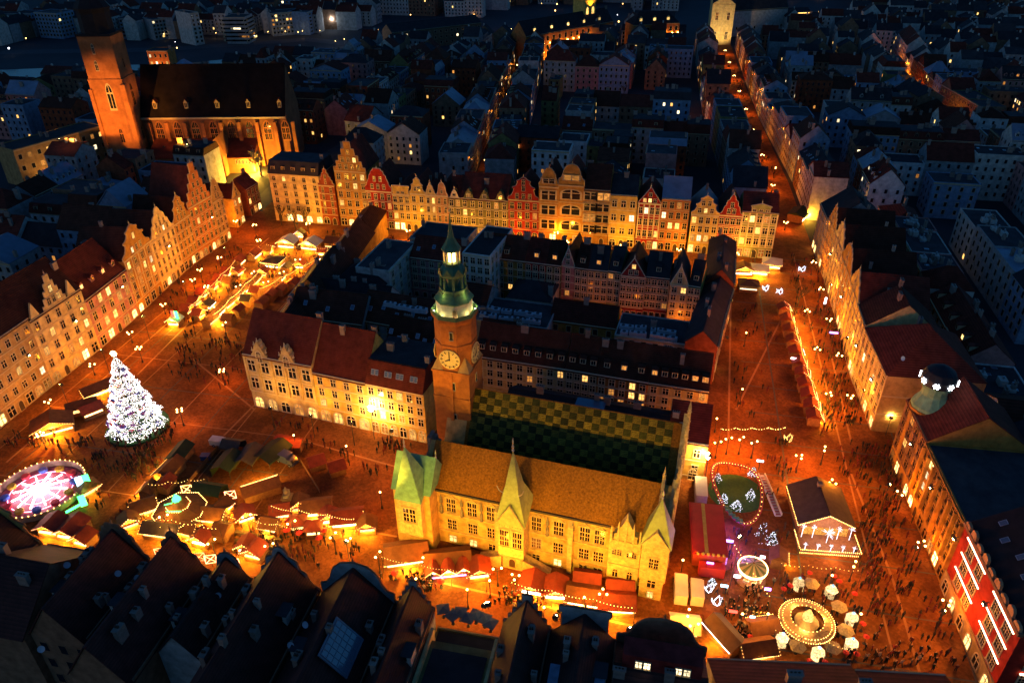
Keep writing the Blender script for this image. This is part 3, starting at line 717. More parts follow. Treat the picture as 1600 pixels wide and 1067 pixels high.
# roof terrace with parasols
a, b_ = G(786, 955, 15), G(684, 945, 15)
A, B = Vector((a.x, sy(a.x), 0)), Vector((b_.x, sy(b_.x), 0))
tt, tw = house('low flat-roofed house with parasol terrace between two gables', A, B, 20, 12.5, roof='flat', wall='olive', roofm='felt', fl=2, nc=3, ground='plain', detail=1, group=GS, chim=0)
b = MB(); b.box(.4, tw - .4, 4.5, 18, 12.5, 15.5); b.box(1.2, tw - 1.2, 6, 17, 15.5, 15.7, 1); b.obj('attic', [W['olive'], ROOF['felt']], tt)
b = MB(); b.box(.1, .6, 3, 18, 12.5, 16.6); b.box(tw - .6, tw - .1, 3, 18, 12.5, 16.6); b.obj('party_wall', W['cream'], tt)
CANV = mat('parasol_blue', (.05,.07,.11), .8, (1,.2))
def parasol(loc, m, r, h, lab, cat='parasol', grp=None, n=8):
    t = thing('parasol', lab, cat, loc, RND.uniform(0, 1), grp)
    me = cached(('par_p', r, h), lambda: MB().lathe([(.05, 0), (.04, h)], 6).lathe([(.35, 0), (.3, .12)], 8).mesh('pole', METAL))
    mc = cached(('par_c', r, h, m.name, n), lambda: MB().lathe([(r, h - .55 * r * .6), (r * .5, h - .12 * r), (.06, h + .12)], n).mesh('canopy', m))
    link('pole', me, t); link('canopy', mc, t); return t
for i, (px_, py_) in enumerate([(692, 948), (707, 958), (719, 953), (731, 962), (743, 957), (757, 963), (766, 970)]):
    p = G(px_, py_, 12.8 + 2.3)
    parasol((p.x, p.y, 12.55), CANV, 1.5, 2.6, 'dark blue square parasol on the near roof terrace', grp='terrace parasols', n=4)
# lower right near roofs
house('wide low dark roof at the lower edge below the illuminated pavilion', G(1330, 1040, 12), G(1105, 1030, 12), 16, 12, roof='side', rh=3.5, wall='grey', roofm='brown', fl=3, nc=5, ground='plain', detail=1, group=GS, chim=3)
house('low dark roof in the bottom corner beside the crowd lane', G(1478, 1056, 12), G(1336, 1048, 12), 16, 12, roof='side', rh=3.0, wall='grey', roofm='brown', fl=3, nc=4, ground='plain', detail=1, group=GS, chim=2)

# ---------------------------------------------------------------- block inside the square
GI = 'houses of the block inside the square'
def ih(pl, pr, z, label, **k):
    """front wall top, left and right picture points at height z"""
    A = G(*pl, z); B = G(*pr, z); k.setdefault('depth', 12); k.setdefault('group', GI); k.setdefault('ground', 'plain'); k.setdefault('litm', [LIT[0], LIT[2], LIT[2]])
    return house(label, A, B, k.pop('depth'), z, **k)
# floodlit fronts facing the camera left of the clock tower
def bh(b0, b1, ye, label, **k):
    A = G(*b0); B = G(*b1); h = hz(A.lerp(B, .5), ye); k.setdefault('group', GI)
    return house(label, A, B, k.pop('depth', 15), h, **k)
t, w_ = bh((398, 634), (501, 655), 562, 'cream renaissance hall with two ornate gablets and lit arcade', roof='side', rh=9, wall='cream', roofm='red', fl=2, nc=5, ground='arcade', lit=0, ww=2.0, wh=3.0, trim=TRIMW, g0=5.2)
h_ = hz(G(450, 645), 562)
for x in (.25, .65):
    g = MB(); X = w_ * x; g.prism([(X + u * 2.2, h_ + .1 + v * 4.2) for u, v in GAB['swan']], lambda u, q, s: (u, s, q), 1.6, -.25); go = g.obj('gablet', W['cream'], t)
    for du, v in ((-2.0, 1.2), (2.0, 1.2), (-1.1, 3.0), (1.1, 3.0), (0, 4.2)):
        MB().lathe([(.22, 0), (.3, .2), (.14, .4), (.05, 1.1)], 6).obj('finial', TRIMW, go, (X + du, .2, h_ + v))
    window(go, X, h_ - 1.6, 1.5, 3.2, 'arch', TRIMW, GLASS, -.25, dt=2)
for i in range(6):
    x = .3 + (w_ - .6) * i / 5; s_ = MB(); s_.box(x - .3, x + .3, -.35, 0, 5.4, h_ - .4); s_.obj('buttress', W['cream'], t)
bh((501, 655), (581, 673), 590, 'yellow house with five tiny attic windows and arched shop row', roof='side', rh=10, wall='yellow', roofm='red', fl=3, nc=4, ground='arcade', lit=.25, trim=TRIMW, wh=1.9, chim=2)
t, w_ = bh((581, 673), (668, 692), 607, 'bright yellow house under a glaring floodlight with arched lit entrance', roof='mansard', rh=5.5, wall='yellow', roofm='red', fl=3, nc=6, ground='arcade', lit=.12, trim=TRIMW, wh=2.0, chim=3, sky=0, depth=16)
for x in (.15, .38, .58, .82):
    for j in (-.5, .5):
        o = link('skylight', skylight_mesh(SKYGLASS), t, (w_ * x + j, 1.05, hz(G(624, 682), 607) + 3.0), 0, (.8, 1.1, 1)); o.rotation_euler = (math.atan(1 / .42), 0, 0)
# long row with dormers behind the town hall
ih((742, 556), (884, 577), 13, 'long cream house with six dormers under a dark red roof behind the clock tower', wall='cream', roofm='brown', rh=7, fl=3, nc=9, lit=.12, dorm=8, dkind='box', chim=2, trim=TRIMW)
ih((884, 577), (933, 585), 13, 'short olive house in the long dormered row', wall='olive', roofm='brown', rh=7, fl=3, nc=4, lit=.05, dorm=3, dkind='box', chim=1, trim=TRIMW)
ih((933, 585), (1013, 598), 13, 'red-orange house in the long dormered row with awnings below', wall='orange', roofm='brown', rh=7, fl=3, nc=5, lit=.25, dorm=3, dkind='box', chim=2, trim=TRIMW)
ih((1013, 598), (1108, 612), 13, 'cream end house of the dormered row with pale gable wall', wall='cream', roofm='brown', rh=7, fl=3, nc=5, lit=.2, dorm=6, dkind='box', chim=2, trim=TRIMW)
ih((600, 545), (680, 560), 13, 'house with paired skylights under dark red roof left of the clock tower', wall='ochre', roofm='brown', rh=7, fl=3, nc=5, lit=.1, sky=6, chim=2)
ih((560, 500), (676, 520), 13, 'dark red roof with skylights in the inner courtyard', wall='grey', roofm='brown', rh=6, fl=3, nc=6, lit=.05, sky=5, chim=3, depth=14)
ih((745, 545), (800, 553), 12, 'low house with skylights right behind the tower', wall='cream', roofm='brown', rh=6, fl=2, nc=3, lit=.3, sky=3, depth=12, chim=1)
# coloured fronts deep in the block
IR = [((760, 402), (820, 409), 'ochre', 'brown', None, 'dim ochre house at the left of the coloured inner row', 4), ((820, 409), (853, 413), 'red', 'red', None, 'red house with balconies in the coloured inner row', 3),
      ((853, 413), (877, 416), 'olive', 'brown', None, 'dark olive house left of the pink pedimented one', 2), ((877, 414), (898, 417), 'pink', 'brown', 'tri', 'narrow pink house with pediment in the inner row', 1),
      ((898, 418), (919, 421), 'olive', 'brown', None, 'dark olive house right of the pink pedimented one', 2), ((919, 421), (950, 424), 'yellow', 'dark', None, 'dull yellow house in the coloured inner row', 3),
      ((950, 423), (970, 426), 'green', 'dark', None, 'narrow green house in the coloured inner row', 2), ((970, 430), (1009, 434), 'darkred', 'brown', 'tri', 'dark red house with pointed gable and pale bands', 4),
      ((1009, 432), (1047, 436), 'darkred', 'dark', None, 'crimson house with lit ground windows next to the cream gable', 4), ((1047, 444), (1076, 447), 'cream', 'dark', 'tri', 'cream house with steep pointed gable at the end of the inner row', 2),
      ((1076, 446), (1095, 449), 'yellow', 'dark', None, 'narrow yellow house at the dark end of the inner row', 2)]
for pl, pr, wl, rf, gb, lb, nc in IR:
    ih(pl, pr, 15, lb, wall=wl, roofm=rf, roof='front' if gb else 'side', gable=gb, gh=6 if gb else None, rh=5.5, fl=4, nc=nc, lit=.12, trim=TRIMW, depth=13, wh=1.9, chim=1, dorm=0 if gb else 1, dkind='box')
# roofs between the rows
ih((858, 500), (962, 514), 8, 'low red roof in the courtyard in front of the coloured row', wall='ochre', roofm='red', rh=4, fl=1, nc=5, lit=.02, depth=12, detail=1)
ih((960, 524), (1072, 540), 9, 'long flat grey roof with air conditioners in the courtyard', roof='flat', wall='pale', roofm='felt', fl=2, nc=6, lit=.02, depth=13, detail=1)
ih((745, 500), (855, 515), 9, 'flat roof crowded with ventilation boxes behind the tower', roof='flat', wall='grey', roofm='felt', fl=2, nc=6, lit=.02, depth=14, detail=1)
ih((790, 465), (860, 474), 9, 'dark courtyard house with hipped roof', roof='hip', wall='grey', roofm='dark', rh=4, fl=2, nc=4, lit=.02, depth=12, detail=1)
# tall pale building and neighbours at the far left of the block
ih((640, 402), (722, 412), 15, 'dark red roofed house with two lit windows beside the pale tall block', wall='pink', roofm='red', roof='side', rh=5, fl=4, nc=6, lit=.1, depth=13, sky=4, trim=TRIMW)
ih((722, 396), (766, 402), 20, 'tall pale building with glazed blue rooftop', roof='flat', wall='white', roofm='dark', fl=5, nc=4, lit=.0, depth=22, side='R', trim=TRIMW, chim=2)
ih((640, 372), (722, 383), 17, 'dark flat roof with blue glass hall among the inner roofs', roof='flat', wall='grey', roofm='felt', fl=4, nc=5, lit=.03, depth=14, detail=1)
ih((607, 425), (650, 380), 17, 'grey block with flat dark roof and plain pale side wall', roof='flat', wall='pale', roofm='felt', fl=4, nc=4, lit=.02, depth=11, detail=2, trim=TRIMW, chim=3)
# fronts turned to the carousel market on the left
WI = [G(572, 366), G(548, 402), G(505, 462), G(462, 522), G(405, 600)]
LBI = ['long dark red roof facing the left market lane at the far corner', 'dark red roof facing the stalls beside the bright kiosk', 'brown roofed house facing the row of red huts', 'dark red roof next to the renaissance hall']
for i in range(4):
    house(LBI[i], WI[i], WI[i + 1], (9, 10, 13, 12)[i], (10, 10.5, 13.0, 11.5)[i], roof='hip' if i == 0 else 'side', rh=(4, 5, 6, 5.5)[i], wall='ochre', roofm='brown', fl=4, nc=5, lit=.05, group=GI, ground='shops', detail=2, chim=3, sky=2)
# fronts turned to the red stalls on the right
EI = [G(1112, 600), G(1125, 545), G(1138, 500), G(1140, 458), G(1142, 425)]
LBE = ['brown-fronted end house facing the red stall lane', 'dark brick house facing the red stall lane, second from the cream gable', 'brick-red house in the dark row facing the stall lane', 'corner house at the far end of the dark row facing the stalls']
for i in range(4):
    house(LBE[i], EI[i], EI[i + 1], 8.5, (12, 11, 12.5, 11.5)[i], roof='hip' if i == 3 else 'side', rh=(4, 3.5, 4.5, 4)[i], wall='brick', roofm='dark', fl=4, nc=4, lit=.05, group=GI, ground='shops', detail=2, chim=2)
ih((452, 494), (566, 508), 13, 'dark roof with a pale chimney behind the renaissance hall', wall='grey', roofm='brown', rh=6, fl=3, nc=6, lit=.03, sky=3, chim=4, depth=13)
ih((478, 470), (604, 486), 12, 'second dark roof behind the renaissance hall', wall='pale', roofm='dark', rh=5, fl=3, nc=6, lit=.03, sky=3, chim=4, depth=11, detail=1)
ih((520, 440), (600, 450), 13, 'black hipped roof beside the grey block', wall='pale', roofm='dark', roof='hip', rh=4, fl=3, nc=5, lit=.02, chim=3, depth=12, detail=1)
ih((690, 470), (760, 480), 10, 'low dark red roof below the tall pale building', wall='grey', roofm='brown', roof='side', rh=4, fl=2, nc=4, lit=.02, chim=3, depth=12, detail=1)
# little yellow house at the right end of the town hall
t, w_ = bh((1036, 742), (1098, 752), 690, 'small yellow house with eyebrow dormer at the end of the town hall', roof='side', rh=6.5, wall='yellow', roofm='red', fl=2, nc=2, ground=None, lit=0, trim=TRIMW, depth=12, chim=0)
window(t, w_ * .28, .3, 1.6, 2.6, 'arch', TRIMW, GLASS); window(t, w_ * .72, .1, 1.7, 3.0, 'arch', TRIMW, TRIMD, name='door')
b = MB(); b.prism([(1.5 * math.cos(math.pi * i / 8), 1.2 * math.sin(math.pi * i / 8)) for i in range(9)], lambda u, q, s: (u, s, q), 3, 0); o = b.obj('eyebrow_dormer', [TRIMW], t, (w_ * .3, 1.6, hz(G(1067, 747), 690) + 1.9))
MB().box(-1, 1, -.03, 0, .15, .8).obj('pane', GLASS, o)

# ---------------------------------------------------------------- town hall
THA = rad(-17.3); TH0 = Vector((-16.86, 113.3, 0))
th = thing('town_hall', 'floodlit yellow gothic town hall with chequered tile roof and copper spires', 'town hall', TH0, THA)
def thp(u, v, z=0):
    c, s = math.cos(THA), math.sin(THA); return TH0 + Vector((u * c - v * s, u * s + v * c, z))
STN = mat('townhall_plaster', (.54,.33,.10), .85, (.55,.55), .2)
STN2 = mat('townhall_stone', (.54,.38,.16), .85, (1.3,.5), .2)
DRK = mat('townhall_soot_stone', (.20,.17,.13), .9, (.9,.4), .2)
TILEB = mat('roof_glazed_brown', (.32,.115,.014), .8, (2.6,.6), .12)
TILEY = mat('roof_glazed_yellow', (.25,.165,.018), .75, (3.0,.6), .12, rv=.3); TILEG = mat('roof_glazed_green', (.05,.05,.007), .75, (3.0,.6), .12, rv=.4)
b = MB(); b.prism([(1.5, 0), (26, 0), (26, 15), (19.6, 27.3), (13.4, 15.8), (7.5, 21.8), (1.5, 15.2)][::-1], lambda u, q, s: (s, u, q), -2, 46.5); b.obj('wall', STN, th)
b = MB(); b.slab([(-1, 1.0, 14.85), (44.5, 1.0, 14.85), (44.5, 7.5, 22.0), (-1, 7.5, 22.0)], .2); b.slab([(-1, 7.5, 22.0), (44.5, 7.5, 22.0), (44.5, 13.4, 16.0), (-1, 13.4, 16.0)], .2); b.obj('front_roof', TILEB, th)
b = MB(); b.slab([(2.5, 13.4, 15.9), (46.4, 13.4, 15.9), (46.4, 19.6, 27.5), (2.5, 19.6, 27.5)], .2); b.slab([(2.5, 19.6, 27.5), (46.4, 19.6, 27.5), (46.4, 26.4, 14.6), (2.5, 26.4, 14.6)], .2); mr = b.obj('main_roof', TILEB, th)
sl = Vector((0, 6.2, 11.6)); L = sl.length; sl.normalize(); nr = Vector((0, -sl.z, sl.y))
for mtl, nm in ((TILEY, 'y'), (TILEG, 'g')):
    pass
def panelmesh(m): 
    def mk():
        q = MB(); q.box(-.78, .78, -.69, .69, 0, .06)
        for k in range(4): q.box(-.78, .78, -.69 + k * .35, -.69 + k * .35 + .26, .06, .12)
        q.m[0:6] = [1] * 6; return q.mesh('tile_panel', [m, TRIMD])
    return cached(('tp', m.name), mk)
for j in range(9):
    for i in range(26):
        p = Vector((4.0 + i * 1.6, 13.4, 15.9)) + sl * (.9 + j * 1.42) + nr * .01
        o = link('tile_panel', panelmesh(TILEY if (i + j) % 2 else TILEG), mr, p); o.rotation_euler = (math.atan2(sl.z, sl.y), 0, 0)
# band of gutters and string courses
b = MB(); b.box(1, 36.6, .75, 1.5, 14.5, 14.95); b.obj('gutter', METAL, th)
for z in (3.4, 8.2): b = MB(); b.box(1, 36.6, 1.3, 1.5, z, z + .28); b.obj('string_course', STN2, th)
def trac(parent, u, z, w, h, y, pm=GLASS):
    o = window(parent, u, z, w, h, 'rect', STN2, pm, y, dt=2)
    c = MB(); c.prism([(-w * .75, h + .15), (0, h + 1.25), (w * .75, h + .15), (w * .6, h + .1), (0, h + .95), (-w * .6, h + .1)], lambda a, q, s: (a, s, q), 0, -.22)
    for du, zz in ((-w * .72, h), (w * .72, h), (0, h + 1.1)): c.lathe([(.16, 0), (.22, .2), (.04, .95)], 5, (du, -.15, zz))
    c.obj('canopy_ornament', STN2, parent, (u, y, z)); return o
for u in (4.0, 8.5, 12.6, 21.9, 26.4, 31.6, 34.5):
    trac(th, u, 9.1, 1.9, 3.4, 1.5); window(th, u, 4.2, 1.9, 2.6, 'rect', STN2, LIT[2] if u == 21.9 else GLASS, 1.5, dt=2); window(th, u, .6, 1.5, 1.7, 'rect', STN2, LIT[1] if u in (4.0, 8.5, 26.4) else GLASS, 1.5, dt=1)
for u in (2.0, 6.4, 10.6, 24.2, 29.2):   # statues under canopies between the windows
    c = MB(); c.lathe([(.35, 0), (.45, .3), (.3, .5)], 6); c.lathe([(.25, .5), (.34, 1.2), (.3, 1.9), (.14, 2.1), (.2, 2.35), (.1, 2.6)], 7); c.lathe([(.4, 3.0), (.34, 3.5), (.05, 5.0)], 6); c.obj('statue', DRK, th, (u, 1.1, 8.6))
for u in (14.0, 28.9): b = MB(); b.box(u - .5, u + .5, .6, 1.5, 0, 12.5); b.slab([(u - .5, .6, 12.5), (u + .5, .6, 12.5), (u + .5, 1.5, 13.5), (u - .5, 1.5, 13.5)], .1); b.obj('buttress', STN2, th)
COP = ROOF['copper']; COPY = mat('copper_yellow_green', (.34,.36,.12), .6, (.9,.3), .3)
# corner bay with steep copper roof
b = MB(); b.box(-6.8, 1.0, -2.0, 6, 0, 15.9); b.obj('corner_bay', STN, th)
b = MB(); b.prism([(-2.3, 15.7), (6.3, 15.7), (2.0, 22.2)], lambda u, q, s: (s, u, q), -7.1, 1.3); b.obj('bay_roof', COP, th)
b = MB(); b.box(-5.6, -.4, -3.4, -2, 5.4, 14.6); b.slab([(-5.6, -3.4, 5.4), (-.4, -3.4, 5.4), (-1.2, -2, 3.6), (-4.8, -2, 3.6)], .1); cb = b.obj('oriel', STN2, th)
b = MB(); b.poly([(-5.9, -3.7, 14.6), (-.1, -3.7, 14.6), (-3, -2.6, 27.8)]); b.poly([(-.1, -3.7, 14.6), (-.1, 1.5, 17.2), (-3, -2.6, 27.8)]); b.poly([(-5.9, 1.5, 17.2), (-5.9, -3.7, 14.6), (-3, -2.6, 27.8)]); b.poly([(-.1, 1.5, 17.2), (-5.9, 1.5, 17.2), (-3, -2.6, 27.8)]); b.poly([(-5.9, -3.7, 14.6), (-5.9, 1.5, 17.2), (-.1, 1.5, 17.2), (-.1, -3.7, 14.6)]); sp = b.obj('copper_spire', COP, th)
MB().lathe([(.1, 0), (.25, .3), (.08, .6), (.2, 1.1), (.03, 2.2)], 6).obj('finial', METALP, sp, (-3, -2.6, 27.5))
MB().lathe([(.1, 0), (.25, .3), (.08, .6), (.2, 1.1), (.03, 2.2)], 6).obj('finial', METALP, th, (1.2, 2, 22))
window(cb, -3, 9.0, 2.6, 3.4, 'rect', STN2, GLASS, -3.4, dt=2); window(th, -3.4, 3.6, 1.7, 1.6, 'rect', STN2, GLASS, -2.0); window(th, -3, .4, 1.5, 1.4, 'rect', STN2, LIT[1], -2.0)
b = MB()
for i in range(6): b.box(-5.6 + i * .96, -5.2 + i * .96, -3.55, -3.4, 5.6, 8.4)
b.obj('balustrade', STN2, cb)
# centre oriel
b = MB(); b.box(15.2, 20.4, -2.4, 1.5, 4.4, 13.4); b.box(15.8, 19.8, -1.6, 1.5, 0, 4.4); b.slab([(15.2, -2.4, 4.6), (20.4, -2.4, 4.6), (19.8, -1.6, 3.2), (15.8, -1.6, 3.2)], .1); co = b.obj('oriel', STN2, th)
b = MB(); a_ = (14.7, -2.9, 13.3); c_ = (20.9, -2.9, 13.3); d_ = (20.9, 3.0, 16.6); e_ = (14.7, 3.0, 16.6); tp = (17.8, -.4, 30.0)
mid = [(16.3, -1.9, 20.5), (19.3, -1.9, 20.5), (19.3, 1.4, 21.2), (16.3, 1.4, 21.2)]
Q = [a_, c_, d_, e_]
for i in range(4): b.poly([Q[i], Q[(i + 1) % 4], mid[(i + 1) % 4], mid[i]]); b.poly([mid[i], mid[(i + 1) % 4], tp])
b.poly(Q[::-1]); sp = b.obj('copper_spire', COPY, th)
b = MB(); b.prism([(15.0, 13.3), (20.6, 13.3), (17.8, 18.4)], lambda u, q, s: (u, s, q), -1.2, -3.0); b.obj('front_gable', COPY, sp)
b = MB(); b.tube([(15.0, -3.05, 13.4), (17.8, -3.05, 18.5), (20.6, -3.05, 13.4)], .16, 4); b.obj('gable_rib', STN2, sp)
MB().lathe([(.12, 0), (.3, .3), (.1, .7), (.26, 1.2), (.06, 1.8), (.18, 2.3), (.03, 3.3)], 6).obj('finial', METALP, sp, (17.8, -.4, 29.6))
for s in (-1, 1): MB().tube([(17.8 + s * 1.4, -1.9, 20.4), (17.8 + s * 2.2, -2.3, 21.3), (17.8 + s * 2.6, -2.4, 22.4)], .09, 4).obj('gargoyle', METALP, sp)
for u in (16.5, 19.1): window(co, u, 7.2, 1.8, 4.0, 'rect', STN2, GLASS, -2.4, dt=2)
window(co, 17.8, .6, 1.3, 2.4, 'arch', STN2, TRIMD, -1.6, dt=0, name='door')
b = MB()
for i in range(10): b.prism([(15.1 + i * .53, 12.5), (15.6 + i * .53, 12.5), (15.35 + i * .53, 13.2)], lambda u, q, s: (u, s, q), -2.4, -2.6)
b.obj('tracery_band', STN2, co)
# outside stair walls
for s, u0 in ((-1, 15.6), (1, 20.0)):
    b = MB(); b.prism([(u0, 0), (u0 + s * 5.6, 0), (u0 + s * 5.6, .9), (u0, 3.4)], lambda u, q, w: (u, w, q), -2.0, -1.7); b.prism([(u0, 0), (u0 + s * 5.4, 0), (u0 + s * 5.2, .2), (u0, 2.6)], lambda u, q, w: (u, w, q), -1.7, .8); b.obj('stair', STN2, th)
# gabled section and corner oriel
b = MB(); b.prism([(36.6, 0), (42.6, 0), (42.6, 13.2), (41.8, 13.2), (41.8, 14.6), (40.8, 14.9), (40.8, 16.2), (39.6, 18.8), (38.4, 16.2), (38.4, 14.9), (37.4, 14.6), (37.4, 13.2), (36.6, 13.2)], lambda u, q, s: (u, s, q), 1.7, -.3); gs = b.obj('gabled_front', STN2, th)
for i, u in enumerate((36.9, 38.2, 39.6, 41.0, 42.3)):
    hh = (15.0, 16.4, 18.6, 16.4, 15.0)[i]; MB().box(-.17, .17, -.17, .17, 12 - hh, 0).lathe([(.3, 0), (.22, .3), (.03, 1.7)], 6).obj('pinnacle', STN2, gs, (u, -.5, hh))
for u in (38.2, 41.0): window(gs, u, 9.2, 1.8, 1.5, 'arch', STN2, GLASS, -.3, dt=2); window(gs, u, 3.2, 1.0, 2.2, 'arch', STN2, GLASS, -.3, dt=1)
MB().box(36.6, 42.6, -.5, -.3, 6.4, 6.7).box(36.6, 42.6, -.5, -.3, 12.8, 13.1).obj('string_course', STN2, gs)
b = MB(); b.box(42.8, 47.8, -1.5, 3.2, 5.6, 14.8); b.box(43.1, 47.4, -1.0, 3, 0, 5.6); so = b.obj('oriel', STN2, th)
b = MB(); b.poly([(42.4, -1.9, 14.7), (48.2, -1.9, 14.7), (45.3, .9, 24.4)]); b.poly([(48.2, -1.9, 14.7), (48.2, 3.6, 14.7), (45.3, .9, 24.4)]); b.poly([(48.2, 3.6, 14.7), (42.4, 3.6, 14.7), (45.3, .9, 24.4)]); b.poly([(42.4, 3.6, 14.7), (42.4, -1.9, 14.7), (45.3, .9, 24.4)]); b.poly([(42.4, -1.9, 14.7), (42.4, 3.6, 14.7), (48.2, 3.6, 14.7), (48.2, -1.9, 14.7)]); sp = b.obj('copper_spire', COPY, th)
MB().prism([(42.6, 14.8), (48.0, 14.8), (45.3, 18.6)], lambda u, q, s: (u, s, q), -1.0, -1.95).obj('front_gable', STN2, sp)
MB().lathe([(.12, 0), (.3, .3), (.1, .7), (.26, 1.2), (.04, 2.4)], 6).obj('finial', METALP, sp, (45.3, .9, 24.1))
window(so, 45.3, 9, 1.7, 2.4, 'rect', STN2, GLASS, -1.5, dt=2); window(so, 47.8, 9, 1.7, 2.4, 'rect', STN2, GLASS, .9, math.pi / 2, dt=2); window(th, 45.3, 3.2, 1.5, 1.9, 'rect', STN2, GLASS, -1.0); window(th, 45.3, .4, 1.1, 1.6, 'rect', STN2, LIT[1], -1.0)
# east gable walls with pinnacles
prof = [(3.2, 0), (27.2, 0), (27.2, 16), (25.6, 18.8), (23.6, 22.6), (21.6, 26.2), (19.6, 30.0), (17.6, 26.2), (15.6, 22.6), (13.6, 19), (10.2, 20.6), (7.6, 23.4), (5.2, 20.4), (3.2, 17)]
b = MB(); b.prism(prof[::-1], lambda u, q, s: (s, u, q), 46.5, 47.5); eg = b.obj('east_gable', STN2, th)
for v, z in [(27, 16), (25.6, 18.8), (23.6, 22.6), (21.6, 26.2), (19.6, 30), (17.6, 26.2), (15.6, 22.6), (13.6, 19), (10.2, 20.6), (7.6, 23.4), (5.2, 20.4), (3.4, 17)]:
    MB().box(-.32, .32, -.32, .32, -6, .6).lathe([(.5, .6), (.3, 1.0), (.36, 1.2), (.04, 3.2)], 6).obj('pinnacle', STN2, eg, (47.4, v, z))
b = MB(); b.prism([(2.2, 12), (12.8, 12), (12.8, 17), (7.6, 23.6), (2.2, 16.6)][::-1], lambda u, q, s: (s, u, q), 44.5, 45.1); wg = b.obj('inner_gable', STN2, th)
for v, z in [(12.4, 17.4), (10.0, 20.4), (7.6, 23.6), (5.2, 20.4), (2.8, 17.2)]: MB().box(-.25, .25, -.25, .25, -2, .4).lathe([(.4, .4), (.25, .8), (.04, 2.4)], 6).obj('pinnacle', STN2, wg, (44.8, v, z))
MB().lathe([(.3, 0), (.25, 8.5), (.4, 8.8), (.1, 9.2)], 6).obj('corner_shaft', STN2, th, (43.9, -.4, 6))
# west stepped wall fragment in front of the neighbouring house
b = MB(); b.prism([(5, 0), (14, 0), (14, 16), (12.5, 16), (12.5, 18), (11, 18), (11, 20.5), (9.5, 20.5), (9.5, 22.5), (7, 22.5), (7, 19), (5, 19)][::-1], lambda u, q, s: (s, u, q), -2.7, -2.0); b.obj('west_gable', DRK, th)

COPT = mat('copper_dark_green', (.055,.15,.075), .55, (.9,.4), .3)
# ---- clock tower (own copper helm); stands at the end of the hall
BRK = mat('tower_brick', (.36,.125,.03), .9, (.8,.35), .15); BRK2 = mat('tower_brick_pale', (.42,.27,.10), .9, (.8,.3), .15)
tw = thing('clock_tower', 'tall brick clock tower with lit gallery and green copper lantern helm', 'tower', thp(-.6, 20.2), THA)
b = MB(); b.box(-4.0, 4.0, -4.0, 4.0, 0, 32.6); b.box(-4.15, 4.15, -4.15, 4.15, 26.2, 26.5); b.box(-4.2, 4.2, -4.2, 4.2, 32.6, 33.0); b.box(-.35, .35, -4.25, -4.0, 8, 32.6); b.obj('square_shaft', BRK, tw)
b = MB()
for sx in (-1, 1):
    for sy_ in (-1, 1):
        c4 = [(sx * 4.1, sy_ * 4.1, 33), (sx * 4.1, sy_ * 1.6, 33), (sx * 1.6, sy_ * 4.1, 33)]; apx = (sx * 2.6, sy_ * 2.6, 36.5)
        b.poly([c4[0], c4[1], apx]); b.poly([c4[0], c4[2], apx]); b.poly([c4[1], c4[2], apx])
b.obj('corner_cap', BRK2, tw)
P8 = math.pi / 8
b = MB(); b.lathe([(4.25, 33), (4.25, 38.6), (4.42, 38.7), (4.42, 39.0), (4.25, 39.1), (4.25, 43.6), (4.7, 44.4), (4.75, 45.0)], 8, ph=P8); b.obj('octagon_shaft', BRK, tw)
CLK = mat('clock_gilt', (.62,.50,.20), .5, (2,.2), .4); CLKD = mat('clock_dark', (.05,.045,.04), .6)
for k in range(4):
    a = -math.pi / 2 + k * math.pi / 2
    o = MB().lathe([(2.25, 0), (2.25, .15), (1.75, .2), (1.7, .12), (1.2, .12)], 24, mi=0).obj('clock_face', [CLK, CLKD], tw, (4.02 * math.cos(a), 4.02 * math.sin(a), 35.9)); o.rotation_euler = (math.pi / 2, 0, a + math.pi / 2)
    for h in range(12):
        q = h * math.pi / 6; r = MB().box(1.5, 1.98, -.08, .08, .16, .27).obj('numeral', CLKD, o); r.rotation_euler = (0, 0, q)
    MB().box(-.08, .08, -.2, 1.5, .2, .3).obj('clock_hand', CLKD, o); r = MB().box(-.07, .07, -.2, 1.0, .2, .32).obj('clock_hand', CLKD, o); r.rotation_euler = (0, 0, 2.0)
for z, s in ((40.6, -.3), (28.5, -.4), (20.5, -.4)):
    window(tw, s + .9, z, .7, 1.6, 'rect', TRIM, GLASS, -4.0 if z < 33 else -3.94, dt=0)
window(tw, 4.0, 29, .7, 1.6, 'rect', TRIM, GLASS, 0, math.pi / 2, dt=0)
DRUM = mat('gallery_drum', (.66,.60,.36), .8, (1,.2))
b = MB(); b.lathe([(4.75, 45.0), (4.75, 45.9), (4.6, 45.9), (4.6, 45.1)], 8, ph=P8); b.obj('gallery_rail', COPT, tw)
b = MB(); b.lathe([(3.6, 45.0), (3.6, 48.0)], 8, ph=P8); dr = b.obj('gallery_drum', DRUM, tw)
window(dr, 1.4, 45.4, .9, 1.8, 'arch', TRIM, TRIMD, -3.32, dt=0, name='door')
b = MB(); b.lathe([(3.9, 48.0), (4.0, 48.3), (3.2, 49.0), (2.9, 49.6), (2.9, 49.9)], 8, ph=P8); b.obj('copper_roof', COPT, tw)
b = MB(); b.lathe([(2.8, 49.9), (2.8, 50.6), (2.3, 50.7), (1.2, 50.7), (1.2, 53.6)], 8, ph=P8); b.obj('lantern_core', COPT, tw)
for k in range(8): a = P8 + k * math.pi / 4; MB().lathe([(.28, 50.6), (.22, 53.4)], 6, (2.35 * math.cos(a), 2.35 * math.sin(a), 0)).obj('column', COPT, tw)
b = MB(); b.lathe([(2.8, 53.4), (2.9, 54.0), (2.2, 54.9), (1.7, 55.4), (1.8, 56.0)], 8, ph=P8)
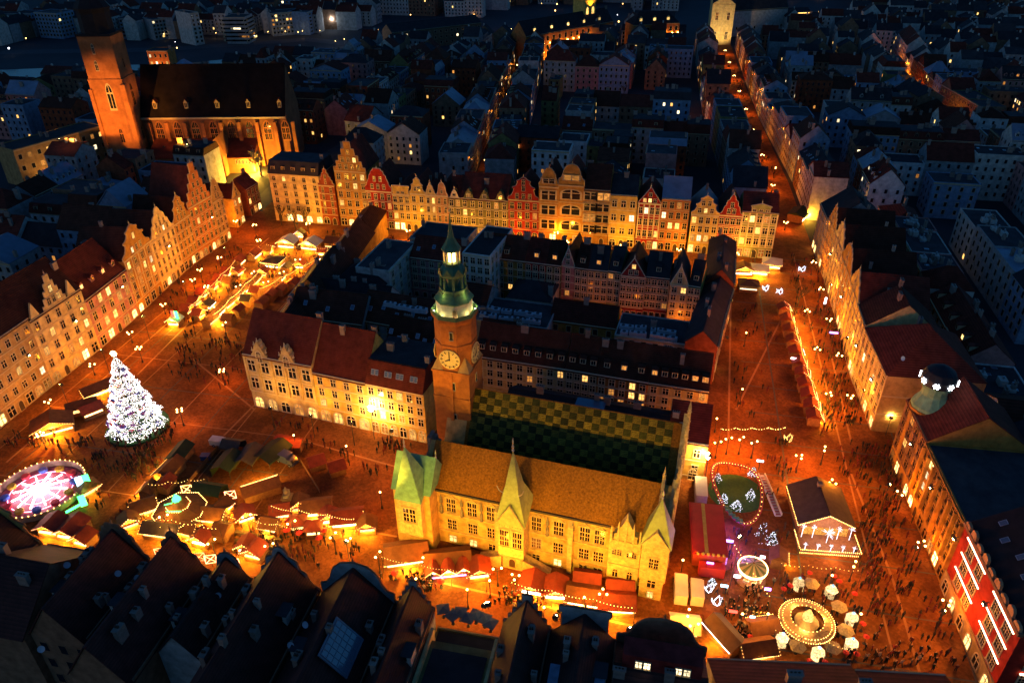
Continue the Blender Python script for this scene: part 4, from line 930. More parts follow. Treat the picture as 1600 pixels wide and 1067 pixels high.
for k in range(8):
    a = k * math.pi / 4; c, s = math.cos(a), math.sin(a)
    b.poly([(2.75 * c - 1.0 * s, 2.75 * s + 1.0 * c, 53.9), (2.75 * c + 1.0 * s, 2.75 * s - 1.0 * c, 53.9), (2.75 * c, 2.75 * s, 55.3)])
b.obj('gablet_ring', COPT, tw)
GOLD = glow('lantern_glow', (1, .62, .18), 9)
b = MB(); b.lathe([(.75, 56.0), (.75, 58.4)], 8); b.obj('lantern_lamp', GOLD, tw)
for k in range(8): a = P8 + k * math.pi / 4; MB().lathe([(.16, 56.0), (.14, 58.6)], 6, (1.55 * math.cos(a), 1.55 * math.sin(a), 0)).obj('column', TRIM, tw)
b = MB(); b.lathe([(1.95, 58.5), (1.9, 58.8), (1.2, 59.9), (.65, 61.0), (.3, 63.0), (.06, 66.0)], 8, ph=P8); b.obj('spire', COPT, tw)
MB().ball((0, 0, 66.2), .32).tube([(0, 0, 66.4), (0, 0, 67.6)], .06, 4).tube([(-.5, 0, 67.1), (.5, 0, 67.1)], .06, 4).obj('finial', CLK, tw)
for k in range(8):
    a = k * math.pi / 4 + .39
    MB().ball((4.2 * math.cos(a), 4.2 * math.sin(a), 45.25), .16, n=6, m=4).obj('gallery_lamp', BULBW, tw)
    lamp_light('POINT', 'gallery_light', tw, (4.25 * math.cos(a), 4.25 * math.sin(a), 45.5), 70, (1, .72, .22), .1)
    if k % 2: lamp_light('POINT', 'helm_light', tw, (3.4 * math.cos(a), 3.4 * math.sin(a), 49.9), 60, (1, .75, .2), .1)
lamp_light('POINT', 'lantern_light', tw, (0, -1.2, 57.4), 60, (1, .66, .2), .2)

# ---------------------------------------------------------------- brick church
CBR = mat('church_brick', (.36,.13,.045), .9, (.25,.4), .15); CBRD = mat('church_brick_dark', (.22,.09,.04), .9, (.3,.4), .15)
ch = thing('brick_church', 'great brick gothic church with tall square tower and long black roof', 'church', (0, 0, 0))
c0 = G(212, 262); ch.location = c0
b = MB(); b.box(-7.5, 7.5, -6, 7, 0, 42); b.box(-7.7, 7.7, -6.2, 7.2, 41.6, 42.2); b.box(-7.7, 7.7, -6.2, 7.2, 27, 27.4); b.box(-7.2, 7.2, -5.7, 6.7, 42, 60)
b.box(6.4, 8.6, -7.2, -5, 0, 40); b.box(-8.2, -6.6, -6.8, -5, 0, 38); b.obj('tower', CBR, ch)
b = MB(); b.box(-7.5, 7.5, -6, 7, 60, 61); b.lathe([(6.8, 61), (6.6, 69), (7.2, 71), (4.5, 75), (3.0, 77), (3.2, 82), (1.5, 85), (.1, 94)], 8, ph=P8); b.obj('helm', ROOF['dark'], ch)
for z, x, w_, h_ in ((29.5, .6, 2.6, 10.5), (14, .8, 1.6, 6.5), (4, 1, 2.0, 7), (46, -2, 1.2, 4), (53, -1.5, 1.0, 4)):
    window(ch, x, z, w_, h_, 'arch', CBR if z < 20 else TRIM, GLASS, -6 if z < 42 else -5.7, dt=1)
for z, w_, h_ in ((29.5, 2.2, 10), (14, 1.6, 6), (4, 1.6, 6), (46, 1.0, 4)): window(ch, 7.5 if z < 42 else 7.2, z, w_, h_, 'arch', CBR, GLASS, .5, math.pi / 2, dt=1)
nx0, nx1 = 8, 75
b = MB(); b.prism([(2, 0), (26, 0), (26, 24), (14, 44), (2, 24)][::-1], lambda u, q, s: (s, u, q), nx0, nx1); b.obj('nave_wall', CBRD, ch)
b = MB(); b.slab([(nx0, 1.2, 23), (nx1, 1.2, 23), (nx1, 14, 44.4), (nx0, 14, 44.4)], .3); b.slab([(nx0, 14, 44.4), (nx1, 14, 44.4), (nx1, 26.8, 23), (nx0, 26.8, 23)], .3); nr_ = b.obj('nave_roof', mat('church_roof', (.016,.011,.010), .9, (.3,.4), .05), ch)
for i in range(5):
    x = 15 + i * 14.4; o = link('dormer', dormer_mesh('gable', W['cream'], ROOF['red'], TRIMD), nr_, (x, 3.2, 26.8), 0, (1.7, 1.2, 3.0))
MB().box(nx0, nx1, .9, 1.3, 22.4, 23.2).obj('cornice', TRIM, ch)
for i in range(9):
    x = nx0 + 3 + i * 8.4; MB().box(x - .8, x + .8, .2, 2, 0, 21).obj('buttress', CBR, ch)
    if i < 8: window(ch, x + 4.2, 12.5, 3.2, 8.5, 'arch', CBR, GLASS, 2, dt=2)
b = MB(); b.prism([(-9, 0), (2, 0), (2, 13), (-9, 7.5)][::-1], lambda u, q, s: (s, u, q), 12, 60); b.obj('aisle_wall', CBR, ch)
b = MB(); b.slab([(11.6, -9.6, 7.4), (60.4, -9.6, 7.4), (60.4, 2, 13.3), (11.6, 2, 13.3)], .25); b.obj('aisle_roof', ROOF['red'], ch)
b = MB(); b.prism([(42, 0), (48, 0), (48, 9), (45, 17), (42, 9)], lambda u, q, s: (u, s, q), 2, -14); b.obj('porch', CBR, ch)
for i in range(5): window(ch, 33 + i * 1.7, 3, 1.0, 3.4, 'arch', TRIM, GLASS if i % 2 else LIT[2], -9, dt=0)
for i in range(6): window(ch, 52 + i * 1.5, 4.4, .8, 1.8, 'rect', TRIM, LIT[2], -9, dt=0)

# low dark-roofed range between the town hall and the dormered row
t, w_ = house('long low range with black roof and glass lantern right behind the chequered roof', thp(4.5, 33), thp(45, 33), 13, 10.5, roof='side', rh=3.6, wall='brown', roofm='dark', fl=2, nc=12, lit=.04, ground='plain', detail=1, group=GI, chim=5, sky=6, litm=[LIT[2]])
gl_ = MB(); gl_.box(-3.4, 3.4, -1.6, 1.6, 0, 2.6, 0); glo = gl_.obj('glass_lantern', SKYGLASS, t, (w_ * .5, 5.0, 12.2))
for i in range(8): MB().box(-.06, .06, -1.7, -1.58, 0, 2.7).obj('glazing_bar', TRIMW, glo, (-3.4 + i * .97, 0, 0))
for z in (0, 1.3, 2.6): MB().box(-3.5, 3.5, -1.74, -1.6, z, z + .1).obj('glazing_rail', TRIMW, glo)

# ---------------------------------------------------------------- the town around the square
ROADS = [([(1245, 420), (1205, 285), (1160, 185), (1140, 120), (1125, 60)], 18), ([(745, 300), (790, 175), (812, 110), (822, 75)], 7), ([(395, 330), (440, 285), (560, 215), (640, 150), (700, 100)], 10),
         ([(1500, 215), (1440, 175), (1400, 130), (1375, 85)], 13), ([(1600, 690), (1500, 655), (1390, 668)], 9)]
RSEG = []
for pts, w_ in ROADS:
    P = [G(*p) for p in pts]; RSEG += [(P[i], P[i + 1], w_ / 2) for i in range(len(P) - 1)]
def segd(p, a, b_):
    ab = b_ - a; t = max(0, min(1, (p - a).dot(ab) / ab.length_squared)); return (p - (a + ab * t)).length
def poly_in(p, poly):
    c = False; j = len(poly) - 1
    for i in range(len(poly)):
        a, b_ = poly[i], poly[j]
        if (a[1] > p.y) != (b_[1] > p.y) and p.x < (b_[0] - a[0]) * (p.y - a[1]) / (b_[1] - a[1]) + a[0]: c = not c
        j = i
    return c
def gpoly(*px): return [(G(*p).x, G(*p).y) for p in px]
NOGO = [[tuple(UV(u, v)[:2]) for u, v in ((-141, -125), (200, -125), (200, 118), (112, 124), (-141, 118))],
        [(c0.x - 16, c0.y - 16), (c0.x + 92, c0.y - 16), (c0.x + 92, c0.y + 32), (c0.x - 16, c0.y + 32)],
        gpoly((885, 190), (1060, 192), (1060, 150), (885, 150)),
        gpoly((-120, 150), (300, 132), (560, 98), (830, 66), (900, 30), (860, 20), (560, 50), (300, 64), (-120, 78)), gpoly((-40, 40), (530, 30), (520, -20), (-40, -20)), gpoly((600, 66), (770, 52), (770, 30), (600, 30)),
        gpoly((330, 345), (430, 330), (470, 240), (395, 250)), gpoly((365, 325), (445, 325), (450, 258), (360, 262)),
        gpoly((810, 90), (960, 72), (960, 10), (810, 10)), gpoly((985, 60), (1070, 60), (1070, 20), (985, 20)), gpoly((1080, 80), (1220, 70), (1220, -10), (1070, -10)),
        gpoly((1205, 50), (1320, 50), (1320, -5), (1205, -5))]
# keep the hand-built houses' ground free
_e = [G(1268, 380), G(1362, 676), G(1500, 690), G(1400, 380)]
NOGO.append(gpoly((0, 330), (180, 280), (175, 232), (10, 225)))
def free(p, r):
    if any(segd(p, a, b_) < w_ + r for a, b_, w_ in RSEG): return False
    return not any(poly_in(p, q) for q in NOGO)
CW = ['grey', 'white', 'pale', 'brown', 'brown', 'blue', 'blue', 'brick', 'pink', 'brick', 'olive', 'grey']
CR = ['red', 'dark', 'brown', 'blue', 'felt', 'red', 'brown', 'felt']
CWN = dict(grey='grey', white='whitish', pale='pale', ochre='ochre', cream='cream', brown='brown', blue='bluish', stone='stone-coloured', pink='pinkish', brick='brick', olive='olive')
CRN = dict(red='red tiled', dark='black slate', brown='brown tiled', blue='pale zinc', felt='dark flat felt')
cand = []
RC = random.Random(5)
v = -150.0
while v < 860:
    bd = RC.uniform(52, 64); u = -620.0 + RC.uniform(0, 20)
    while u < 620:
        bw_ = RC.uniform(58, 92)
        # perimeter houses of one block: front row, back row, two sides, one court wing
        for row in range(4):
            if row in (0, 1):
                x = 0.0
                while x < bw_ - 6:
                    w_ = RC.uniform(10, 20)
                    if x + w_ > bw_: w_ = bw_ - x
                    if w_ > 6: cand.append((u + x, v + (0 if row == 0 else bd), w_, 0 if row == 0 else 1, RC.random()))
                    x += w_
            else:
                y = 13.5
                while y < bd - 16:
                    w_ = RC.uniform(10, 16)
                    if y + w_ > bd - 13: w_ = bd - 13 - y
                    if w_ > 6: cand.append((u + (0 if row == 2 else bw_), v + y, w_, row, RC.random()))
                    y += w_
        if RC.random() < .7: cand.append((u + bw_ * .35, v + bd * .42, RC.uniform(12, 22), 0, RC.random()))
        u += bw_ + RC.uniform(7, 10)
    v += bd + RC.uniform(8, 10)
houses = []
lined = []
for pts, w_ in ROADS[:4]:
    P = [G(*p) for p in pts]
    for i in range(len(P) - 1):
        a, b_ = P[i], P[i + 1]; d = (b_ - a); L_ = d.length; d.normalize(); n_ = Vector((-d.y, d.x, 0))
        for sd in (1, -1):
            x = 1.0
            while x < L_ - 7:
                ww_ = min(RC.uniform(12, 20), L_ - x - .5)
                o = n_ * sd * (w_ / 2 + .2); A, B = (a + d * x + o, a + d * (x + ww_) + o) if sd > 0 else (a + d * (x + ww_) + o, a + d * x + o)
                c = (A + B) / 2 + n_ * sd * 6.2
                if not any(poly_in(q, g) for q in (c, A, B) for g in NOGO) and all((c - l).length > 11 for l, _ in lined) and all(segd(c, *r_[:2]) > r_[2] + 5 for r_ in RSEG):
                    px, py = PX((c.x, c.y, 8)); lined.append((c, ww_))
                    if -70 < px < 1670 and -90 < py: houses.append((math.hypot(c.x, c.y), A, B, 12.5, 0, RC.random(), px, py))
                x += ww_ + .1
for (u, v, w_, row, r) in cand:
    dp = 12.5
    if row == 0: A, B = UV(u, v), UV(u + w_, v)
    elif row == 1: A, B = UV(u + w_, v), UV(u, v)
    elif row == 2: A, B = UV(u, v + w_), UV(u, v)
    else: A, B = UV(u, v), UV(u, v + w_)
    d = (B - A).normalized(); n_ = Vector((-d.y, d.x, 0)); c = (A + B) / 2 + n_ * dp / 2
    px, py = PX((c.x, c.y, 8))
    if (c - C_).dot(F_) < 20 or not (-70 < px < 1670 and -90 < py < 1150): continue
    if not free(c, 6.5) or not free(A, 1) or not free(B, 1) or not free(A + n_ * dp, 1) or not free(B + n_ * dp, 1): continue
    if any((c - l).length < 10 + lw * .42 for l, lw in lined): continue
    dist = math.hypot(c.x, c.y)
    if dist < 60: continue
    houses.append((dist, A, B, dp, row, r, px, py))
houses.sort(key=lambda q: q[0])
def zone(px, py):
    if px < 140 and py > 255: return 'behind the spiky-gabled row'
    if px < 420 and py < 255: return 'around the brick church'
    if px > 1245 and py > 330: return 'behind the row facing the red stalls'
    if px > 1190: return 'right of the lit street'
    if py > 215: return 'just behind the far gabled row'
    if px < 760: return 'left of the yellow-lit lane'
    return 'between the two lit streets'
FARL = LIT[1]
MASS = MB()
MM = [W['grey'], W['pale'], W['brown'], ROOF['red'], ROOF['dark'], ROOF['felt'], GLASS, LIT[1]]
SILLM = TRIM
LABN = {}
for k, (dist, A, B, dp, row, r, px, py) in enumerate(houses):
    rr = random.Random(int(r * 1e6)); wl = rr.choice(CW); rf = rr.choice(CR)
    h = rr.uniform(12.5, 19.5) * (1.05 if dist < 420 else .95); rt = 'flat' if rf in ('felt',) else rr.choice(['side', 'side', 'side', 'hip', 'front', 'mansard'])
    d = B - A; w_ = d.length; rh = rr.uniform(3.2, 6.2) if rt != 'mansard' else rr.uniform(2.6, 3.6)
    fl = 4 if h < 17 else 5; nc = max(2, int(w_ / rr.uniform(2.8, 3.6)))
    if k < 290:
        lp = rr.choice([0, .02, .04, .08, .14])
        near = dist < 200
        lab_ = '%s %d-storey house with %s %sroof %s' % (CWN[wl], fl, CRN[rf], dict(side='pitched ', hip='hipped ', front='gable-fronted ', mansard='mansard ', flat='')[rt], zone(px, py)); LABN[lab_] = LABN.get(lab_, 0) + 1; nth = LABN[lab_]
        t, _ = house(lab_ if nth == 1 else lab_.replace(' house with', ' house farther back with' if nth == 2 else ' house farthest back with'), A, B, dp, h, roof=rt, rh=rh, wall=wl, roofm=rf, fl=fl, nc=nc, lit=lp, ground=None,
                     detail=1 if near else 0, bands='top', chim=rr.choice([1, 2, 3]), dorm=rr.choice([0, 0, 2, 3, 4]) if rt in ('side', 'mansard') else 0, dkind=rr.choice(['box', 'gable']), group='houses of the old town ' + zone(px, py),
                     sky=rr.choice([0, 0, 2, 4]) if rt in ('side', 'flat') else 0, name='town_house')
        if not near:
            wb = MB(); fh = (h - 1.7) / fl
            def grid(n, place):
                for f in range(fl):
                    z = 1.2 + f * fh + fh * .22
                    for i in range(n):
                        if rr.random() < lp: place(i, z, True)
                        else: place(i, z, False)
            def pf(i, z, l):
                x = w_ * (i + .5) / nc
                if l: far_window(t, x, z, 1.15, 1.7, rr.choice(LIT), SILLM)
                else: wb.box(x - .66, x + .66, -.05, .02, z - .1, z + 1.8, 1); wb.box(x - .5, x + .5, -.08, -.05, z, z + 1.66, 0)
            grid(nc, pf)
            ns = max(2, int(dp / 3.4))
            def ps(i, z, l):
                y = dp * (i + .5) / ns
                if l and rr.random() < .5: far_window(t, w_ - .03, z, 1.15, 1.7, rr.choice(LIT), SILLM, y, math.pi / 2); return
                wb.box(w_ - .06, w_ + .02, y - .5, y + .5, z, z + 1.6, 0); wb.box(-.02, .06, y - .5, y + .5, z, z + 1.6, 0)
            if rr.random() < .6: grid(ns, ps)
            def pb(i, z, l):
                x = w_ * (i + .5) / nc
                if l: far_window(t, x, z, 1.15, 1.7, rr.choice(LIT), SILLM, dp, math.pi)
                else: wb.box(x - .5, x + .5, dp, dp + .06, z, z + 1.6, 0)
            grid(nc, pb)
            if wb.v: tag(wb.obj('windows', [GLASS, SILLM], t), kind='stuff')
    else:
        # too far to tell apart: one mass
        a = math.atan2(d.y, d.x); ca, sa = math.cos(a), math.sin(a)
        def T(x, y, z): return (A.x + x * ca - y * sa, A.y + x * sa + y * ca, z)
        def bx(x0, x1, y0, y1, z0, z1, mi):
            q = len(MASS.v); MASS.v += [T(x, y, z) for z in (z0, z1) for x, y in ((x0, y0), (x1, y0), (x1, y1), (x0, y1))]
            MASS.f += [tuple(q + i for i in s) for s in ((4, 5, 6, 7), (0, 1, 5, 4), (1, 2, 6, 5), (2, 3, 7, 6), (3, 0, 4, 7))]; MASS.m += [mi] * 5
        wi = rr.randrange(3); ri = 3 + rr.randrange(3)
        bx(0, w_, 0, dp, 0, h, wi)
        MASS.poly([T(0, -.3, h), T(w_, -.3, h), T(w_, dp / 2, h + rh), T(0, dp / 2, h + rh)], ri); MASS.poly([T(0, dp + .3, h), T(0, dp / 2, h + rh), T(w_, dp / 2, h + rh), T(w_, dp + .3, h)], ri)
        MASS.poly([T(0, 0, h), T(0, dp / 2, h + rh), T(0, dp, h)], wi); MASS.poly([T(w_, 0, h), T(w_, dp, h), T(w_, dp / 2, h + rh)], wi)
        bx(w_ * .2, w_ * .2 + 1, dp * .5, dp * .5 + .8, h, h + rh + 1, 1)
        for f in range(fl):
            for i in range(nc):
                x = w_ * (i + .5) / nc; z = 2 + f * (h - 2) / fl
                bx(x - .55, x + .55, -.06, 0, z, z + 1.7, 7 if rr.random() < .05 else 6)
if MASS.v: tag(MASS.obj('distant_houses', MM), 'dark mass of distant town houses towards the river', 'houses', None, 'stuff')
NCITY = len(houses)

# ---------------------------------------------------------------- landmarks in the distance
def block(name, label, cat, pl, pr, z, depth, wall, roofm, fl, nc, pm, lit=.08, rt='flat', rh=6, group=None, ww=1.8, wh=1.8, side='R'):
    A, B = G(*pl, z), G(*pr, z)
    return house(label, A, B, depth, z, roof=rt, rh=rh, wall=wall, roofm=roofm, fl=fl, nc=nc, lit=lit, ground=None, detail=1, bands='top', chim=1, group=group, ww=ww, wh=wh, name=name, cat=cat, side=side)
GM = 'modern blocks across the river'
block('apartment_block', 'pale modern block with grid of windows at the upper left edge', 'building', (-20, 22), (48, 22), 18, 18, 'blue', 'felt', 5, 12, None, .04, group=GM)
block('apartment_block', 'pale narrow block beside the dark church helm', 'building', (52, 20), (88, 22), 20, 18, 'blue', 'felt', 6, 7, None, .03, group=GM)
block('apartment_block', 'long dim block right of the church helm across the river', 'building', (185, 30), (232, 26), 16, 16, 'blue', 'felt', 5, 9, None, .06, group=GM)
block('apartment_block', 'terrace of dim flats with lit street doors across the river', 'building', (236, 32), (300, 24), 16, 16, 'grey', 'felt', 5, 12, None, .06, group=GM)
block('apartment_block', 'beige slab tower block end across the river', 'building', (296, 22), (310, 20), 24, 22, 'pale', 'felt', 7, 2, None, .02, group=GM)
block('office_block', 'office block with white horizontal bands across the river', 'building', (348, 28), (382, 28), 20, 18, 'grey', 'felt', 6, 3, None, .05, group=GM, ww=9, wh=1.4)
block('apartment_block', 'block with several warm windows near the bridge', 'building', (422, 22), (472, 18), 18, 18, 'grey', 'felt', 5, 9, None, .16, group=GM)
block('apartment_block', 'striped glass corner block near the white street lamps', 'building', (480, 20), (512, 8), 18, 18, 'blue', 'felt', 6, 5, None, .05, group=GM, ww=4, wh=1.2)
block('apartment_block', 'block at the upper edge above the striped corner block', 'building', (390, -4), (470, -6), 20, 16, 'blue', 'felt', 6, 12, None, .10, group=GM)
block('riverside_hall', 'long dark riverside hall with a row of golden ground-floor lights', 'building', (612, 52), (752, 36), 14, 18, 'brown', 'dark', 3, 16, None, .10, rt='side', rh=5)
uni, uw = block('baroque_university', 'long baroque building with rows of orange uplit windows and small lit tower', 'building', (822, 58), (958, 34), 20, 16, 'orange', 'dark', 3, 15, None, .0, rt='side', rh=9, ww=2.2, wh=3.4)
UPL = glow('uplight_lens', (1, .5, .08), 60)
for f in range(2):
    for i in range(15):
        x = uw * (i + .5) / 15 + 1.6; MB().box(-.35, .35, -.9, -.5, 0, .3).obj('uplight', UPL, uni, (x, 0, 7.2 + f * 6))
for i in range(5): link('dormer', dormer_mesh('gable', W['cream'], ROOF['dark'], LIT[1]), uni, (uw * (i + .6) / 5.4, 2, 21.6), 0, (2.6, 1.5, 3))
b = MB(); b.box(-6, 6, -6, 6, 0, 36); b.box(-6.6, 6.6, -6.6, 6.6, 36, 37.4); b.lathe([(4.6, 37.4), (4.6, 46), (5, 46.5), (2, 50), (.3, 52)], 8, ph=P8); b.obj('tower', W['yellow'], uni, (uw * .78, 12, 0))
for x in (-3, 3): window(uni, uw * .78 + x, 26, 2.6, 6, 'arch', TRIM, LIT[0], 5.95, dt=0); 
for x, z in ((-3.2, 24), (3.2, 24), (0, 38)): lamp_light('SPOT', 'tower_uplight', uni, (uw * .78 + x * 1.4, 2.5, z - 6), 6000, (1, .5, .06), .3, (rad(150), 0, 0), rad(110))
u2, w2 = block('baroque_wing', 'baroque corner wing with pairs of glowing uplights', 'building', (990, 40), (1062, 36), 20, 16, 'orange', 'dark', 3, 8, None, .0, rt='hip', rh=8, ww=2.2, wh=3.2)
for f in range(2):
    for i in range(8): MB().box(-.35, .35, -.9, -.5, 0, .3).obj('uplight', UPL, u2, (w2 * (i + .5) / 8 + 1.3, 0, 7.2 + f * 6))
for i in range(3): link('dormer', dormer_mesh('gable', W['cream'], ROOF['dark'], LIT[1]), u2, (w2 * (i + .6) / 3.4, 2, 21.6), 0, (2.6, 1.5, 3))
for o, w_, n in ((uni, uw, 7), (u2, w2, 4)):
    for i in range(n): lamp_light('SPOT', 'wall_uplight', o, (w_ * (i + .5) / n, -6, 1.5), 6000, (1, .36, .03), .4, (rad(125), 0, 0), rad(120))
jc, jw = house('baroque church front lit white at the end of the lit street', G(1106, 70), G(1141, 71), 40, 30, roof='side', rh=11, wall='cream', roofm='dark', fl=2, nc=2, lit=0, ground=None, detail=2, ww=1.8, wh=5, pil=True, name='baroque_church', cat='church', chim=0)
b = MB(); b.prism([(0, 30), (jw, 30), (jw / 2, 36)], lambda u, q, s: (u, s, q), .5, -.5); b.obj('pediment', W['cream'], jc)
lamp_light('SPOT', 'facade_light', jc, (jw / 2, -22, 2), 30000, (1, .72, .3), .5, (rad(122), 0, 0), rad(80))
house('long black church roof at the upper edge beyond the lit street', G(1142, 58), G(1225, 52), 18, 20, roof='side', rh=14, wall='pale', roofm='dark', fl=1, nc=6, lit=0, ground=None, detail=1, name='church_nave', cat='church', chim=0)
pb, pw = block('lit_palace', 'ochre palace with glowing cornice line and wall uplights at the upper right', 'building', (1210, 22), (1268, 20), 13, 14, 'yellow', 'dark', 2, 8, None, .3, rt='side', rh=3)
MB().box(0, pw, -.6, -.3, 12.6, 13.2).obj('cornice_light', STRIP, pb)
pb2, pw2 = block('lit_palace_wing', 'lower ochre palace wing with glowing cornice line', 'building', (1270, 28), (1304, 26), 10, 12, 'yellow', 'dark', 1, 5, None, .1, rt='side', rh=3)
MB().box(0, pw2, -.6, -.3, 9.6, 10.2).obj('cornice_light', STRIP, pb2)
for o, w_, n in ((pb, pw, 4), (pb2, pw2, 3)):
    for i in range(n): MB().box(-.35, .35, -1.4, -.9, .2, .6).obj('uplight', UPL, o, (w_ * (i + .5) / n, 0, 0)); lamp_light('SPOT', 'wall_uplight', o, (w_ * (i + .5) / n, -2, .8), 900, (1, .6, .15), .3, (rad(165), 0, 0), rad(100))
gl, gw_ = house('brown glazed building glowing orange above the church roof', G(238, 118), G(270, 118), 12, 16, roof='flat', wall='orange', roofm='felt', fl=3, nc=4, lit=.5, ground=None, detail=1, name='glazed_building', cat='building')
lamp_light('SPOT', 'facade_light', gl, (gw_ / 2, -8, 1), 9000, (1, .35, .06), .3, (rad(140), 0, 0), rad(100))
cl, cw_ = house('classical corner building with lit shop windows beside the brick church tower', G(20, 236, 17), G(160, 197, 17), 14, 17, roof='flat', wall='stone', roofm='felt', fl=3, nc=10, lit=.45, ground=None, detail=1, ww=1.6, wh=2.2, name='corner_store', cat='building', chim=3)
lamp_light('SPOT', 'facade_light', cl, (cw_ * .3, -9, 1), 5000, (1, .5, .12), .3, (rad(140), 0, 0), rad(120))

# houses filling the ground behind the row that faces the red stalls
u0, _ = toUV(G(1330, 592)); rq = random.Random(77); k = 0

for col, du in ((0, 24), (1, 50), (2, 76)):
    v = -96.0
    while v < 112:
        w_ = rq.uniform(11, 20); dp = 12.0; uu = u0 + du + (0 if v > -35 else 4)
        A, B = (UV(uu, v + w_), UV(uu, v)) if col != 1 else (UV(uu + dp, v), UV(uu + dp, v + w_))
        c = (A + B) / 2; px, py = PX((c.x, c.y, 10))
        if px < 1690 and py < 1140:
            rf = rq.choice(['red', 'felt', 'blue', 'brown', 'felt', 'dark']); wl = rq.choice(['pale', 'white', 'grey', 'blue', 'pink']); rt_ = 'flat' if rf in ('felt', 'blue') else rq.choice(['side', 'side', 'front', 'hip']); h = rq.uniform(11, 16)
            lab_ = '%s house with %s %sroof behind the stall-side row' % (CWN[wl], CRN[rf], dict(side='pitched ', hip='hipped ', front='gable-fronted ', flat='')[rt_]); LABN[lab_] = LABN.get(lab_, 0) + 1; nth = LABN[lab_]
            t, _ = house(lab_ if nth == 1 else lab_.replace(' house with', ', %s from the near end, with' % ('second third fourth fifth sixth seventh eighth'.split()[min(nth, 8) - 2])), A, B, dp, h, roof=rt_, rh=rq.uniform(3.5, 6), wall=wl, roofm=rf, fl=4, nc=4, lit=rq.choice([0, .06, .15]), ground=None, detail=1, bands='top', chim=3, sky=rq.choice([0, 3, 5]), dorm=rq.choice([0, 3]) if rt_ == 'side' else 0, dkind='box', group='houses behind the stall-side row', name='town_house', rearwin=True, side='R')
            if rt_ == 'flat':
                for j in range(3): MB().box(-1.2, 1.2, -.9, .9, 0, rq.uniform(.8, 1.8)).box(-.2, .2, -.2, .2, 1, 2.4, 1).obj('roof_unit', [W['pale'], METALP], t, (rq.uniform(2, w_ - 2), rq.uniform(2, dp - 2), h + .02))
            k += 1
        v += w_ + .1

# ---------------------------------------------------------------- street lamps and floodlights
GLOBE = glow('lamp_globe', (1, .50, .13), 18)
def lamp_meshes(n, H):
    def mk():
        b = MB(); b.lathe([(.28, 0), (.22, .5), (.10, .9), (.075, H - .4), (.12, H - .3), (.05, H)], 8)
        if n > 1:
            for k in range(n):
                a = 2 * math.pi * k / n; b.tube([(0, 0, H - .9), (.5 * math.cos(a), .5 * math.sin(a), H - .75), (.8 * math.cos(a), .8 * math.sin(a), H - .45)], .04, 5)
        p = b.mesh('post', METAL)
        g = MB().ball((0, 0, 0), .21, n=10, m=6).mesh('globe', GLOBE)
        return p, g
    return cached(('lamp', n, H), mk)
def street_lamp(px, py, label, n=1, H=5.0, E=2600, z0=0.0, base=None, col=SODIUM, grp='street lamps', loc=None):
    """px,py: picture point of the lamp head"""
    p = loc or G(px, py, H)
    t = thing('street_lamp', label, 'street lamp', (p.x, p.y, z0), RND.uniform(0, 1.5), grp)
    pm, gm = lamp_meshes(n, H)
    link('post', pm, t)
    for k in range(n):
        a = 2 * math.pi * k / n
        link('globe', gm, t, (.8 * math.cos(a), .8 * math.sin(a), H - .15) if n > 1 else (0, 0, H + .25))
    lamp_light('POINT', 'lamp_light', t, (0, 0, H + .75), E, col, .5)
    return t
LM = [(216, 543, 4, 'four-globe lamp near the top of the lit christmas tree'), (346, 578, 4, 'four-globe lamp on the open paving before the cream hall'), (280, 640, 4, 'four-globe lamp right of the lit christmas tree'), (62, 677, 5, 'five-globe lamp beside the stall left of the tree'),
      (322, 447, 4, 'four-globe lamp beside the double row of huts'), (312, 421, 3, 'lamp by the shop fronts near the tall stepped gable'), (368, 345, 3, 'lamp at the corner lane by the church'), (397, 351, 3, 'lamp before the small gabled house near the church'), (404, 375, 4, 'lamp at the upper end of the hut market'),
      (459, 681, 1, 'single lamp behind the dark tent yard'), (541, 698, 1, 'single lamp on the paving below the yellow shop row'), (626, 716, 1, 'single lamp at the corner of the copper-roofed bay'), (594, 770, 1, 'tall single lamp left of the town hall'), (548, 842, 1, 'slim black lamp post in front of the red huts'),
      (661, 872, 1, 'lamp between the two largest lit stalls'), (777, 887, 2, 'lamp in front of the middle copper spire'), (765, 908, 1, 'lamp by the near terrace'), (913, 934, 1, 'lamp among the brown stalls'), (1067, 876, 1, 'lamp beside the red trailer roof'),
      (1166, 521, 1, 'low lamp alone on the dark paving lane'), (1160, 609, 1, 'lamp at the middle of the wide dark lane'), (1122, 690, 2, 'first of four twin lamps before the toy track'), (1139, 684, 2, 'second of four twin lamps before the toy track'), (1159, 684, 2, 'third of four twin lamps before the toy track'), (1179, 690, 2, 'fourth of four twin lamps before the toy track'),
      (1109, 403, 4, 'three-globe lamp before the yellow baroque gable'), (921, 362, 3, 'lamp before the wide-windowed shop house'), (870, 363, 3, 'bright lamp before the round-arched gable'), (1076, 956, 2, 'white-headed lamp behind the round dark gable'), (1085, 975, 2, 'lamp behind the big dark roof'),
      (1301, 752, 3, 'lamp behind the dark-roofed beer hall'), (1289, 700, 2, 'lamp near the smoky grill'), (1250, 712, 3, 'bright lamp among the grill lights'), (1336, 880, 2, 'lamp at the corner of the beer hall'), (1212, 262, 2, 'lamp where the lit street begins'), (1155, 350, 0, ''), (455, 290, 0, '')]
for x, y, n, lb in LM:
    if n: street_lamp(x, y, lb, n, 5.0 if n > 1 else 4.5, 2700 if n > 1 else 1800)
GB = 'globe lamps lining the shop fronts'
def lamprow(a, b_, n, lab, E=2600, H=5.0, col=SODIUM):
    A, B = G(*a), G(*b_)
    for i in range(n):
        p = A.lerp(B, (i + .5) / n); street_lamp(0, 0, lab, 3, H, E, loc=p, grp=GB, col=col)
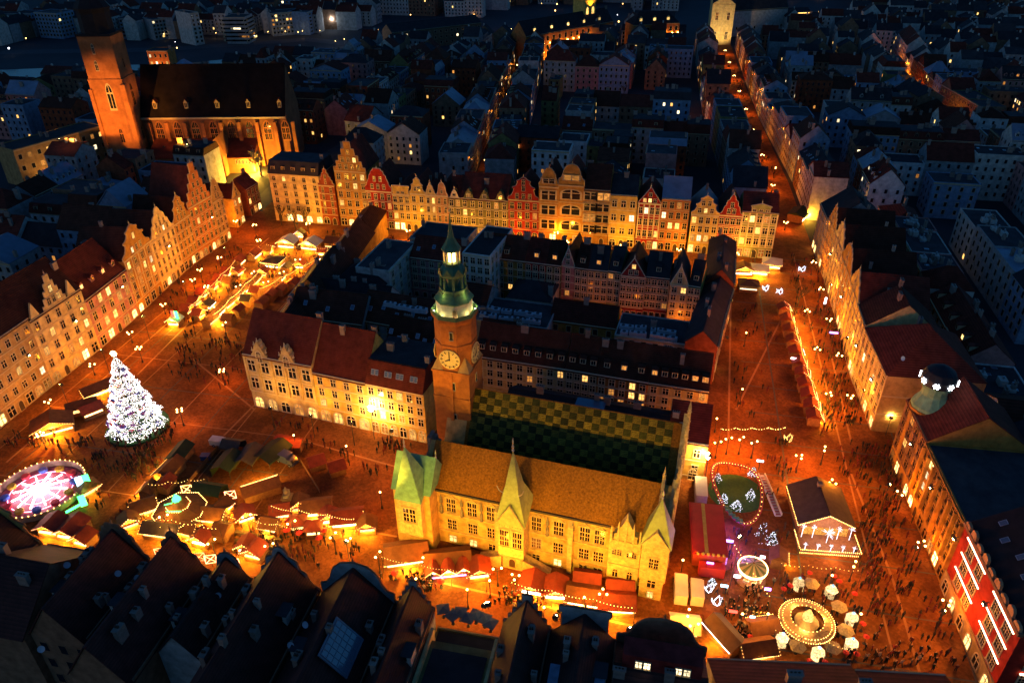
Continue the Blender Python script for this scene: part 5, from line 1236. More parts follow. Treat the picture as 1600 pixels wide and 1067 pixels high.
lamprow((445, 362), (1195, 416), 9, 'lantern at the foot of the far gabled row', 4300, 4.2, (1, .42, .02))
lamprow((44, 676), (364, 400), 6, 'lantern at the foot of the tall side row', 2300, 3.6, (1, .33, .012))
lamprow((1262, 410), (1332, 680), 5, 'lantern at the foot of the row facing the red stalls', 2000)
lamprow((1385, 760), (1490, 1020), 3, 'lantern by the ribbed office fronts', 1800)
lamprow((1238, 395), (1124, 62), 10, 'lantern along the lit street leaving the square', 3200, 3.4)
lamprow((752, 285), (818, 82), 7, 'lantern along the narrow yellow-lit lane', 260, 3.6)
lamprow((1490, 212), (1385, 100), 5, 'lantern along the dim diagonal street', 3000, 3.6)
lamprow((1250, 480), (1300, 680), 3, 'lamp among the crowd beside the red stalls', 3600)
lamprow((740, 915), (1010, 965), 2, 'lamp in front of the brown stalls', 2400)
# floodlights: housing on a bracket, aimed at a front
HOUS = METAL; LENS = glow('floodlight_lens', (1, .66, .22), 120)
def flood(loc, target, E, label, size=70, col=(1, .40, .07), glowr=.45, post=0.0, lens=True, blend=.7):
    t = thing('floodlight', label, 'floodlight', loc, 0, 'floodlights on the house fronts')
    d = Vector(target) - Vector(loc); q = d.to_track_quat('-Z', 'Y').to_euler()
    o = MB().box(-.45, .45, -.3, .3, -.1, .35).box(-.06, .06, -.06, .06, .3, .9).obj('housing', HOUS, t); o.rotation_euler = q
    if lens: l = MB().lathe([(glowr, -.22), (glowr, -.13)], 10).obj('lens', LENS, t); l.rotation_euler = q
    if post: MB().lathe([(.09, -post), (.07, 0)], 6).obj('post', METAL, t)
    s = lamp_light('SPOT', 'flood_beam', t, Vector((0, 0, 0)) + d.normalized() * .5, E, col, .3, q, rad(size), blend)
    return t
# the two glaring lamps beside the yellow houses
p = G(592, 676); n_ = Vector((math.sin(rad(-17)), -math.cos(rad(-17)), 0))
q = p + n_ * 2.6; flood((q.x, q.y, 9.5), (q.x + 4, q.y + 9, 5), 9000, 'glaring floodlight on the front of the bright yellow house', 150, (1, .52, .12), .8, post=9.5)
lamp_light('POINT', 'flood_spill', None, (q.x, q.y - .4, 9.6), 5500, (1, .6, .2), .5).parent = None
q = G(1097, 752); flood((q.x, q.y - 1.6, 9.0), (q.x - 7, q.y + 5, 4), 7000, 'glaring floodlight at the corner of the small yellow house', 150, (1, .52, .12), .8, post=9.0)
# on the near gables, lighting the town hall front
for k, u in enumerate((-4, 9, 22, 34, 46)):
    src = thp(u - 1, -27, 18.5); src.y = max(src.y, sy(src.x) + 1.4); tg = thp(u, 1, 12)
    flood(src, tg, 17000, 'floodlight on a near gable aimed at the town hall', 80, (1, .60, .035), .3)
flood(thp(-10, -16, 14), thp(-.6, 20, 34), 36000, 'floodlight aimed up at the clock tower', 34, (1, .46, .03), .3, post=14)
flood(thp(22, -28, 22), thp(-.6, 20, 34), 34000, 'floodlight on a near roof aimed at the clock tower', 22, (1, .46, .03), .3)
flood(thp(60, 6, 14), thp(47, 14, 18), 7000, 'floodlight aimed at the pinnacled end gable', 80, (1, .6, .16), .3, post=14)
# fronts along the square
for i in range(6):
    a = G(470 + i * 140, 384 + i * 9); tg = a + Vector((0, 22, 0))
    flood((a.x, a.y, 9), (tg.x, tg.y, 9), 2300, 'pole floodlight aimed at the far gabled row', 105, (1, .40, .02), .25, post=9)
for i in range(5):
    a = G(110 + i * 62, 640 - i * 55); 
    flood((a.x, a.y, 8), (a.x - 24, a.y + 4, 9), 800, 'pole floodlight aimed at the tall side row', 110, (1, .34, .012), .25, post=8)
for i in range(4):
    a = G(430 + i * 62, 672 + i * 12); flood((a.x, a.y, 7), (a.x + 2, a.y + 16, 9), 2300, 'pole floodlight aimed at the cream renaissance hall', 105, (1, .45, .05), .2, post=7)
for i in range(3):
    a = G(1290 + i * 24, 480 + i * 85); flood((a.x, a.y, 8), (a.x + 14, a.y, 10), 1500, 'pole floodlight aimed at the row facing the red stalls', 110, (1, .37, .022), .2, post=8)
for i in range(3):
    a = G(1375 + i * 40, 800 + i * 100); flood((a.x, a.y, 8), (a.x + 14, a.y, 10), 1100, 'pole floodlight %s from the bank aimed at the ribbed office fronts' % ('first', 'second', 'third')[i], 110, (1, .37, .022), .2, post=8)
# church tower and nave
flood((c0.x - 6, c0.y - 44, 27), (c0.x, c0.y - 6, 30), 120000, 'floodlight aimed up at the brick church tower', 66, (1, .40, .06), .3)
flood((c0.x + 40, c0.y - 30, 20), (c0.x + 6, c0.y, 24), 60000, 'floodlight by the church garden aimed at its tower', 50, (1, .37, .022), .3)
for k in range(3): flood((c0.x + 22 + k * 20, c0.y - 13, 14), (c0.x + 24 + k * 20, c0.y + 4, 17), 2600, 'floodlight on the church aisle aimed at the nave wall', 100, (1, .34, .05), .2)

for x, y, lb, e_ in [(840, 486, 'courtyard lamp before the red inner house', 450), (910, 492, 'courtyard lamp before the pink pedimented house', 450), (988, 500, 'courtyard lamp before the dark red gabled house', 550), (1060, 505, 'courtyard lamp before the cream pointed gable', 600), (774, 462, 'courtyard lamp beside the tall pale building', 1600), (690, 455, 'courtyard lamp below the pink house', 700), (1120, 655, 'courtyard lamp by the cream end house', 500), (760, 590, 'courtyard lamp behind the clock tower', 500), (880, 608, 'courtyard lamp behind the chequered roof', 450), (980, 622, 'courtyard lamp before the red-orange house', 450)]:
    street_lamp(x, y, lb, 1, 4, e_, grp='courtyard lamps')
q = G(1388, 668); flood((q.x - 2, q.y - 3, 5.5), (q.x + 2, q.y + 6, 3), 1500, 'small floodlight on the ground floor of the bank', 130, (1, .6, .15), .25, post=5.5)

for i, (x, y) in enumerate([(330, 480), (372, 446), (415, 440), (440, 425), (465, 405), (505, 405), (395, 425), (350, 505)]): street_lamp(x, y, 'tall added lamp brightening the ground among the huts', 2, 5.5, 1500, col=(1, .45, .05), grp='added lamps among the huts')  # lamps added in four market zones to brighten the ground
for i, (x, y) in enumerate([(385, 805), (455, 815), (520, 835), (330, 845), (590, 865), (255, 805), (420, 850)]): street_lamp(x, y, 'tall added lamp brightening the stall yard', 2, 5.5, 1500, col=(1, .45, .05), grp='added lamps in the stall yard')
for i, (x, y) in enumerate([(650, 905), (730, 922), (850, 950), (930, 965)]): street_lamp(x, y, 'added lamp brightening the ground before the town hall stalls', 1, 5, 1500, col=(1, .47, .06), grp='added lamps before the town hall')
for i, (x, y) in enumerate([(1200, 960), (1300, 900), (1345, 960), (1160, 960)]): street_lamp(x, y, 'added lamp brightening the ground around the round bar', 1, 5, 1500, col=(1, .42, .05), grp='added lamps around the round bar')

# lights bracketed high on the fronts, shining down on the lanes
for k, f_ in enumerate((.1, .36, .62, .9)):
    p = e2(f_); d = (e2(1) - e2(0)).normalized(); n_ = Vector((d.y, -d.x, 0)); n_ = n_ if n_.x < 0 else -n_
    q = p + n_ * 1.6; flood((q.x, q.y, 13.5), (q.x + n_.x * 13, q.y + n_.y * 13, 0), 8500, 'bracket lamp high on the office fronts shining on the crowd lane', 84, (1, .34, .012), .22)
for k, (x, y) in enumerate([(1292, 450), (1308, 520), (1330, 600), (1352, 655)]):
    q = G(x, y) + Vector((-1.5, 0, 0)); flood((q.x, q.y, 12.5), (q.x - 14, q.y - 2, 0), 6500, 'bracket lamp high on the stall-side row shining on the lane', 84, (1, .28, .009), .22)
for k, (x, y) in enumerate([(60, 618), (130, 562), (200, 505), (270, 438), (335, 390)]):  # side-row lamps added to light the lane paving
    q = G(x, y) + Vector((1.8, 0, 0)); flood((q.x, q.y, 13), (q.x + 15, q.y - 2, 0), 7500, 'added bracket lamp on the tall side row brightening the paving', 84, (1, .23, .006), .22)
for k, (x, y) in enumerate([(1128, 520), (1120, 580)]):
    q = G(x, y) + Vector((1.5, 0, 0)); flood((q.x, q.y, 11), (q.x + 14, q.y - 2, 0), 4500, 'bracket lamp on the dark row shining on the wide lane', 84, (1, .22, .006), .2)

# ---------------------------------------------------------------- christmas market
CLOTH = dict(red=mat('hut_roof_red', (.20,.032,.016), .8, (.8,.35), rv=.2), brown=mat('hut_roof_brown', (.15,.055,.02), .85, (.8,.35), rv=.2), dark=mat('hut_roof_dark', (.06,.045,.04), .85, (.8,.3)), white=mat('canvas_white', (.55,.52,.48), .8, (.6,.2)),
             green=mat('canvas_green', (.018,.032,.018), .85, (.8,.3)), blue=mat('tarp_blue', (.03,.05,.16), .6, (.8,.3)))
WOODS = mat('hut_wood', (.26,.12,.05), .8, (1.6,.4), rv=.15)
INNER_GLOW = [roomlight('inner_glow_gold', (1, .55, .18), 5), roomlight('inner_glow_white', (1, .74, .42), 6), roomlight('inner_glow_red', (1, .28, .12), 3.5)]  # stall goods and carousel drum glow themselves, standing in for light inside
GST = 'wooden market stalls'
def sag(pts, n=6, dz=.12):
    out = []
    for i in range(len(pts) - 1):
        a, b_ = Vector(pts[i]), Vector(pts[i + 1])
        for k in range(n): t = k / n; p = a.lerp(b_, t); p.z -= dz * 4 * t * (1 - t); out.append(p)
    return out + [Vector(pts[-1])]
def bulbs(mb, pts, step, r, mi=0):
    for i in range(len(pts) - 1):
        a, b_ = Vector(pts[i]), Vector(pts[i + 1]); n = max(1, int((b_ - a).length / step))
        for k in range(n): mb.lathe([(r, -r * .8), (r, r * .8)], 4, a.lerp(b_, k / n), mi=mi)
def stall(px, py, face, w, d, label, roof='red', open_=True, h=2.4, lights='front', glowm=0, rh=1.3, ridge='x', group=GST, L=0, strip=None, awn=False, z=0.0, name='market_stall', litE=None):
    p = G(px, py)
    t = thing(name, label, 'stall', (p.x, p.y, 0), rad(face + 90 + RND.uniform(-6, 6)), group)
    W2, D2 = w / 2, d / 2
    key = ('stall', round(w, 1), round(d, 1), open_, h)
    def mk():
        b = MB(); b.box(-W2, W2, D2 - .1, D2, 0, h); b.box(-W2, -W2 + .1, -D2, D2 - .1, 0, h); b.box(W2 - .1, W2, -D2, D2 - .1, 0, h)
        b.box(-W2 + .1, W2 - .1, -D2, D2 - .1, 0, .12)
        if open_:
            b.box(-W2 + .1, W2 - .1, -D2, -D2 + .1, h - .3, h)
            for x in (-W2 + .05, W2 - .15): b.box(x, x + .1, -D2 - .02, -D2 + .1, 0, h)
        else:
            b.box(-W2 + .1, W2 - .1, -D2, -D2 + .1, 0, h)
            for k in range(int(w / .5)): b.box(-W2 + .1 + k * .5, -W2 + .14 + k * .5, -D2 - .03, -D2, .1, h - .1)
        return b.mesh('cabin', WOODS)
    link('cabin', cached(key, mk), t)
    if open_:
        link('counter', cached(('ctr', round(w, 1), round(d, 1)), lambda: MB().box(-W2 + .1, W2 - .1, -D2 - .25, -D2 + .35, 0, 1.0).mesh('counter', WOODS)), t)
        link('goods_shelf', cached(('gds', round(w, 1), round(d, 1), glowm), lambda: MB().box(-W2 + .2, W2 - .2, D2 - .35, D2 - .12, 1.0, h - .1).box(-W2 + .3, W2 - .3, -D2 - .1, -D2 + .3, 1.0, 1.22).mesh('goods_shelf', INNER_GLOW[glowm])), t)  # shelf and counter goods emit the stall's inside light
    o = .45
    def mr():
        b = MB()
        if ridge == 'x':
            b.slab([(-W2 - .3, -D2 - o - .3, h - .25), (W2 + .3, -D2 - o - .3, h - .25), (W2 + .3, 0, h + rh), (-W2 - .3, 0, h + rh)], .09); b.slab([(-W2 - .3, 0, h + rh), (W2 + .3, 0, h + rh), (W2 + .3, D2 + o, h - .15), (-W2 - .3, D2 + o, h - .15)], .09)
            b.poly([(-W2, -D2, h), (-W2, D2, h), (-W2, 0, h + rh - .1)]); b.poly([(W2, -D2, h), (W2, 0, h + rh - .1), (W2, D2, h)])
        elif ridge == 'y':
            b.slab([(-W2 - o, -D2 - .7, h - .2), (0, -D2 - .7, h + rh), (0, D2 + .3, h + rh), (-W2 - o, D2 + .3, h - .2)][::-1], .09); b.slab([(0, -D2 - .7, h + rh), (W2 + o, -D2 - .7, h - .2), (W2 + o, D2 + .3, h - .2), (0, D2 + .3, h + rh)][::-1], .09)
            b.poly([(-W2, -D2, h), (W2, -D2, h), (0, -D2, h + rh - .1)]); b.poly([(W2, D2, h), (-W2, D2, h), (0, D2, h + rh - .1)])
        else:
            q = [(-W2 - o, -D2 - o, h - .1), (W2 + o, -D2 - o, h - .1), (W2 + o, D2 + o, h - .1), (-W2 - o, D2 + o, h - .1)]; tp = (0, 0, h + rh)
            for i in range(4): b.poly([q[i], q[(i + 1) % 4], tp])
            b.poly(q[::-1])
        return b.mesh('roof', CLOTH[roof])
    link('roof', cached(('srf', round(w, 1), round(d, 1), ridge, roof, rh, h), mr), t)
    if lights:
        sm = strip or STRIP
        def ml():
            b = MB()
            if ridge == 'y': fr = [(-W2 - o, -D2 - .75, h - .2), (0, -D2 - .75, h + rh), (W2 + o, -D2 - .75, h - .2)]
            else: fr = [(-W2 - .3, -D2 - o - .36, h - .28), (W2 + .3, -D2 - o - .36, h - .28)]
            for i_ in range(len(fr) - 1): bulbs(b, sag([fr[i_], fr[i_ + 1]], 5, .06), .30, .085)
            if lights == 'all':
                for sx_ in (-1, 1): bulbs(b, sag([(sx_ * (W2 + .35), -D2 - o - .3, h - .2), (sx_ * (W2 + .35), 0 if ridge == 'x' else D2, h + rh if ridge == 'x' else h - .1)], 5, .06), .42, .07)
            if lights == 'ridge': b.tube([(-W2, 0, h + rh + .06), (W2, 0, h + rh + .06)], .11, 4)
            return b.mesh('string_lights', sm)
        link('string_lights', cached(('sli', round(w, 1), round(d, 1), ridge, rh, h, lights, sm.name), ml), t)
    if L: lamp_light('POINT', 'stall_light', t, (0, -D2 - .8, h - .45), L * 4.6, (1, .47, .03), .25)
    return t
# double row of huts running up to the church corner
H1 = [(356, 432), (345, 443), (333, 454), (318, 465), (306, 478), (294, 491)]
H2 = [(398, 444), (385, 456), (370, 468), (356, 481), (341, 494), (330, 507)]
for i, (x, y) in enumerate(H1): stall(x, y, -12, 3.6, 2.6, 'red-roofed hut, number %s from the church end of the outer hut row' % 'one two three four five six'.split()[i], 'red', L=600, ridge='y', strip=STRIPP if i % 2 else STRIP, group='outer row of huts')
for i, (x, y) in enumerate(H2): stall(x, y, -12, 4.6, 2.8, 'brown-roofed hut, number %s from the church end of the inner hut row' % 'one two three four five six'.split()[i], 'brown', L=600, glowm=i % 3, ridge='x', group='inner row of huts')
for i, (x, y) in enumerate([(484, 440), (460, 450), (440, 459), (424, 468), (410, 480), (490, 428)]): stall(x, y, 168, 3.6, 3.0, 'small red hut number %s in the line beneath the dark roofs' % 'two three four five six one'.split()[i], 'red', L=120, glowm=2, lights=None, group='huts beneath the dark roofs')
stall(430, 416, -102, 6.2, 5.6, 'square kiosk with dark roof and glowing eaves in the bright hut market', 'dark', L=900, lights='all', ridge='p', rh=.8, h=2.9, glowm=1)
stall(452, 386, -102, 6.4, 5.0, 'glowing peaked tent at the top of the bright hut market', 'white', L=1200, lights='all', ridge='y', rh=1.6, h=2.8, glowm=1)
stall(488, 389, -102, 6.4, 5.0, 'glowing peaked tent beside the long brown stall', 'white', L=1300, lights='all', ridge='y', rh=1.6, h=2.8, glowm=1)
stall(530, 386, -102, 9, 5.5, 'long brown-roofed stall at the far end by the dark roofs', 'brown', L=200, lights=None, h=3)
stall(398, 404, -12, 5, 3.2, 'bright hut with white eaves near the lamp at the upper market', 'red', L=900, lights='all', glowm=1)
stall(375, 414, -12, 4, 3, 'dark red hut left of the bright upper hut', 'red', L=100, lights=None)
stall(276, 508, -102, 3.6, 3, 'little bright hut under a red and green glowing sign', 'white', L=900, lights='all', ridge='y', glowm=1)
SG = [glow('sign_red', (1, .05, .03), 5), glow('sign_green', (.05, 1, .15), 5), glow('sign_purple', (.45, .2, 1), 6), glow('sign_pinkwhite', (1, .62, .72), 8), glow('sign_cyan', (.35, .8, 1), 5)]
def sign(px, py, z, w, h, mats, label, face=-102, name='glowing_sign', text=None):
    p = G(px, py, z); t = thing(name, label, 'sign', (p.x, p.y, 0), rad(face + 90), 'glowing signs')
    n = len(mats)
    for i, m in enumerate(mats): MB().box(-w / 2 + w * i / n, -w / 2 + w * (i + 1) / n - .06, -.12, .12, z - h / 2, z + h / 2).obj('light_panel', m, t)
    MB().lathe([(.08, 0), (.08, z - h / 2)], 6).obj('post', METAL, t); return t
sign(273, 492, 4.2, 2.2, 2.6, [SG[0], SG[1]], 'red and green glowing letters above the little bright hut')
for i, (x, y, f_) in enumerate([(372, 432, -12), (360, 448, 168), (412, 432, -102), (450, 425, 168), (470, 420, -102), (420, 398, -12), (506, 400, -102), (470, 372, -102), (505, 415, 168), (438, 440, -12), (402, 462, 168), (388, 476, 168), (374, 492, 168), (360, 506, 168), (312, 498, -12), (326, 484, -12)]):
    stall(x, y, f_, 3.4, 2.6, 'small hut in the packed hut market with ' + ['gold bulbs', 'pink bulbs', 'red glow', 'white glow'][i % 4] + ' ' + ['by the kiosk', 'near the lamp', 'among the crowd', 'at the lane side'][i // 4], ['red', 'brown', 'red', 'dark'][i % 4], L=650, glowm=i % 3, lights='front' if i % 2 else 'all', ridge='y' if i % 3 else 'x', strip=[STRIP, STRIPP, STRIP, STRIPW][i % 4], group='huts of the packed market')
# stalls by the tree
stall(86, 672, -60, 9, 5.5, 'large stall outlined in gold light left of the tree', 'brown', L=1500, lights='all', ridge='y', rh=1.8, h=2.8)
stall(132, 642, -60, 7, 3.2, 'stall with bright gold eaves between tree and shop fronts', 'brown', L=900, lights='front')
stall(146, 648, -50, 5, 2.6, 'low red canvas stall beside the tree', 'red', L=0, lights=None)
stall(158, 614, -50, 9, 4.2, 'brown-roofed stall with bulb edging behind the tree', 'brown', L=500, lights='all')
# near left corner
stall(88, 828, -102, 5, 4, 'red-roofed stall with white skylight below the wheel ride', 'red', L=500, lights='front', ridge='y', strip=STRIPP)
stall(118, 832, -102, 4.6, 5, 'red-roofed stall beside it with pink ridge light', 'red', L=500, lights='all', ridge='y', strip=STRIPP)
stall(136, 848, -102, 3.6, 3, 'small red stall peeping over the near roofs', 'red', L=400, lights='front', ridge='y', strip=STRIPP)
# yard of stalls in front of the cream hall
stall(285, 717, 168, 6, 3.4, 'dark green canvas stall at the edge of the dark yard', 'green', L=200, lights=None)
stall(268, 742, 168, 6.5, 3.6, 'dark brown stall with lit side facing the crowd', 'brown', L=400, lights='front')
stall(262, 764, 168, 3.6, 3, 'red hut with glowing front at the yard corner', 'red', L=500, lights='front', glowm=1)
stall(228, 800, -60, 5, 3.6, 'orange hut under string lights left of the green-lit pavilion', 'brown', L=350, lights='all')
stall(338, 812, -102, 5, 3.6, 'orange hut under string lights right of the green-lit pavilion', 'brown', L=350, lights='all')
stall(258, 836, -102, 8, 3.0, 'long low stall edged with bulbs in front of the green-lit pavilion', 'dark', L=300, lights='all')
stall(410, 772, 120, 8.0, 3.4, 'stall with a blazing ridge of light in the middle of the yard', 'brown', L=1400, lights='ridge', rh=1.6)
stall(496, 800, -80, 6.5, 4, 'brown-roofed stall with blazing front left of the red one', 'brown', L=1000, lights='front', glowm=1)
stall(544, 816, -80, 6.5, 4, 'red-roofed stall with blazing front and end', 'red', L=1100, lights='all', glowm=1)
stall(440, 806, -80, 4, 3, 'small red hut beside the statue', 'red', L=300, lights='front', strip=STRIPP)
stall(468, 824, -80, 3.2, 3, 'small red canopy left of two', 'red', L=0, lights=None, ridge='p'); stall(492, 832, -80, 3.2, 3, 'small red canopy right of two', 'red', L=0, lights=None, ridge='p')
stall(496, 730, -60, 3.6, 3.0, 'closed orange-red hut left of two alone on the paving', 'red', open_=False, lights=None); stall(527, 738, -60, 3.6, 3.0, 'closed orange-red hut right of two alone on the paving', 'red', open_=False, lights=None)
stall(444, 697, -102, 3.2, 2.4, 'small orange canopy left of two below the lamp', 'red', open_=False, lights=None, rh=.6); stall(463, 702, -102, 3.2, 2.4, 'small orange canopy right of two below the lamp', 'red', open_=False, lights=None, rh=.6)
stall(402, 868, -102, 4, 3, 'red hut peeping over the near gables', 'red', L=300, lights='front', ridge='y', strip=STRIPP)
for i, (x, y, f_) in enumerate([(300, 835, -102), (318, 848, -102), (352, 838, 168), (350, 800, -30), (385, 812, -60), (205, 822, -60), (425, 828, -100), (515, 815, -80), (470, 795, -80), (236, 775, 168), (390, 860, -100), (575, 828, -80)]):
    stall(x, y, f_, 3.6, 2.6, 'small stall of the yard market with ' + ['gold bulbs', 'pink bulbs', 'red glow'][i % 3] + ' ' + ['near the pavilion', 'by the tables', 'towards the wheel ride', 'beside the red-roofed stalls'][i // 3], ['brown', 'red', 'brown'][i % 3], L=650, glowm=i % 3, lights='front' if i % 2 else 'all', ridge='y' if i % 3 else 'x', strip=[STRIP, STRIPP][i % 2], group='small stalls of the yard market')
# in front of the town hall
stall(636, 872, -80, 8.5, 5, 'large brown-roofed stall with golden front and crowd of visitors', 'brown', L=1300, lights='front', rh=1.6, glowm=1)
t = stall(700, 884, -80, 9, 5, 'long stall with three red gables and purple lit counter', 'brown', L=900, lights=None, rh=1.6, glowm=1)
for k in range(3):
    x = -3 + k * 3; MB().slab([(x - 1.6, -4.4, 2.3), (x, -4.4, 3.7), (x, -1.2, 3.9), (x - 1.6, -1.2, 2.5)][::-1], .08).slab([(x, -4.4, 3.7), (x + 1.6, -4.4, 2.3), (x + 1.6, -1.2, 2.5), (x, -1.2, 3.9)][::-1], .08).obj('front_gable', CLOTH['red'], t)
    MB().tube([(x - 1.6, -4.46, 2.3), (x, -4.46, 3.7), (x + 1.6, -4.46, 2.3)], .08, 4).obj('string_lights', STRIP, t)
MB().box(-3.5, 4, -3.4, -3.3, .6, .8).obj('purple_light', SG[2], t)
stall(748, 897, -80, 4.2, 3.4, 'small red-roofed stall right of the three-gabled one', 'red', L=400, lights='front', ridge='y', strip=STRIPP)
for i, (x, y, w_, rf, lb) in enumerate([(833, 920, 4.2, 'red', 'red-roofed stall with pink gable light, first before the gothic front'), (868, 927, 4.2, 'red', 'red-roofed stall with pink gable light, second before the gothic front'), (913, 938, 6.6, 'brown', 'wide brown stall with bright counter before the gothic front'), (962, 948, 6.8, 'red', 'wide red-brown stall with bright counter beside the corner oriel')]):
    stall(x, y, -100, w_, 4, lb, rf, L=700, lights='front', ridge='y' if i < 2 else 'x', strip=STRIPP if i < 2 else STRIP, glowm=1, rh=1.2)
stall(917, 914, 80, 5, 3, 'dark back hut against the gothic wall', 'red', open_=False, lights=None); stall(968, 926, 80, 5, 3.4, 'dark red back hut below the stepped gable', 'red', open_=False, lights=None)
# long line of red stalls on the right
for i in range(11):
    x = 1222 + i * 4.75; y = 490 + i * 17.0
    stall(x, y, -12, 3.1, 3.0, 'red stall number %s counted from the far end of the long line' % 'one two three four five six seven eight nine ten eleven'.split()[i], 'red', L=420, lights='front' if i % 3 else 'all', group='long line of red stalls', strip=STRIP if i % 2 else STRIPW if i == 4 else STRIPP, glowm=i % 3)
for i, (x, y, lb) in enumerate([(1185, 428, 'blazing round-lit stall by the pale green corner house'), (1160, 428, 'stall with gold lights beside the dark inner row end'), (1205, 418, 'stall with white parasols of light near the corner house'), (1168, 452, 'dark canopy stall below the blazing one')]):
    stall(x, y, -102, 6, 4.5, lb, ['white', 'brown', 'white', 'dark'][i], L=[1800, 700, 900, 0][i], lights=['all', 'all', 'all', None][i], ridge='p' if i != 1 else 'y', rh=1.4, h=2.6, glowm=1)
stall(1246, 342, -30, 9, 6, 'dark green restaurant tent in the mouth of the lit street', 'green', L=1500, lights='front', rh=1.2, h=3.0, glowm=1)
# drinks corner at the lower right
stall(1132, 1000, -150, 7, 3.2, 'stall with long white and pink lit sign near the big dark roof', 'dark', L=500, lights='front', strip=SG[3])
stall(1180, 1022, -80, 6, 3, 'stall with glowing yellow roof edge at the lower edge', 'brown', L=600, lights='all')
stall(1190, 990, 100, 5, 3, 'brown stall left of the round bar', 'brown', L=200, lights='front')
stall(1068, 985, -102, 5, 3.4, 'low stall with pale canvas behind the round dark gable', 'white', L=200, lights=None)
stall(1213, 880, -12, 3, 2.6, 'tiny gold-lit ticket hut left of the beer hall', 'brown', L=250, lights='front')

# ---------------------------------------------------------------- christmas tree
TG = mat('fir_green', (.03,.07,.035), .9, (1.5,.4))
tb = G(216, 668); tree = thing('christmas_tree', 'giant christmas tree wrapped in thousands of white lights with a glowing star', 'christmas tree', tb)
HT = hz(tb, 556)
MB().lathe([(7.6, 0), (7.6, .5), (7.2, .6)], 28).obj('platform', mat('turf_carpet', (.03,.10,.03), .95, (1.5,.3)), tree)
MB().lathe([(.5, .5), (.12, HT)], 8).obj('trunk', TRIMD, tree)
rt = random.Random(3)
cr = MB(); li = MB(); bows = []
NT = 9
def rad_at(z):   # tiered outline
    f = (z - .8) / (HT - .8); k = (f * NT) % 1.0
    return 5.6 * (1 - f) ** .85 * (1.0 + .30 * (1 - k) ** 1.5 - .12) + .15
def lobe(a, z): return 1 + .07 * math.sin(5 * a + z * 1.3) + .05 * math.sin(11 * a - 2.1 * z)
for i in range(9000):
    f = 1 - math.sqrt(rt.random()); z = .9 + f * (HT - 1.2); a = rt.uniform(0, 6.283); r = rad_at(z) * rt.uniform(.72, 1.0) * lobe(a, z)
    p = Vector((r * math.cos(a), r * math.sin(a), z)); s = rt.uniform(.15, .32)
    o = Vector((math.cos(a), math.sin(a), rt.uniform(-.7, .1))) * s; q = Vector((-math.sin(a), math.cos(a), rt.uniform(-.4, .4))) * s * .5
    cr.poly([p - q, p + q, p + o])
for i in range(11000):
    f = 1 - math.sqrt(rt.random()); z = .9 + f * (HT - 1.1); a = rt.uniform(0, 6.283); r = rad_at(z) * rt.uniform(.95, 1.06) * lobe(a, z); s = rt.uniform(.03, .085)
    p = Vector((r * math.cos(a), r * math.sin(a), z))
    mi = 0 if rt.random() < .92 else 1
    if ((z - .8) / (HT - .8) * NT) % 1.0 > .62 and rt.random() < .8: continue
    k = len(li.v); li.v += [tuple(p + Vector(q) * s) for q in ((1, 0, 0), (-.5, .87, 0), (-.5, -.87, 0), (0, 0, 1.2), (0, 0, -1.2))]
    li.f += [tuple(k + j for j in q) for q in ((0, 1, 3), (1, 2, 3), (2, 0, 3), (1, 0, 4), (2, 1, 4), (0, 2, 4))]; li.m += [mi] * 6
tag(cr.obj('crown', TG, tree), kind='stuff'); tag(li.obj('light_strings', [glow('tree_bulb_white', (1, .92, .84), 6), glow('tree_bulb_lilac', (.55, .5, 1), 7)], tree), kind='stuff')
BOWM = [mat('bow_blue', (.03,.05,.35), .4, None, .6), mat('bow_purple', (.16,.03,.30), .4, None, .6), mat('bauble_red', (.4,.02,.03), .3, None, .7)]
bowmesh = [MB().ball((-.35, 0, 0), .32, n=6, m=4, sz=.7).ball((.35, 0, 0), .32, n=6, m=4, sz=.7).box(-.12, .12, -.12, .12, -.6, .1).mesh('bow', m) for m in BOWM]
for i in range(60):
    f = 1 - math.sqrt(rt.random()); z = 1 + f * (HT - 2); a = rt.uniform(3.2, 6.3); r = rad_at(z) * 1.06
    link('bow', rt.choice(bowmesh), tree, (r * math.cos(a), r * math.sin(a), z), a + math.pi / 2)
s_ = MB()
for k in range(4): a = k * math.pi / 4; s_.tube([(.75 * math.cos(a), 0, .75 * math.sin(a)), (-.75 * math.cos(a), 0, -.75 * math.sin(a))], .14, 4)
s_.obj('star', glow('tree_star', (1, .72, .35), 22), tree, (0, 0, HT + .6))

# ---------------------------------------------------------------- wheel ride
wr = thing('fairground_ride', 'round spinning ride with blazing pink and white spokes inside a bulb-lit rim', 'ride', G(66, 772), 0)
PINK = glow('ride_pink', (1, .32, .5), 6); RW = glow('ride_white', (1, .82, .85), 14)
MB().lathe([(8.8, 0), (8.8, .7), (8.4, .8)], 40).obj('platform', mat('ride_floor', (.35,.08,.12), .5, (.8,.4)), wr)
rim = MB(); 
for k in range(40):
    a0, a1 = 2 * math.pi * k / 40, 2 * math.pi * (k + 1) / 40
    rim.prism([(9.0, .3), (9.2, .3), (9.5, 2.0), (9.3, 2.0)], lambda u, q, s: (u * math.cos(s), u * math.sin(s), q), a0, a1)
rim.obj('rim_wall', mat('ride_rim', (.40,.28,.20), .5, (1,.3)), wr)
bm = MB(); RP = [(9.45 * math.cos(2 * math.pi * k / 48), 9.45 * math.sin(2 * math.pi * k / 48), 2.1) for k in range(49)]; bulbs(bm, RP, .62, .11); bm.obj('rim_bulbs', BULB, wr)
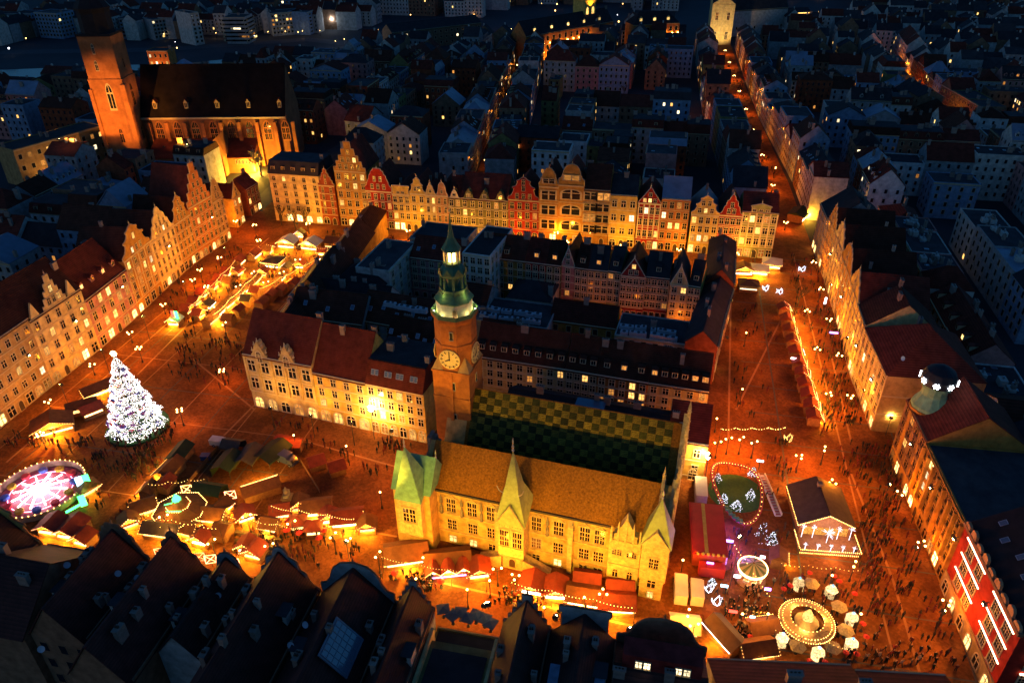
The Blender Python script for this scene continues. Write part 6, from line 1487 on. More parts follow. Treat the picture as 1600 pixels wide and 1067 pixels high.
for k in range(12):
    a = 2 * math.pi * k / 12 + .13; c, s = math.cos(a), math.sin(a)
    MB().tube([(1.0 * c, 1.0 * s, 1.9), (5.8 * c, 5.8 * s, 1.2)], .17, 5).obj('light_spoke', RW if k % 2 else glow('ride_pale', (1, .66, .6), 9), wr)
    g = MB(); g.lathe([(.3, 0), (.95, .3), (1.0, .9), (.8, 1.0)], 10); o = g.obj('gondola', mat(['gondola_blue', 'gondola_red', 'gondola_yellow'][k % 3], [(.03,.09,.4), (.5,.03,.05), (.5,.3,.03)][k % 3], .35, None, .6), wr, (7.0 * math.cos(a + .26), 7.0 * math.sin(a + .26), .9))
MB().lathe([(1.6, .8), (1.3, 1.9), (.6, 2.8), (.1, 3.2)], 14).obj('hub', RW, wr)
for k in range(2): MB().tube([((4.2 + k * 2.4) * math.cos(q * math.pi / 20) for q in [0]) and ((4.2 + k * 2.4) * math.cos(q * math.pi / 20), (4.2 + k * 2.4) * math.sin(q * math.pi / 20), .95) for q in range(41)], .07, 4).obj('floor_light_ring', PINK, wr)
for k in range(4): a = k * 1.571 + .5; lamp_light('POINT', 'ride_light', wr, (4 * math.cos(a), 4 * math.sin(a), 2.6), 500, (1, .55, .6), .4)
sign(130, 752, 3.6, 2.8, 3.2, [SG[4], SG[1]], 'cyan and green glowing panel at the ride entrance', -60); sign(129, 782, 2.0, 1.4, 3.0, [SG[1]], 'green upright sign beside the ride', -60); sign(118, 792, .8, 4.2, .5, [SG[1]], 'low green light bar along the ride rim', -40)
q = G(132, 775); lamp_light('POINT', 'sign_light', None, (q.x + 1, q.y - 1, 2.5), 350, (.2, 1, .25), .4)
stall(140, 770, -40, 4, 3, 'ticket booth with gold lights at the edge of the wheel ride', 'brown', L=250, lights='all', ridge='p')

# ---------------------------------------------------------------- dark yard: tents, van, fence, statue, pavilion
fp = [G(268, 790), G(340, 702), G(470, 722), G(500, 770)]
fn = thing('yard_fence', 'low pale board fence around the dark yard', 'fence', (0, 0, 0))
for i in range(3):
    a, b_ = fp[i], fp[i + 1]; n = max(2, int((b_ - a).length / 2.5)); d = (b_ - a) / n; an = math.atan2(d.y, d.x)
    me = cached(('fpan', round(d.length, 2)), lambda: MB().box(.03, d.length - .03, -.03, .03, .05, 1.2).box(0, .08, -.05, .05, 0, 1.3).mesh('panel', WOODS))
    for k in range(n): link('panel', me, fn, a + d * k, an)
def tent(px, py, w, d, face, m, label, h=2.4, rh=1.2):
    p = G(px, py); t = thing('tent', label, 'tent', p, rad(face + 90), 'tents of the dark yard'); W2, D2 = w / 2, d / 2
    MB().slab([(-W2, -D2, h), (W2, -D2, h), (W2, 0, h + rh), (-W2, 0, h + rh)], .05).slab([(-W2, 0, h + rh), (W2, 0, h + rh), (W2, D2, h), (-W2, D2, h)], .05).box(-W2, W2, -D2 - .02, -D2, h - .4, h).box(-W2, W2, D2, D2 + .02, 0, h).obj('canopy', m, t)
    for x in (-W2 + .1, W2 - .1):
        for y in (-D2 + .1, D2 - .1): MB().lathe([(.06, 0), (.06, h)], 5).obj('pole', METAL, t, (x, y, 0))
tent(358, 732, 7, 5, -12, CLOTH['green'], 'dark green tent nearest the fence in the dark yard'); tent(392, 722, 7, 5, -12, CLOTH['dark'], 'black tent in the middle of the dark yard'); tent(428, 716, 8, 6, -30, CLOTH['green'], 'wide green netting tent beside the blue van'); tent(366, 705, 5, 4, -102, CLOTH['dark'], 'small dark tent by the white container'); tent(330, 776, 7, 4, -102, CLOTH['green'], 'green awning with bulb strings above the pavilion', 2.6)
MB().box(-1.2, 1.2, -1, 1, 0, 1.1).obj  # (kept simple)
tag(MB().box(-1.1, 1.1, -.8, .8, 0, .25).box(-1.0, 1.0, -.7, .7, .25, 1.0).box(-1.1, 1.1, -.8, .8, 1.0, 1.15).obj('crate', CLOTH['blue'], None, G(322, 716)), 'bright blue covered crate in the dark yard', 'crate')
def truck(px, py, face, body, cab, label, L=6, w=2.3, h=2.6, name='box_van', cat='van'):
    p = G(px, py); t = thing(name, label, cat, p, rad(face), None); w2 = w / 2
    MB().box(-L / 2, L / 2 - 1.7, -w2, w2, .55, h).box(-L / 2 - .05, L / 2 - 1.65, -w2 - .04, w2 + .04, h, h + .1).obj('body', body, t)
    MB().prism([(L / 2 - 1.65, .5), (L / 2, .5), (L / 2, 1.25), (L / 2 - .5, 2.05), (L / 2 - 1.65, 2.05)][::-1], lambda u, q, s: (u, s, q), -w2 + .08, w2 - .08).obj('cab', cab, t)
    MB().slab([(L / 2 - .02, -w2 + .2, 1.3), (L / 2 - .02, w2 - .2, 1.3), (L / 2 - .47, w2 - .2, 2.02), (L / 2 - .47, -w2 + .2, 2.02)], -.03).obj('windscreen', GLASS, t)
    for x in (-L / 2 + 1.1, L / 2 - 1.0):
        for s in (-1, 1): o = MB().lathe([(.42, -.13), (.42, .13)], 14).lathe([(.22, -.15), (.22, .15)], 10, mi=1).obj('wheel', [mat('tyre', (.02,.02,.02), .9), METALP], t, (x, s * (w2 - .1), .42)); o.rotation_euler = (math.pi / 2, 0, 0)
    for s in (-.75, .75): MB().box(L / 2 - .02, L / 2 + .04, s * w2 - .15, s * w2 + .15, .7, .9).obj('headlight', METALP, t)
    return t
truck(449, 722, -30, mat('van_blue', (.03,.045,.14), .4, None, .5), mat('van_cab', (.05,.06,.12), .4, None, .5), 'dark blue van parked beside the two closed huts', 5.6)
truck(345, 696, -12, CLOTH['white'], mat('cab_white', (.5,.5,.5), .4, None, .5), 'small white box van behind the dark yard', 4.6, 2.0, 2.0)
truck(1093, 772, 80, mat('trailer_white', (.62,.60,.58), .5, (.5,.15)), mat('cab_white', (.5,.5,.5), .4, None, .5), 'white box truck beside the small yellow house', 8, 2.5, 3.2)
truck(1062, 925, 80, MATS['trailer_white'], MATS['cab_white'], 'white box truck left of two below the red trailer', 7, 2.4, 3.0); truck(1087, 930, 80, MATS['trailer_white'], MATS['cab_white'], 'white box truck right of two below the red trailer', 6, 2.4, 3.0)
st = thing('statue', 'bronze seated statue on a stone plinth in the market yard', 'statue', G(452, 792))
MB().box(-1.5, 1.5, -1.5, 1.5, 0, .5).box(-1.0, 1.0, -1.0, 1.0, .5, 3.0).box(-1.15, 1.15, -1.15, 1.15, 3.0, 3.25).obj('plinth', W['stone'], st)
MB().lathe([(.7, 3.25), (.75, 3.9), (.55, 4.3), (.6, 5.0), (.3, 5.3), (.16, 5.4), (.24, 5.65), (.18, 5.9)], 10).box(-.6, .6, -.9, .1, 3.25, 4.2).box(-.7, .7, .1, .6, 3.25, 4.9).obj('figure', DRK, st, smooth=False)
pv = thing('market_pavilion', 'octagonal wooden pavilion with green-lit crown and strings of gold bulbs', 'pavilion', G(286, 812))
MB().lathe([(5.4, 0), (5.4, .4)], 8, ph=P8).obj('deck', WOODS, pv)
for k in range(8): a = P8 + k * math.pi / 4; MB().box(-.12, .12, -.12, .12, .4, 3.2).obj('post', WOODS, pv, (4.8 * math.cos(a), 4.8 * math.sin(a), 0))
MB().lathe([(5.6, 3.1), (2.4, 4.4), (2.3, 5.0), (.2, 6.4)], 8, ph=P8).obj('roof', CLOTH['brown'], pv)
bm = MB()
for r, z in ((5.65, 3.15), (2.5, 4.5), (5.45, .5)): bulbs(bm, [(r * math.cos(P8 + k * math.pi / 4), r * math.sin(P8 + k * math.pi / 4), z) for k in range(9)], .45, .07)
bm.obj('bulb_strings', BULB, pv); MB().lathe([(1.0, 5.2), (.9, 6.2), (.2, 7.4)], 8).tube([(-1.6, -2.4, 4.9), (1.6, -2.4, 4.9)], .12, 4).tube([(-2.2, -1.2, 5.6), (-.4, -1.4, 6.3)], .12, 4).obj('green_lights', SG[1], pv)
lamp_light('POINT', 'pavilion_light', pv, (0, -1, 7.6), 160, (.2, 1, .3), .3); lamp_light('POINT', 'pavilion_light', pv, (0, -3, 2.8), 500, (1, .45, .1), .3); lamp_light('POINT', 'pavilion_light', pv, (0, -6.5, 3), 400, (1, .45, .1), .3)
# pink lattice frames of light
LATG = 'crossed frames of pink light'
def lattice(px, py, label, s=1.9, face=-80, m=None, z=2.2):
    p = G(px, py, z); t = thing('light_lattice', label, 'light lattice', (p.x, p.y, 0), rad(face + 90), LATG)
    b = MB()
    for q in (((-s/2, 0, z - s/2), (s/2, 0, z - s/2)), ((-s/2, 0, z + s/2), (s/2, 0, z + s/2)), ((-s/2, 0, z - s/2), (-s/2, 0, z + s/2)), ((s/2, 0, z - s/2), (s/2, 0, z + s/2)), ((-s/2, 0, z - s/2), (s/2, 0, z + s/2)), ((-s/2, 0, z + s/2), (s/2, 0, z - s/2))): b.tube(q, .07, 4)
    b.obj('light_tubes', m or STRIPP, t); MB().box(-.05, .05, .03, .12, 0, z - s/2).obj('post', METAL, t)
for i in range(4): lattice(311 + i * 18, 870 + i * 3.2, 'pink crossed light frame, %s of four in a row above the near roofs' % 'first second third fourth'.split()[i], 2.2)
lattice(248, 861, 'pink crossed light frame alone beside the dark gable', 1.6); lattice(360, 773, 'pink crossed light frame at the yard corner', 2.2); lattice(292, 764, 'golden crossed light frame behind the pavilion', 2.2, m=STRIP)
ys = thing('light_sculpture', 'tangled yellow star-shaped light sculpture above the near roofs', 'light sculpture', G(433, 900))
b = MB()
for k in range(9): a = rt.uniform(0, 3.14); e = rt.uniform(-1, 1); b.tube([(-1.1 * math.cos(a), -.6 * math.sin(a), 3 - e), (1.1 * math.cos(a), .6 * math.sin(a), 3 + e)], .09, 4)
b.obj('light_tubes', glow('sculpt_yellow', (1, .7, .3), 16), ys); MB().lathe([(.1, 0), (.1, 3)], 6).obj('post', METAL, ys); lamp_light('POINT', 'sculpture_light', ys, (0, 0, 3), 700, (1, .6, .2), .3)

# ---------------------------------------------------------------- right-hand fairground
# toy roller coaster
rc = thing('toy_roller_coaster', 'red toy roller coaster looping round lit shrubs', 'ride', G(1150, 770))
RED = mat('track_red', (.35,.03,.03), .45, None, .5); WHT = mat('track_white', (.5,.5,.5), .5)
track = []
for k in range(48):
    a = 2 * math.pi * k / 48; x = 5.2 * math.cos(a); y = 8.5 * math.sin(a) + 1.2 * math.cos(2 * a); track.append((x, y, 2.0 + 1.1 * math.sin(a) + .8 * math.cos(2 * a + .6)))
for s in (-.35, .35): MB().tube([(p[0] * (1 + s / 7), p[1] * (1 + s / 9), p[2]) for p in track], .15, 5, closed=True).obj('rail', RED, rc)
b = MB()
for i in range(0, 48): p = track[i]; b.tube([(p[0] * (1 - .05), p[1] * (1 - .04), p[2] - .03), (p[0] * 1.05, p[1] * 1.04, p[2] - .03)], .05, 4)
b.obj('sleepers', RED, rc)
for i in range(0, 48, 4): p = track[i]; MB().lathe([(.08, 0), (.08, p[2] - .05)], 5).obj('support', RED, rc, (p[0], p[1], 0))
for i in range(5): p = track[30 + i * 1]; MB().prism([(-.5, 0), (.5, 0), (.6, .5), (.2, .5), (.1, .25), (-.5, .6)], lambda u, q, s: (s, u, q), -.4, .4).obj('train_car', mat('train_green', (.04,.2,.05), .4, None, .6), rc, (p[0], p[1], p[2] + .1))
MB().box(6.4, 7.6, -8, 5, .6, .8).box(6.2, 6.35, -8, 5, .8, 1.5).box(7.65, 7.8, -8, 5, .8, 1.5).obj('loading_platform', WHT, rc)
b = MB()
for k in range(14): b.box(6.5, 7.5, -7.8 + k * .9, -7.5 + k * .9, .8, .86)
b.obj('platform_steps', RED, rc)
bm = MB(); bulbs(bm, [tuple(p) for p in track] + [track[0]], 2.2, .07); bm.obj('track_bulbs', BULB, rc)
WLT = glow('fairy_white', (.80, .85, 1), 2.6)
def lit_shrub(px, py, h, r, label, m=WLT, n=120, col=TG, grp='shrubs hung with fairy lights'):
    p = G(px, py); t = thing('lit_shrub', label, 'shrub', p, 0, grp); b = MB(); l = MB()
    for i in range(n * 3):
        z = rt.random(); a = rt.uniform(0, 6.283); rr_ = r * (1 - z * .75) * rt.uniform(.4, 1); q = Vector((rr_ * math.cos(a), rr_ * math.sin(a), .3 + z * h)); s = rt.uniform(.12, .25); o = Vector((math.cos(a), math.sin(a), rt.uniform(-.4, .5))) * s; w_ = Vector((-math.sin(a), math.cos(a), .2)) * s * .5
        b.poly([q - w_, q + w_, q + o])
    for i in range(n):
        z = rt.random(); a = rt.uniform(0, 6.283); rr_ = r * (1 - z * .75) * rt.uniform(.7, 1.1); l.lathe([(.05, -.05), (.05, .05)], 4, (rr_ * math.cos(a), rr_ * math.sin(a), .3 + z * h))
    MB().lathe([(.12, 0), (.08, h * .9)], 5).obj('trunk', TRIMD, t); tag(b.obj('foliage', col, t), kind='stuff'); tag(l.obj('fairy_lights', m, t), kind='stuff')
for i, (x, y, h, r, lb) in enumerate([(1130, 785, 2.2, 1.2, 'fairy-lit shrub inside the near bend of the toy track'), (1150, 795, 2.0, 1.3, 'fairy-lit shrub at the bottom of the toy track loop'), (1172, 780, 2.6, 1.2, 'fairy-lit shrub by the white loading platform'), (1175, 745, 2.4, 1.1, 'fairy-lit shrub in the upper right of the track loop'), (1120, 752, 2.0, 1.1, 'dim shrub in the left of the track loop'), (1188, 845, 5, 1.6, 'tall dark fir with few lights above the small carousel'), (1205, 850, 3, 1.3, 'white-sparkling shrub beside the tall fir'), (1112, 915, 1.6, 1.0, 'white-lit figure bush among the dark pavilions')]): lit_shrub(x, y, h, r, lb, n=30 if 'dim' in lb or 'few' in lb else 90)
for i, (x, y, lb) in enumerate([(1105, 925, 'white tangled light figure left of the purple-lit lane'), (1118, 945, 'white tangled light figure below the first one'), (1195, 455, 'white glowing reindeer-like light figure near the far stalls'), (1217, 460, 'white tangled light figure at the head of the red stall line'), (1252, 425, 'white and pink glowing figure at the corner of the lit street'), (1230, 690, 'warm glowing arch behind the beer hall')]):
    p = G(x, y); t = thing('light_figure', lb, 'light figure', p, 0, 'wire figures of light'); b = MB(); pts = []
    for k in range(16): a = k * .8; pts.append((1.3 * math.cos(a) * rt.uniform(.5, 1), .8 * math.sin(a) * rt.uniform(.5, 1), 1.2 + 1.0 * math.sin(k * 1.7)))
    b.tube(pts, .05, 4).obj('light_tubes', WLT if i < 5 else STRIP, t); MB().lathe([(.3, 0), (.05, .3), (.05, 2)], 5).obj('stand', METAL, t)
tag(MB().lathe([(6.2, .004), (6.2, .05)], 24).obj('turf', MATS['turf_carpet'], rc), kind='stuff')
# red trailer
rtv = thing('fairground_trailer', 'long fairground trailer with red roof, gold stripe and gold ornaments', 'trailer', G(1102, 848), rad(81))
MB().box(-7, 7, -3.2, 3.2, .6, 4.0).obj('body', mat('trailer_red_wall', (.30,.05,.04), .5, (.5,.3)), rtv); MB().box(-7.3, 7.3, -3.5, 3.5, 4.0, 4.25).box(-6.9, 6.9, -3.1, 3.1, 4.25, 4.4).obj('roof', mat('trailer_red_roof', (.42,.03,.03), .5, (.4,.25)), rtv)
MB().box(-7.1, 7.1, .3, 1.0, 4.41, 4.5).obj('roof_stripe', mat('gilt_paint', (.45,.32,.08), .5, (1,.3)), rtv)
for k in range(6): MB().ball((0, 0, 0), .35, n=8, m=5).obj('gold_ornament', MATS['gilt_paint'], rtv, (-7.3, -2.6 + k * 1.0, 4.4))
MB().box(-6.5, 6.5, -3.6, -3.25, 1.2, 3.6).obj('lit_front', roomlight('trailer_glow', (.7, .25, .9), 2.2), rtv)
MB().box(-9.4, -7.6, -3, 2, .3, 2.8).obj('red_annex', MATS['trailer_red_roof'], rtv)
for k in range(3): lamp_light('POINT', 'trailer_light', rtv, (-5 + k * 5, -5.6, 2.0), 300, (.45, .10, 1), .4)
p = G(1110, 800); sign(1122, 832, 3, 1.6, 1.6, [SG[1]], 'round green glowing emblem on the red trailer', -12)
# small carousel
cs = thing('carousel', 'small round carousel with striped canopy and glowing scalloped rim', 'carousel', G(1172, 905))
MB().lathe([(3.0, 0), (3.0, .35)], 20).obj('platform', WOODS, cs); MB().lathe([(.5, .35), (.4, 3.4)], 10).obj('centre_drum', INNER_GLOW[0], cs)
cm = MB()
for k in range(20):
    a0, a1 = 2 * math.pi * k / 20, 2 * math.pi * (k + 1) / 20; cm.mi = k % 2
    cm.poly([(2.7 * math.cos(a0), 2.7 * math.sin(a0), 3.5), (2.7 * math.cos(a1), 2.7 * math.sin(a1), 3.5), (.2 * math.cos(a1), .2 * math.sin(a1), 4.7), (.2 * math.cos(a0), .2 * math.sin(a0), 4.7)])
cm.obj('canopy', [mat('stripe_cream', (.5,.42,.25), .7), mat('stripe_green', (.16,.20,.10), .7)], cs)
r_ = MB()
for k in range(20):
    a0, a1 = 2 * math.pi * k / 20, 2 * math.pi * (k + 1) / 20; r_.prism([(2.72, 3.0), (2.82, 3.0), (2.95, 3.55), (2.72, 3.55)], lambda u, q, s: (u * math.cos(s), u * math.sin(s), q), a0, a1)
r_.obj('lit_rim', roomlight('carousel_rim', (1, .62, .25), 5), cs)
for k in range(8):
    a = k * math.pi / 4; MB().lathe([(.05, .35), (.05, 3.5)], 5).obj('pole', CLK, cs, (2.1 * math.cos(a), 2.1 * math.sin(a), 0)); o = MB().prism([(-.5, .9), (.4, .9), (.7, 1.6), (.45, 1.7), (.3, 1.35), (-.5, 1.4)], lambda u, q, s: (u, s, q), -.15, .15).obj('horse', mat('horse_white', (.6,.55,.5), .5), cs, (2.1 * math.cos(a), 2.1 * math.sin(a), 0)); o.rotation_euler = (0, 0, a + 1.57)
lamp_light('POINT', 'carousel_light', cs, (0, -2.2, 2.8), 500, (1, .6, .25), .3)
# beer hall with lit terrace
bhp = thing('beer_hall', 'dark-roofed wooden beer hall with terrace outlined in bulbs and sparkling white palms', 'pavilion', G(1286, 838), rad(-6))
MB().prism([(-5.2, 0), (5.2, 0), (5.2, 3.6), (0, 6.2), (-5.2, 3.6)], lambda u, q, s: (u, s, q), 11, 0).obj('wall', WOODS, bhp)
MB().slab([(-5.8, -.6, 3.4), (0, -.6, 6.45), (0, 11.5, 6.45), (-5.8, 11.5, 3.4)][::-1], .2).slab([(0, -.6, 6.45), (5.8, -.6, 3.4), (5.8, 11.5, 3.4), (0, 11.5, 6.45)][::-1], .2).obj('roof', CLOTH['dark'], bhp)
MB().box(-.5, .5, 8, 9, 5, 7.4).obj('chimney', CHIM, bhp)
MB().box(-6, 6, -5.4, -.1, 0, .5).obj('terrace', WOODS, bhp)
for z, nm in ((1.3, 'rail'), (.62, 'lower_rail')):
    MB().box(-6, 6, -5.45, -5.35, z, z + .1).box(-6.05, -5.95, -5.4, 0, z, z + .1).box(5.95, 6.05, -5.4, 0, z, z + .1).obj(nm, WOODS, bhp)
for k in range(13): MB().box(-.05, .05, -.05, .05, .5, 1.4).obj('baluster', WOODS, bhp, (-6 + k, -5.4, 0))
bm = MB(); bulbs(bm, [(-6, -5.5, 1.45), (6, -5.5, 1.45), (6.1, 0, 1.45)], .4, .07); bulbs(bm, [(-6, -5.5, .55), (6, -5.5, .55)], .4, .07); bulbs(bm, [(-5.8, -.7, 3.5), (0, -.7, 6.5), (5.8, -.7, 3.5)], .35, .07); bulbs(bm, [(-6.1, 0, 1.4), (-6.1, -5.4, 1.4)], .4, .07); bulbs(bm, [(-5.9, -.6, 3.5), (-5.9, 11.5, 3.5)], .5, .06); bm.obj('bulb_strings', BULB, bhp)
MB().box(-4.6, 4.6, -.12, -.02, .6, 2.6).obj('lit_windows', LIT[2], bhp)
def burst(x, y, z, r, n=26):
    b = MB()
    for k in range(n): a = rt.uniform(0, 6.283); e = rt.uniform(-.2, 1.2); b.tube([(x, y, z), (x + r * math.cos(a) * math.cos(e) * rt.uniform(.6, 1), y + r * math.sin(a) * math.cos(e) * rt.uniform(.6, 1), z + r * math.sin(e) * .8)], .016, 3)
    b.lathe([(.06, .5), (.05, z)], 5, (x, y, 0)); o = b.obj('light_palm', WLT, bhp)
burst(0, -2.2, 3.2, 1.7, 40)
for x in (-4.8, -2.6, 2.4, 4.9): burst(x, -1.0, 3.4, .8, 18)
for x in (-4.9, -2.4, 0.2, 2.6, 4.8): burst(x, -4.6, 1.9, .65, 16)
lamp_light('POINT', 'terrace_light', bhp, (0, -3, 4), 500, (.75, .75, 1), .4); lamp_light('POINT', 'terrace_light', bhp, (0, -7, 2), 500, (1, .5, .15), .4)
lamp_light('POINT', 'grill_light', bhp, (-3, 14, 3), 1500, (1, .55, .14), .4)
# round bar with glowing igloos
rbp = thing('round_bar', 'round wooden bar pavilion ringed with gold bulbs and lit inside', 'pavilion', G(1256, 985))
MB().lathe([(4.6, 0), (4.6, .3)], 24).obj('deck', WOODS, rbp)
MB().lathe([(3.6, .3), (3.6, 1.3), (3.2, 1.35), (3.2, .3)], 24).obj('counter', WOODS, rbp)
r_ = MB()
for k in range(24):
    a0, a1 = 2 * math.pi * k / 24, 2 * math.pi * (k + 1) / 24; r_.prism([(2.9, 3.3), (4.9, 2.7), (4.9, 2.85), (2.9, 3.5)], lambda u, q, s: (u * math.cos(s), u * math.sin(s), q), a0, a1)
r_.obj('ring_roof', mat('bar_roof_gold', (.40,.26,.10), .7, (1,.3)), rbp)
for k in range(8): a = k * math.pi / 4; MB().lathe([(.09, .3), (.09, 3.0)], 6).obj('post', WOODS, rbp, (4.5 * math.cos(a), 4.5 * math.sin(a), 0))
bm = MB()
for r, z in ((4.95, 2.8), (4.3, 3.05), (2.95, 3.45)): bulbs(bm, [(r * math.cos(2 * math.pi * k / 24), r * math.sin(2 * math.pi * k / 24), z) for k in range(25)], .4, .075)
bm.obj('bulb_strings', BULB, rbp)
MB().lathe([(1.6, .3), (1.6, 2.4), (1.0, 3.4), (.9, 4.4), (.5, 5.2), (.3, 5.6)], 12).obj('centre_tower', LIT[0], rbp); MB().lathe([(2.2, 2.6), (1.0, 3.5), (.95, 3.6)], 12).obj('inner_roof', MATS['bar_roof_gold'], rbp)
for k in range(3): a = k * 2.1; lamp_light('POINT', 'bar_light', rbp, (3 * math.cos(a), 3 * math.sin(a), 4.2), 420, (1, .52, .16), .3)
IGL = roomlight('igloo_glow', (1, .62, .25), 1.5); IGT = roomlight('igloo_tip', (.25, .6, 1), 2.2)
for i, (x, y, lb) in enumerate([(1246, 918, 'behind the round bar'), (1297, 930, 'right behind the round bar'), (1329, 973, 'right of the round bar'), (1328, 1013, 'at the lower right of the round bar'), (1276, 1027, 'in front of the round bar'), (1220, 1005, 'left of the round bar')]):
    t = thing('glowing_igloo', 'white glowing six-sided lantern hut with blue tip ' + lb, 'lantern hut', G(x, y), rt.uniform(0, 1), 'glowing lantern huts')
    MB().lathe([(1.15, 0), (1.15, 1.6), (1.25, 1.65)], 6).obj('body', IGL, t); MB().lathe([(1.25, 1.65), (.75, 2.3), (.5, 2.6)], 6).obj('cap', IGL, t); MB().ball((0, 0, 2.8), .26, n=8, m=5).obj('tip', IGT, t); MB().box(-.35, .35, -1.2, -1.0, .1, 1.4).box(-1.0, 1.0, -1.05, -.95, 1.5, 1.62).obj('door', TRIMD, t)
LAC = mat('lace_gold', (.36,.27,.14), .8, (3,.4))
for i, (x, y, lb) in enumerate([(1308, 958, 'right of the round bar'), (1205, 985, 'left of the round bar'), (1243, 1020, 'in front of the round bar, left'), (1298, 1022, 'in front of the round bar, right'), (1265, 922, 'behind the round bar'), (1318, 995, 'between two lantern huts')]): parasol(tuple(G(x, y)), LAC, 1.6, 2.5, 'gold lace parasol with bulbs ' + lb, grp='gold lace parasols', n=6)
REDP = mat('parasol_red', (.40,.02,.02), .7)
for i, (x, y) in enumerate([(1262, 905), (1308, 918), (1332, 938), (1345, 985), (1350, 1005), (1232, 925), (1222, 930), (1262, 1043), (1318, 1030), (1286, 1045), (1205, 1020), (1210, 1033), (1170, 1005), (1335, 1032), (1300, 910)]): parasol(tuple(G(x, y)), REDP, .6, 2.2, 'small red round parasol table near the round bar', grp='red parasol tables')
for i, (x, y) in enumerate([(450, 838), (470, 842), (508, 838), (500, 850), (452, 822), (618, 905), (690, 918)]): parasol(tuple(G(x, y)), REDP, .8, 2.2, 'small red round parasol among the yard stalls', grp='red parasols in the yard')
p = G(1150, 860); lamp_light('POINT', 'purple_lamp', cs, (-1.5, 5, 4), 1100, (.45, .15, 1), .4); lamp_light('POINT', 'purple_lamp', cs, (-2.2, 10, 4), 1000, (.5, .15, 1), .4)
# festoon across the fair lane
fe = thing('festoon', 'red and gold festoon of bulbs strung over the fair lane', 'festoon', G(1180, 692)); bm = MB()
for k in range(4): bulbs(bm, sag([(-9 + k * 4, 0, 4.5), (-5 + k * 4, .5, 4.5)], 6, .5), .35, .06)
bm.obj('bulbs', BULB, fe); MB().lathe([(.07, 0), (.07, 4.5)], 5).obj('post', METAL, fe, (-9, 0, 0)); MB().lathe([(.07, 0), (.07, 4.5)], 5).obj('post', METAL, fe, (7, .5, 0))
# benches and tables in the yard
TBL = MB().box(-.9, .9, -.35, .35, .72, .78).box(-.9, .9, -.75, -.5, .42, .46).box(-.9, .9, .5, .75, .42, .46).box(-.7, -.6, -.7, .7, 0, .72).box(.6, .7, -.7, .7, 0, .72)
tmesh = TBL.mesh('picnic_table', TRIMD)
for i in range(18):
    p = G(372 + (i % 6) * 13 + rt.uniform(-3, 3), 835 + (i // 6) * 13 + (i % 6) * 2)
    tag(link('picnic_table', tmesh, None, p, rt.uniform(-.4, .2)), 'dark picnic table in the yard above the near roofs', 'table', 'picnic tables in the yard')

# festoons over the market lanes
def festoon(pa, pb, label, h=4.6, m=None, n=3):
    A, B = G(*pa), G(*pb); t = thing('festoon', label, 'festoon', A, 0, 'festoons of bulbs over the market lanes'); d = B - A; bm = MB()
    for k in range(n): bulbs(bm, sag([Vector((0, 0, h)) + d * (k / n), Vector((0, 0, h)) + d * ((k + 1) / n)], 6, .6), .5, .06)
    bm.obj('bulbs', m or BULB, t)
    for k in range(n + 1): p = d * (k / n); MB().lathe([(.06, 0), (.05, h)], 5).obj('post', METAL, t, p)
for i, (a, b_, lb) in enumerate([((300, 500), (372, 424), 'between the outer huts'), ((338, 512), (410, 440), 'between the inner huts'), ((410, 470), (500, 420), 'beneath the dark roofs'), ((420, 400), (520, 405), 'before the glowing tents'), ((240, 830), (350, 850), 'before the pavilion'), ((360, 830), (480, 850), 'over the picnic tables'), ((430, 815), (560, 835), 'along the red-roofed stalls'), ((240, 780), (330, 770), 'behind the pavilion'), ((1230, 500), (1255, 590), 'along the far half of the red stall line'), ((1255, 590), (1282, 680), 'along the near half of the red stall line'), ((1140, 870), (1200, 960), 'over the purple-lit lane'), ((1205, 1010), (1330, 1040), 'in front of the round bar'), ((1215, 905), (1340, 915), 'behind the round bar'), ((600, 895), (760, 925), 'before the golden stalls'), ((800, 935), (990, 975), 'before the gothic stalls')]): festoon(a, b_, 'festoon of warm bulbs ' + lb)
for i, (x, y, z, w_, h_, m, lb) in enumerate([(1140, 845, 2.6, 1.6, .5, SG[2], 'purple light panel on the fair lane nearest the trailer'), (1152, 900, 2.4, 1.2, .6, SG[3], 'pink light panel left of the small carousel'), (1132, 915, 2.2, 1.4, .5, SG[4], 'pale blue light panel among the dark pavilions'), (1200, 920, 2.2, 1.2, .5, SG[2], 'purple light panel between carousel and round bar'), (1146, 955, 2.4, 1.6, .5, SG[0], 'red light panel by the fair lane'), (1176, 965, 2.2, 1.0, .8, SG[4], 'blue light panel left of the round bar'), (1110, 880, 2.8, 1.4, .5, SG[2], 'purple light panel at the foot of the red trailer'), (1192, 870, 2.4, 1.0, .5, SG[3], 'pink light panel by the tall dark fir'), (1188, 720, 2.6, 1.6, .4, SG[4], 'pale blue light panel over the loading platform'), (1240, 560, 2.9, 1.4, .4, SG[3], 'pink sign on the long line of red stalls'), (1290, 470, 3.2, .6, 2.2, SG[3], 'upright pink shop sign on the stall-side row'), (1303, 520, 3.2, 2.4, .4, SG[2], 'violet shop sign on the stall-side row')]): sign(x, y, z, w_, h_, [m], lb)

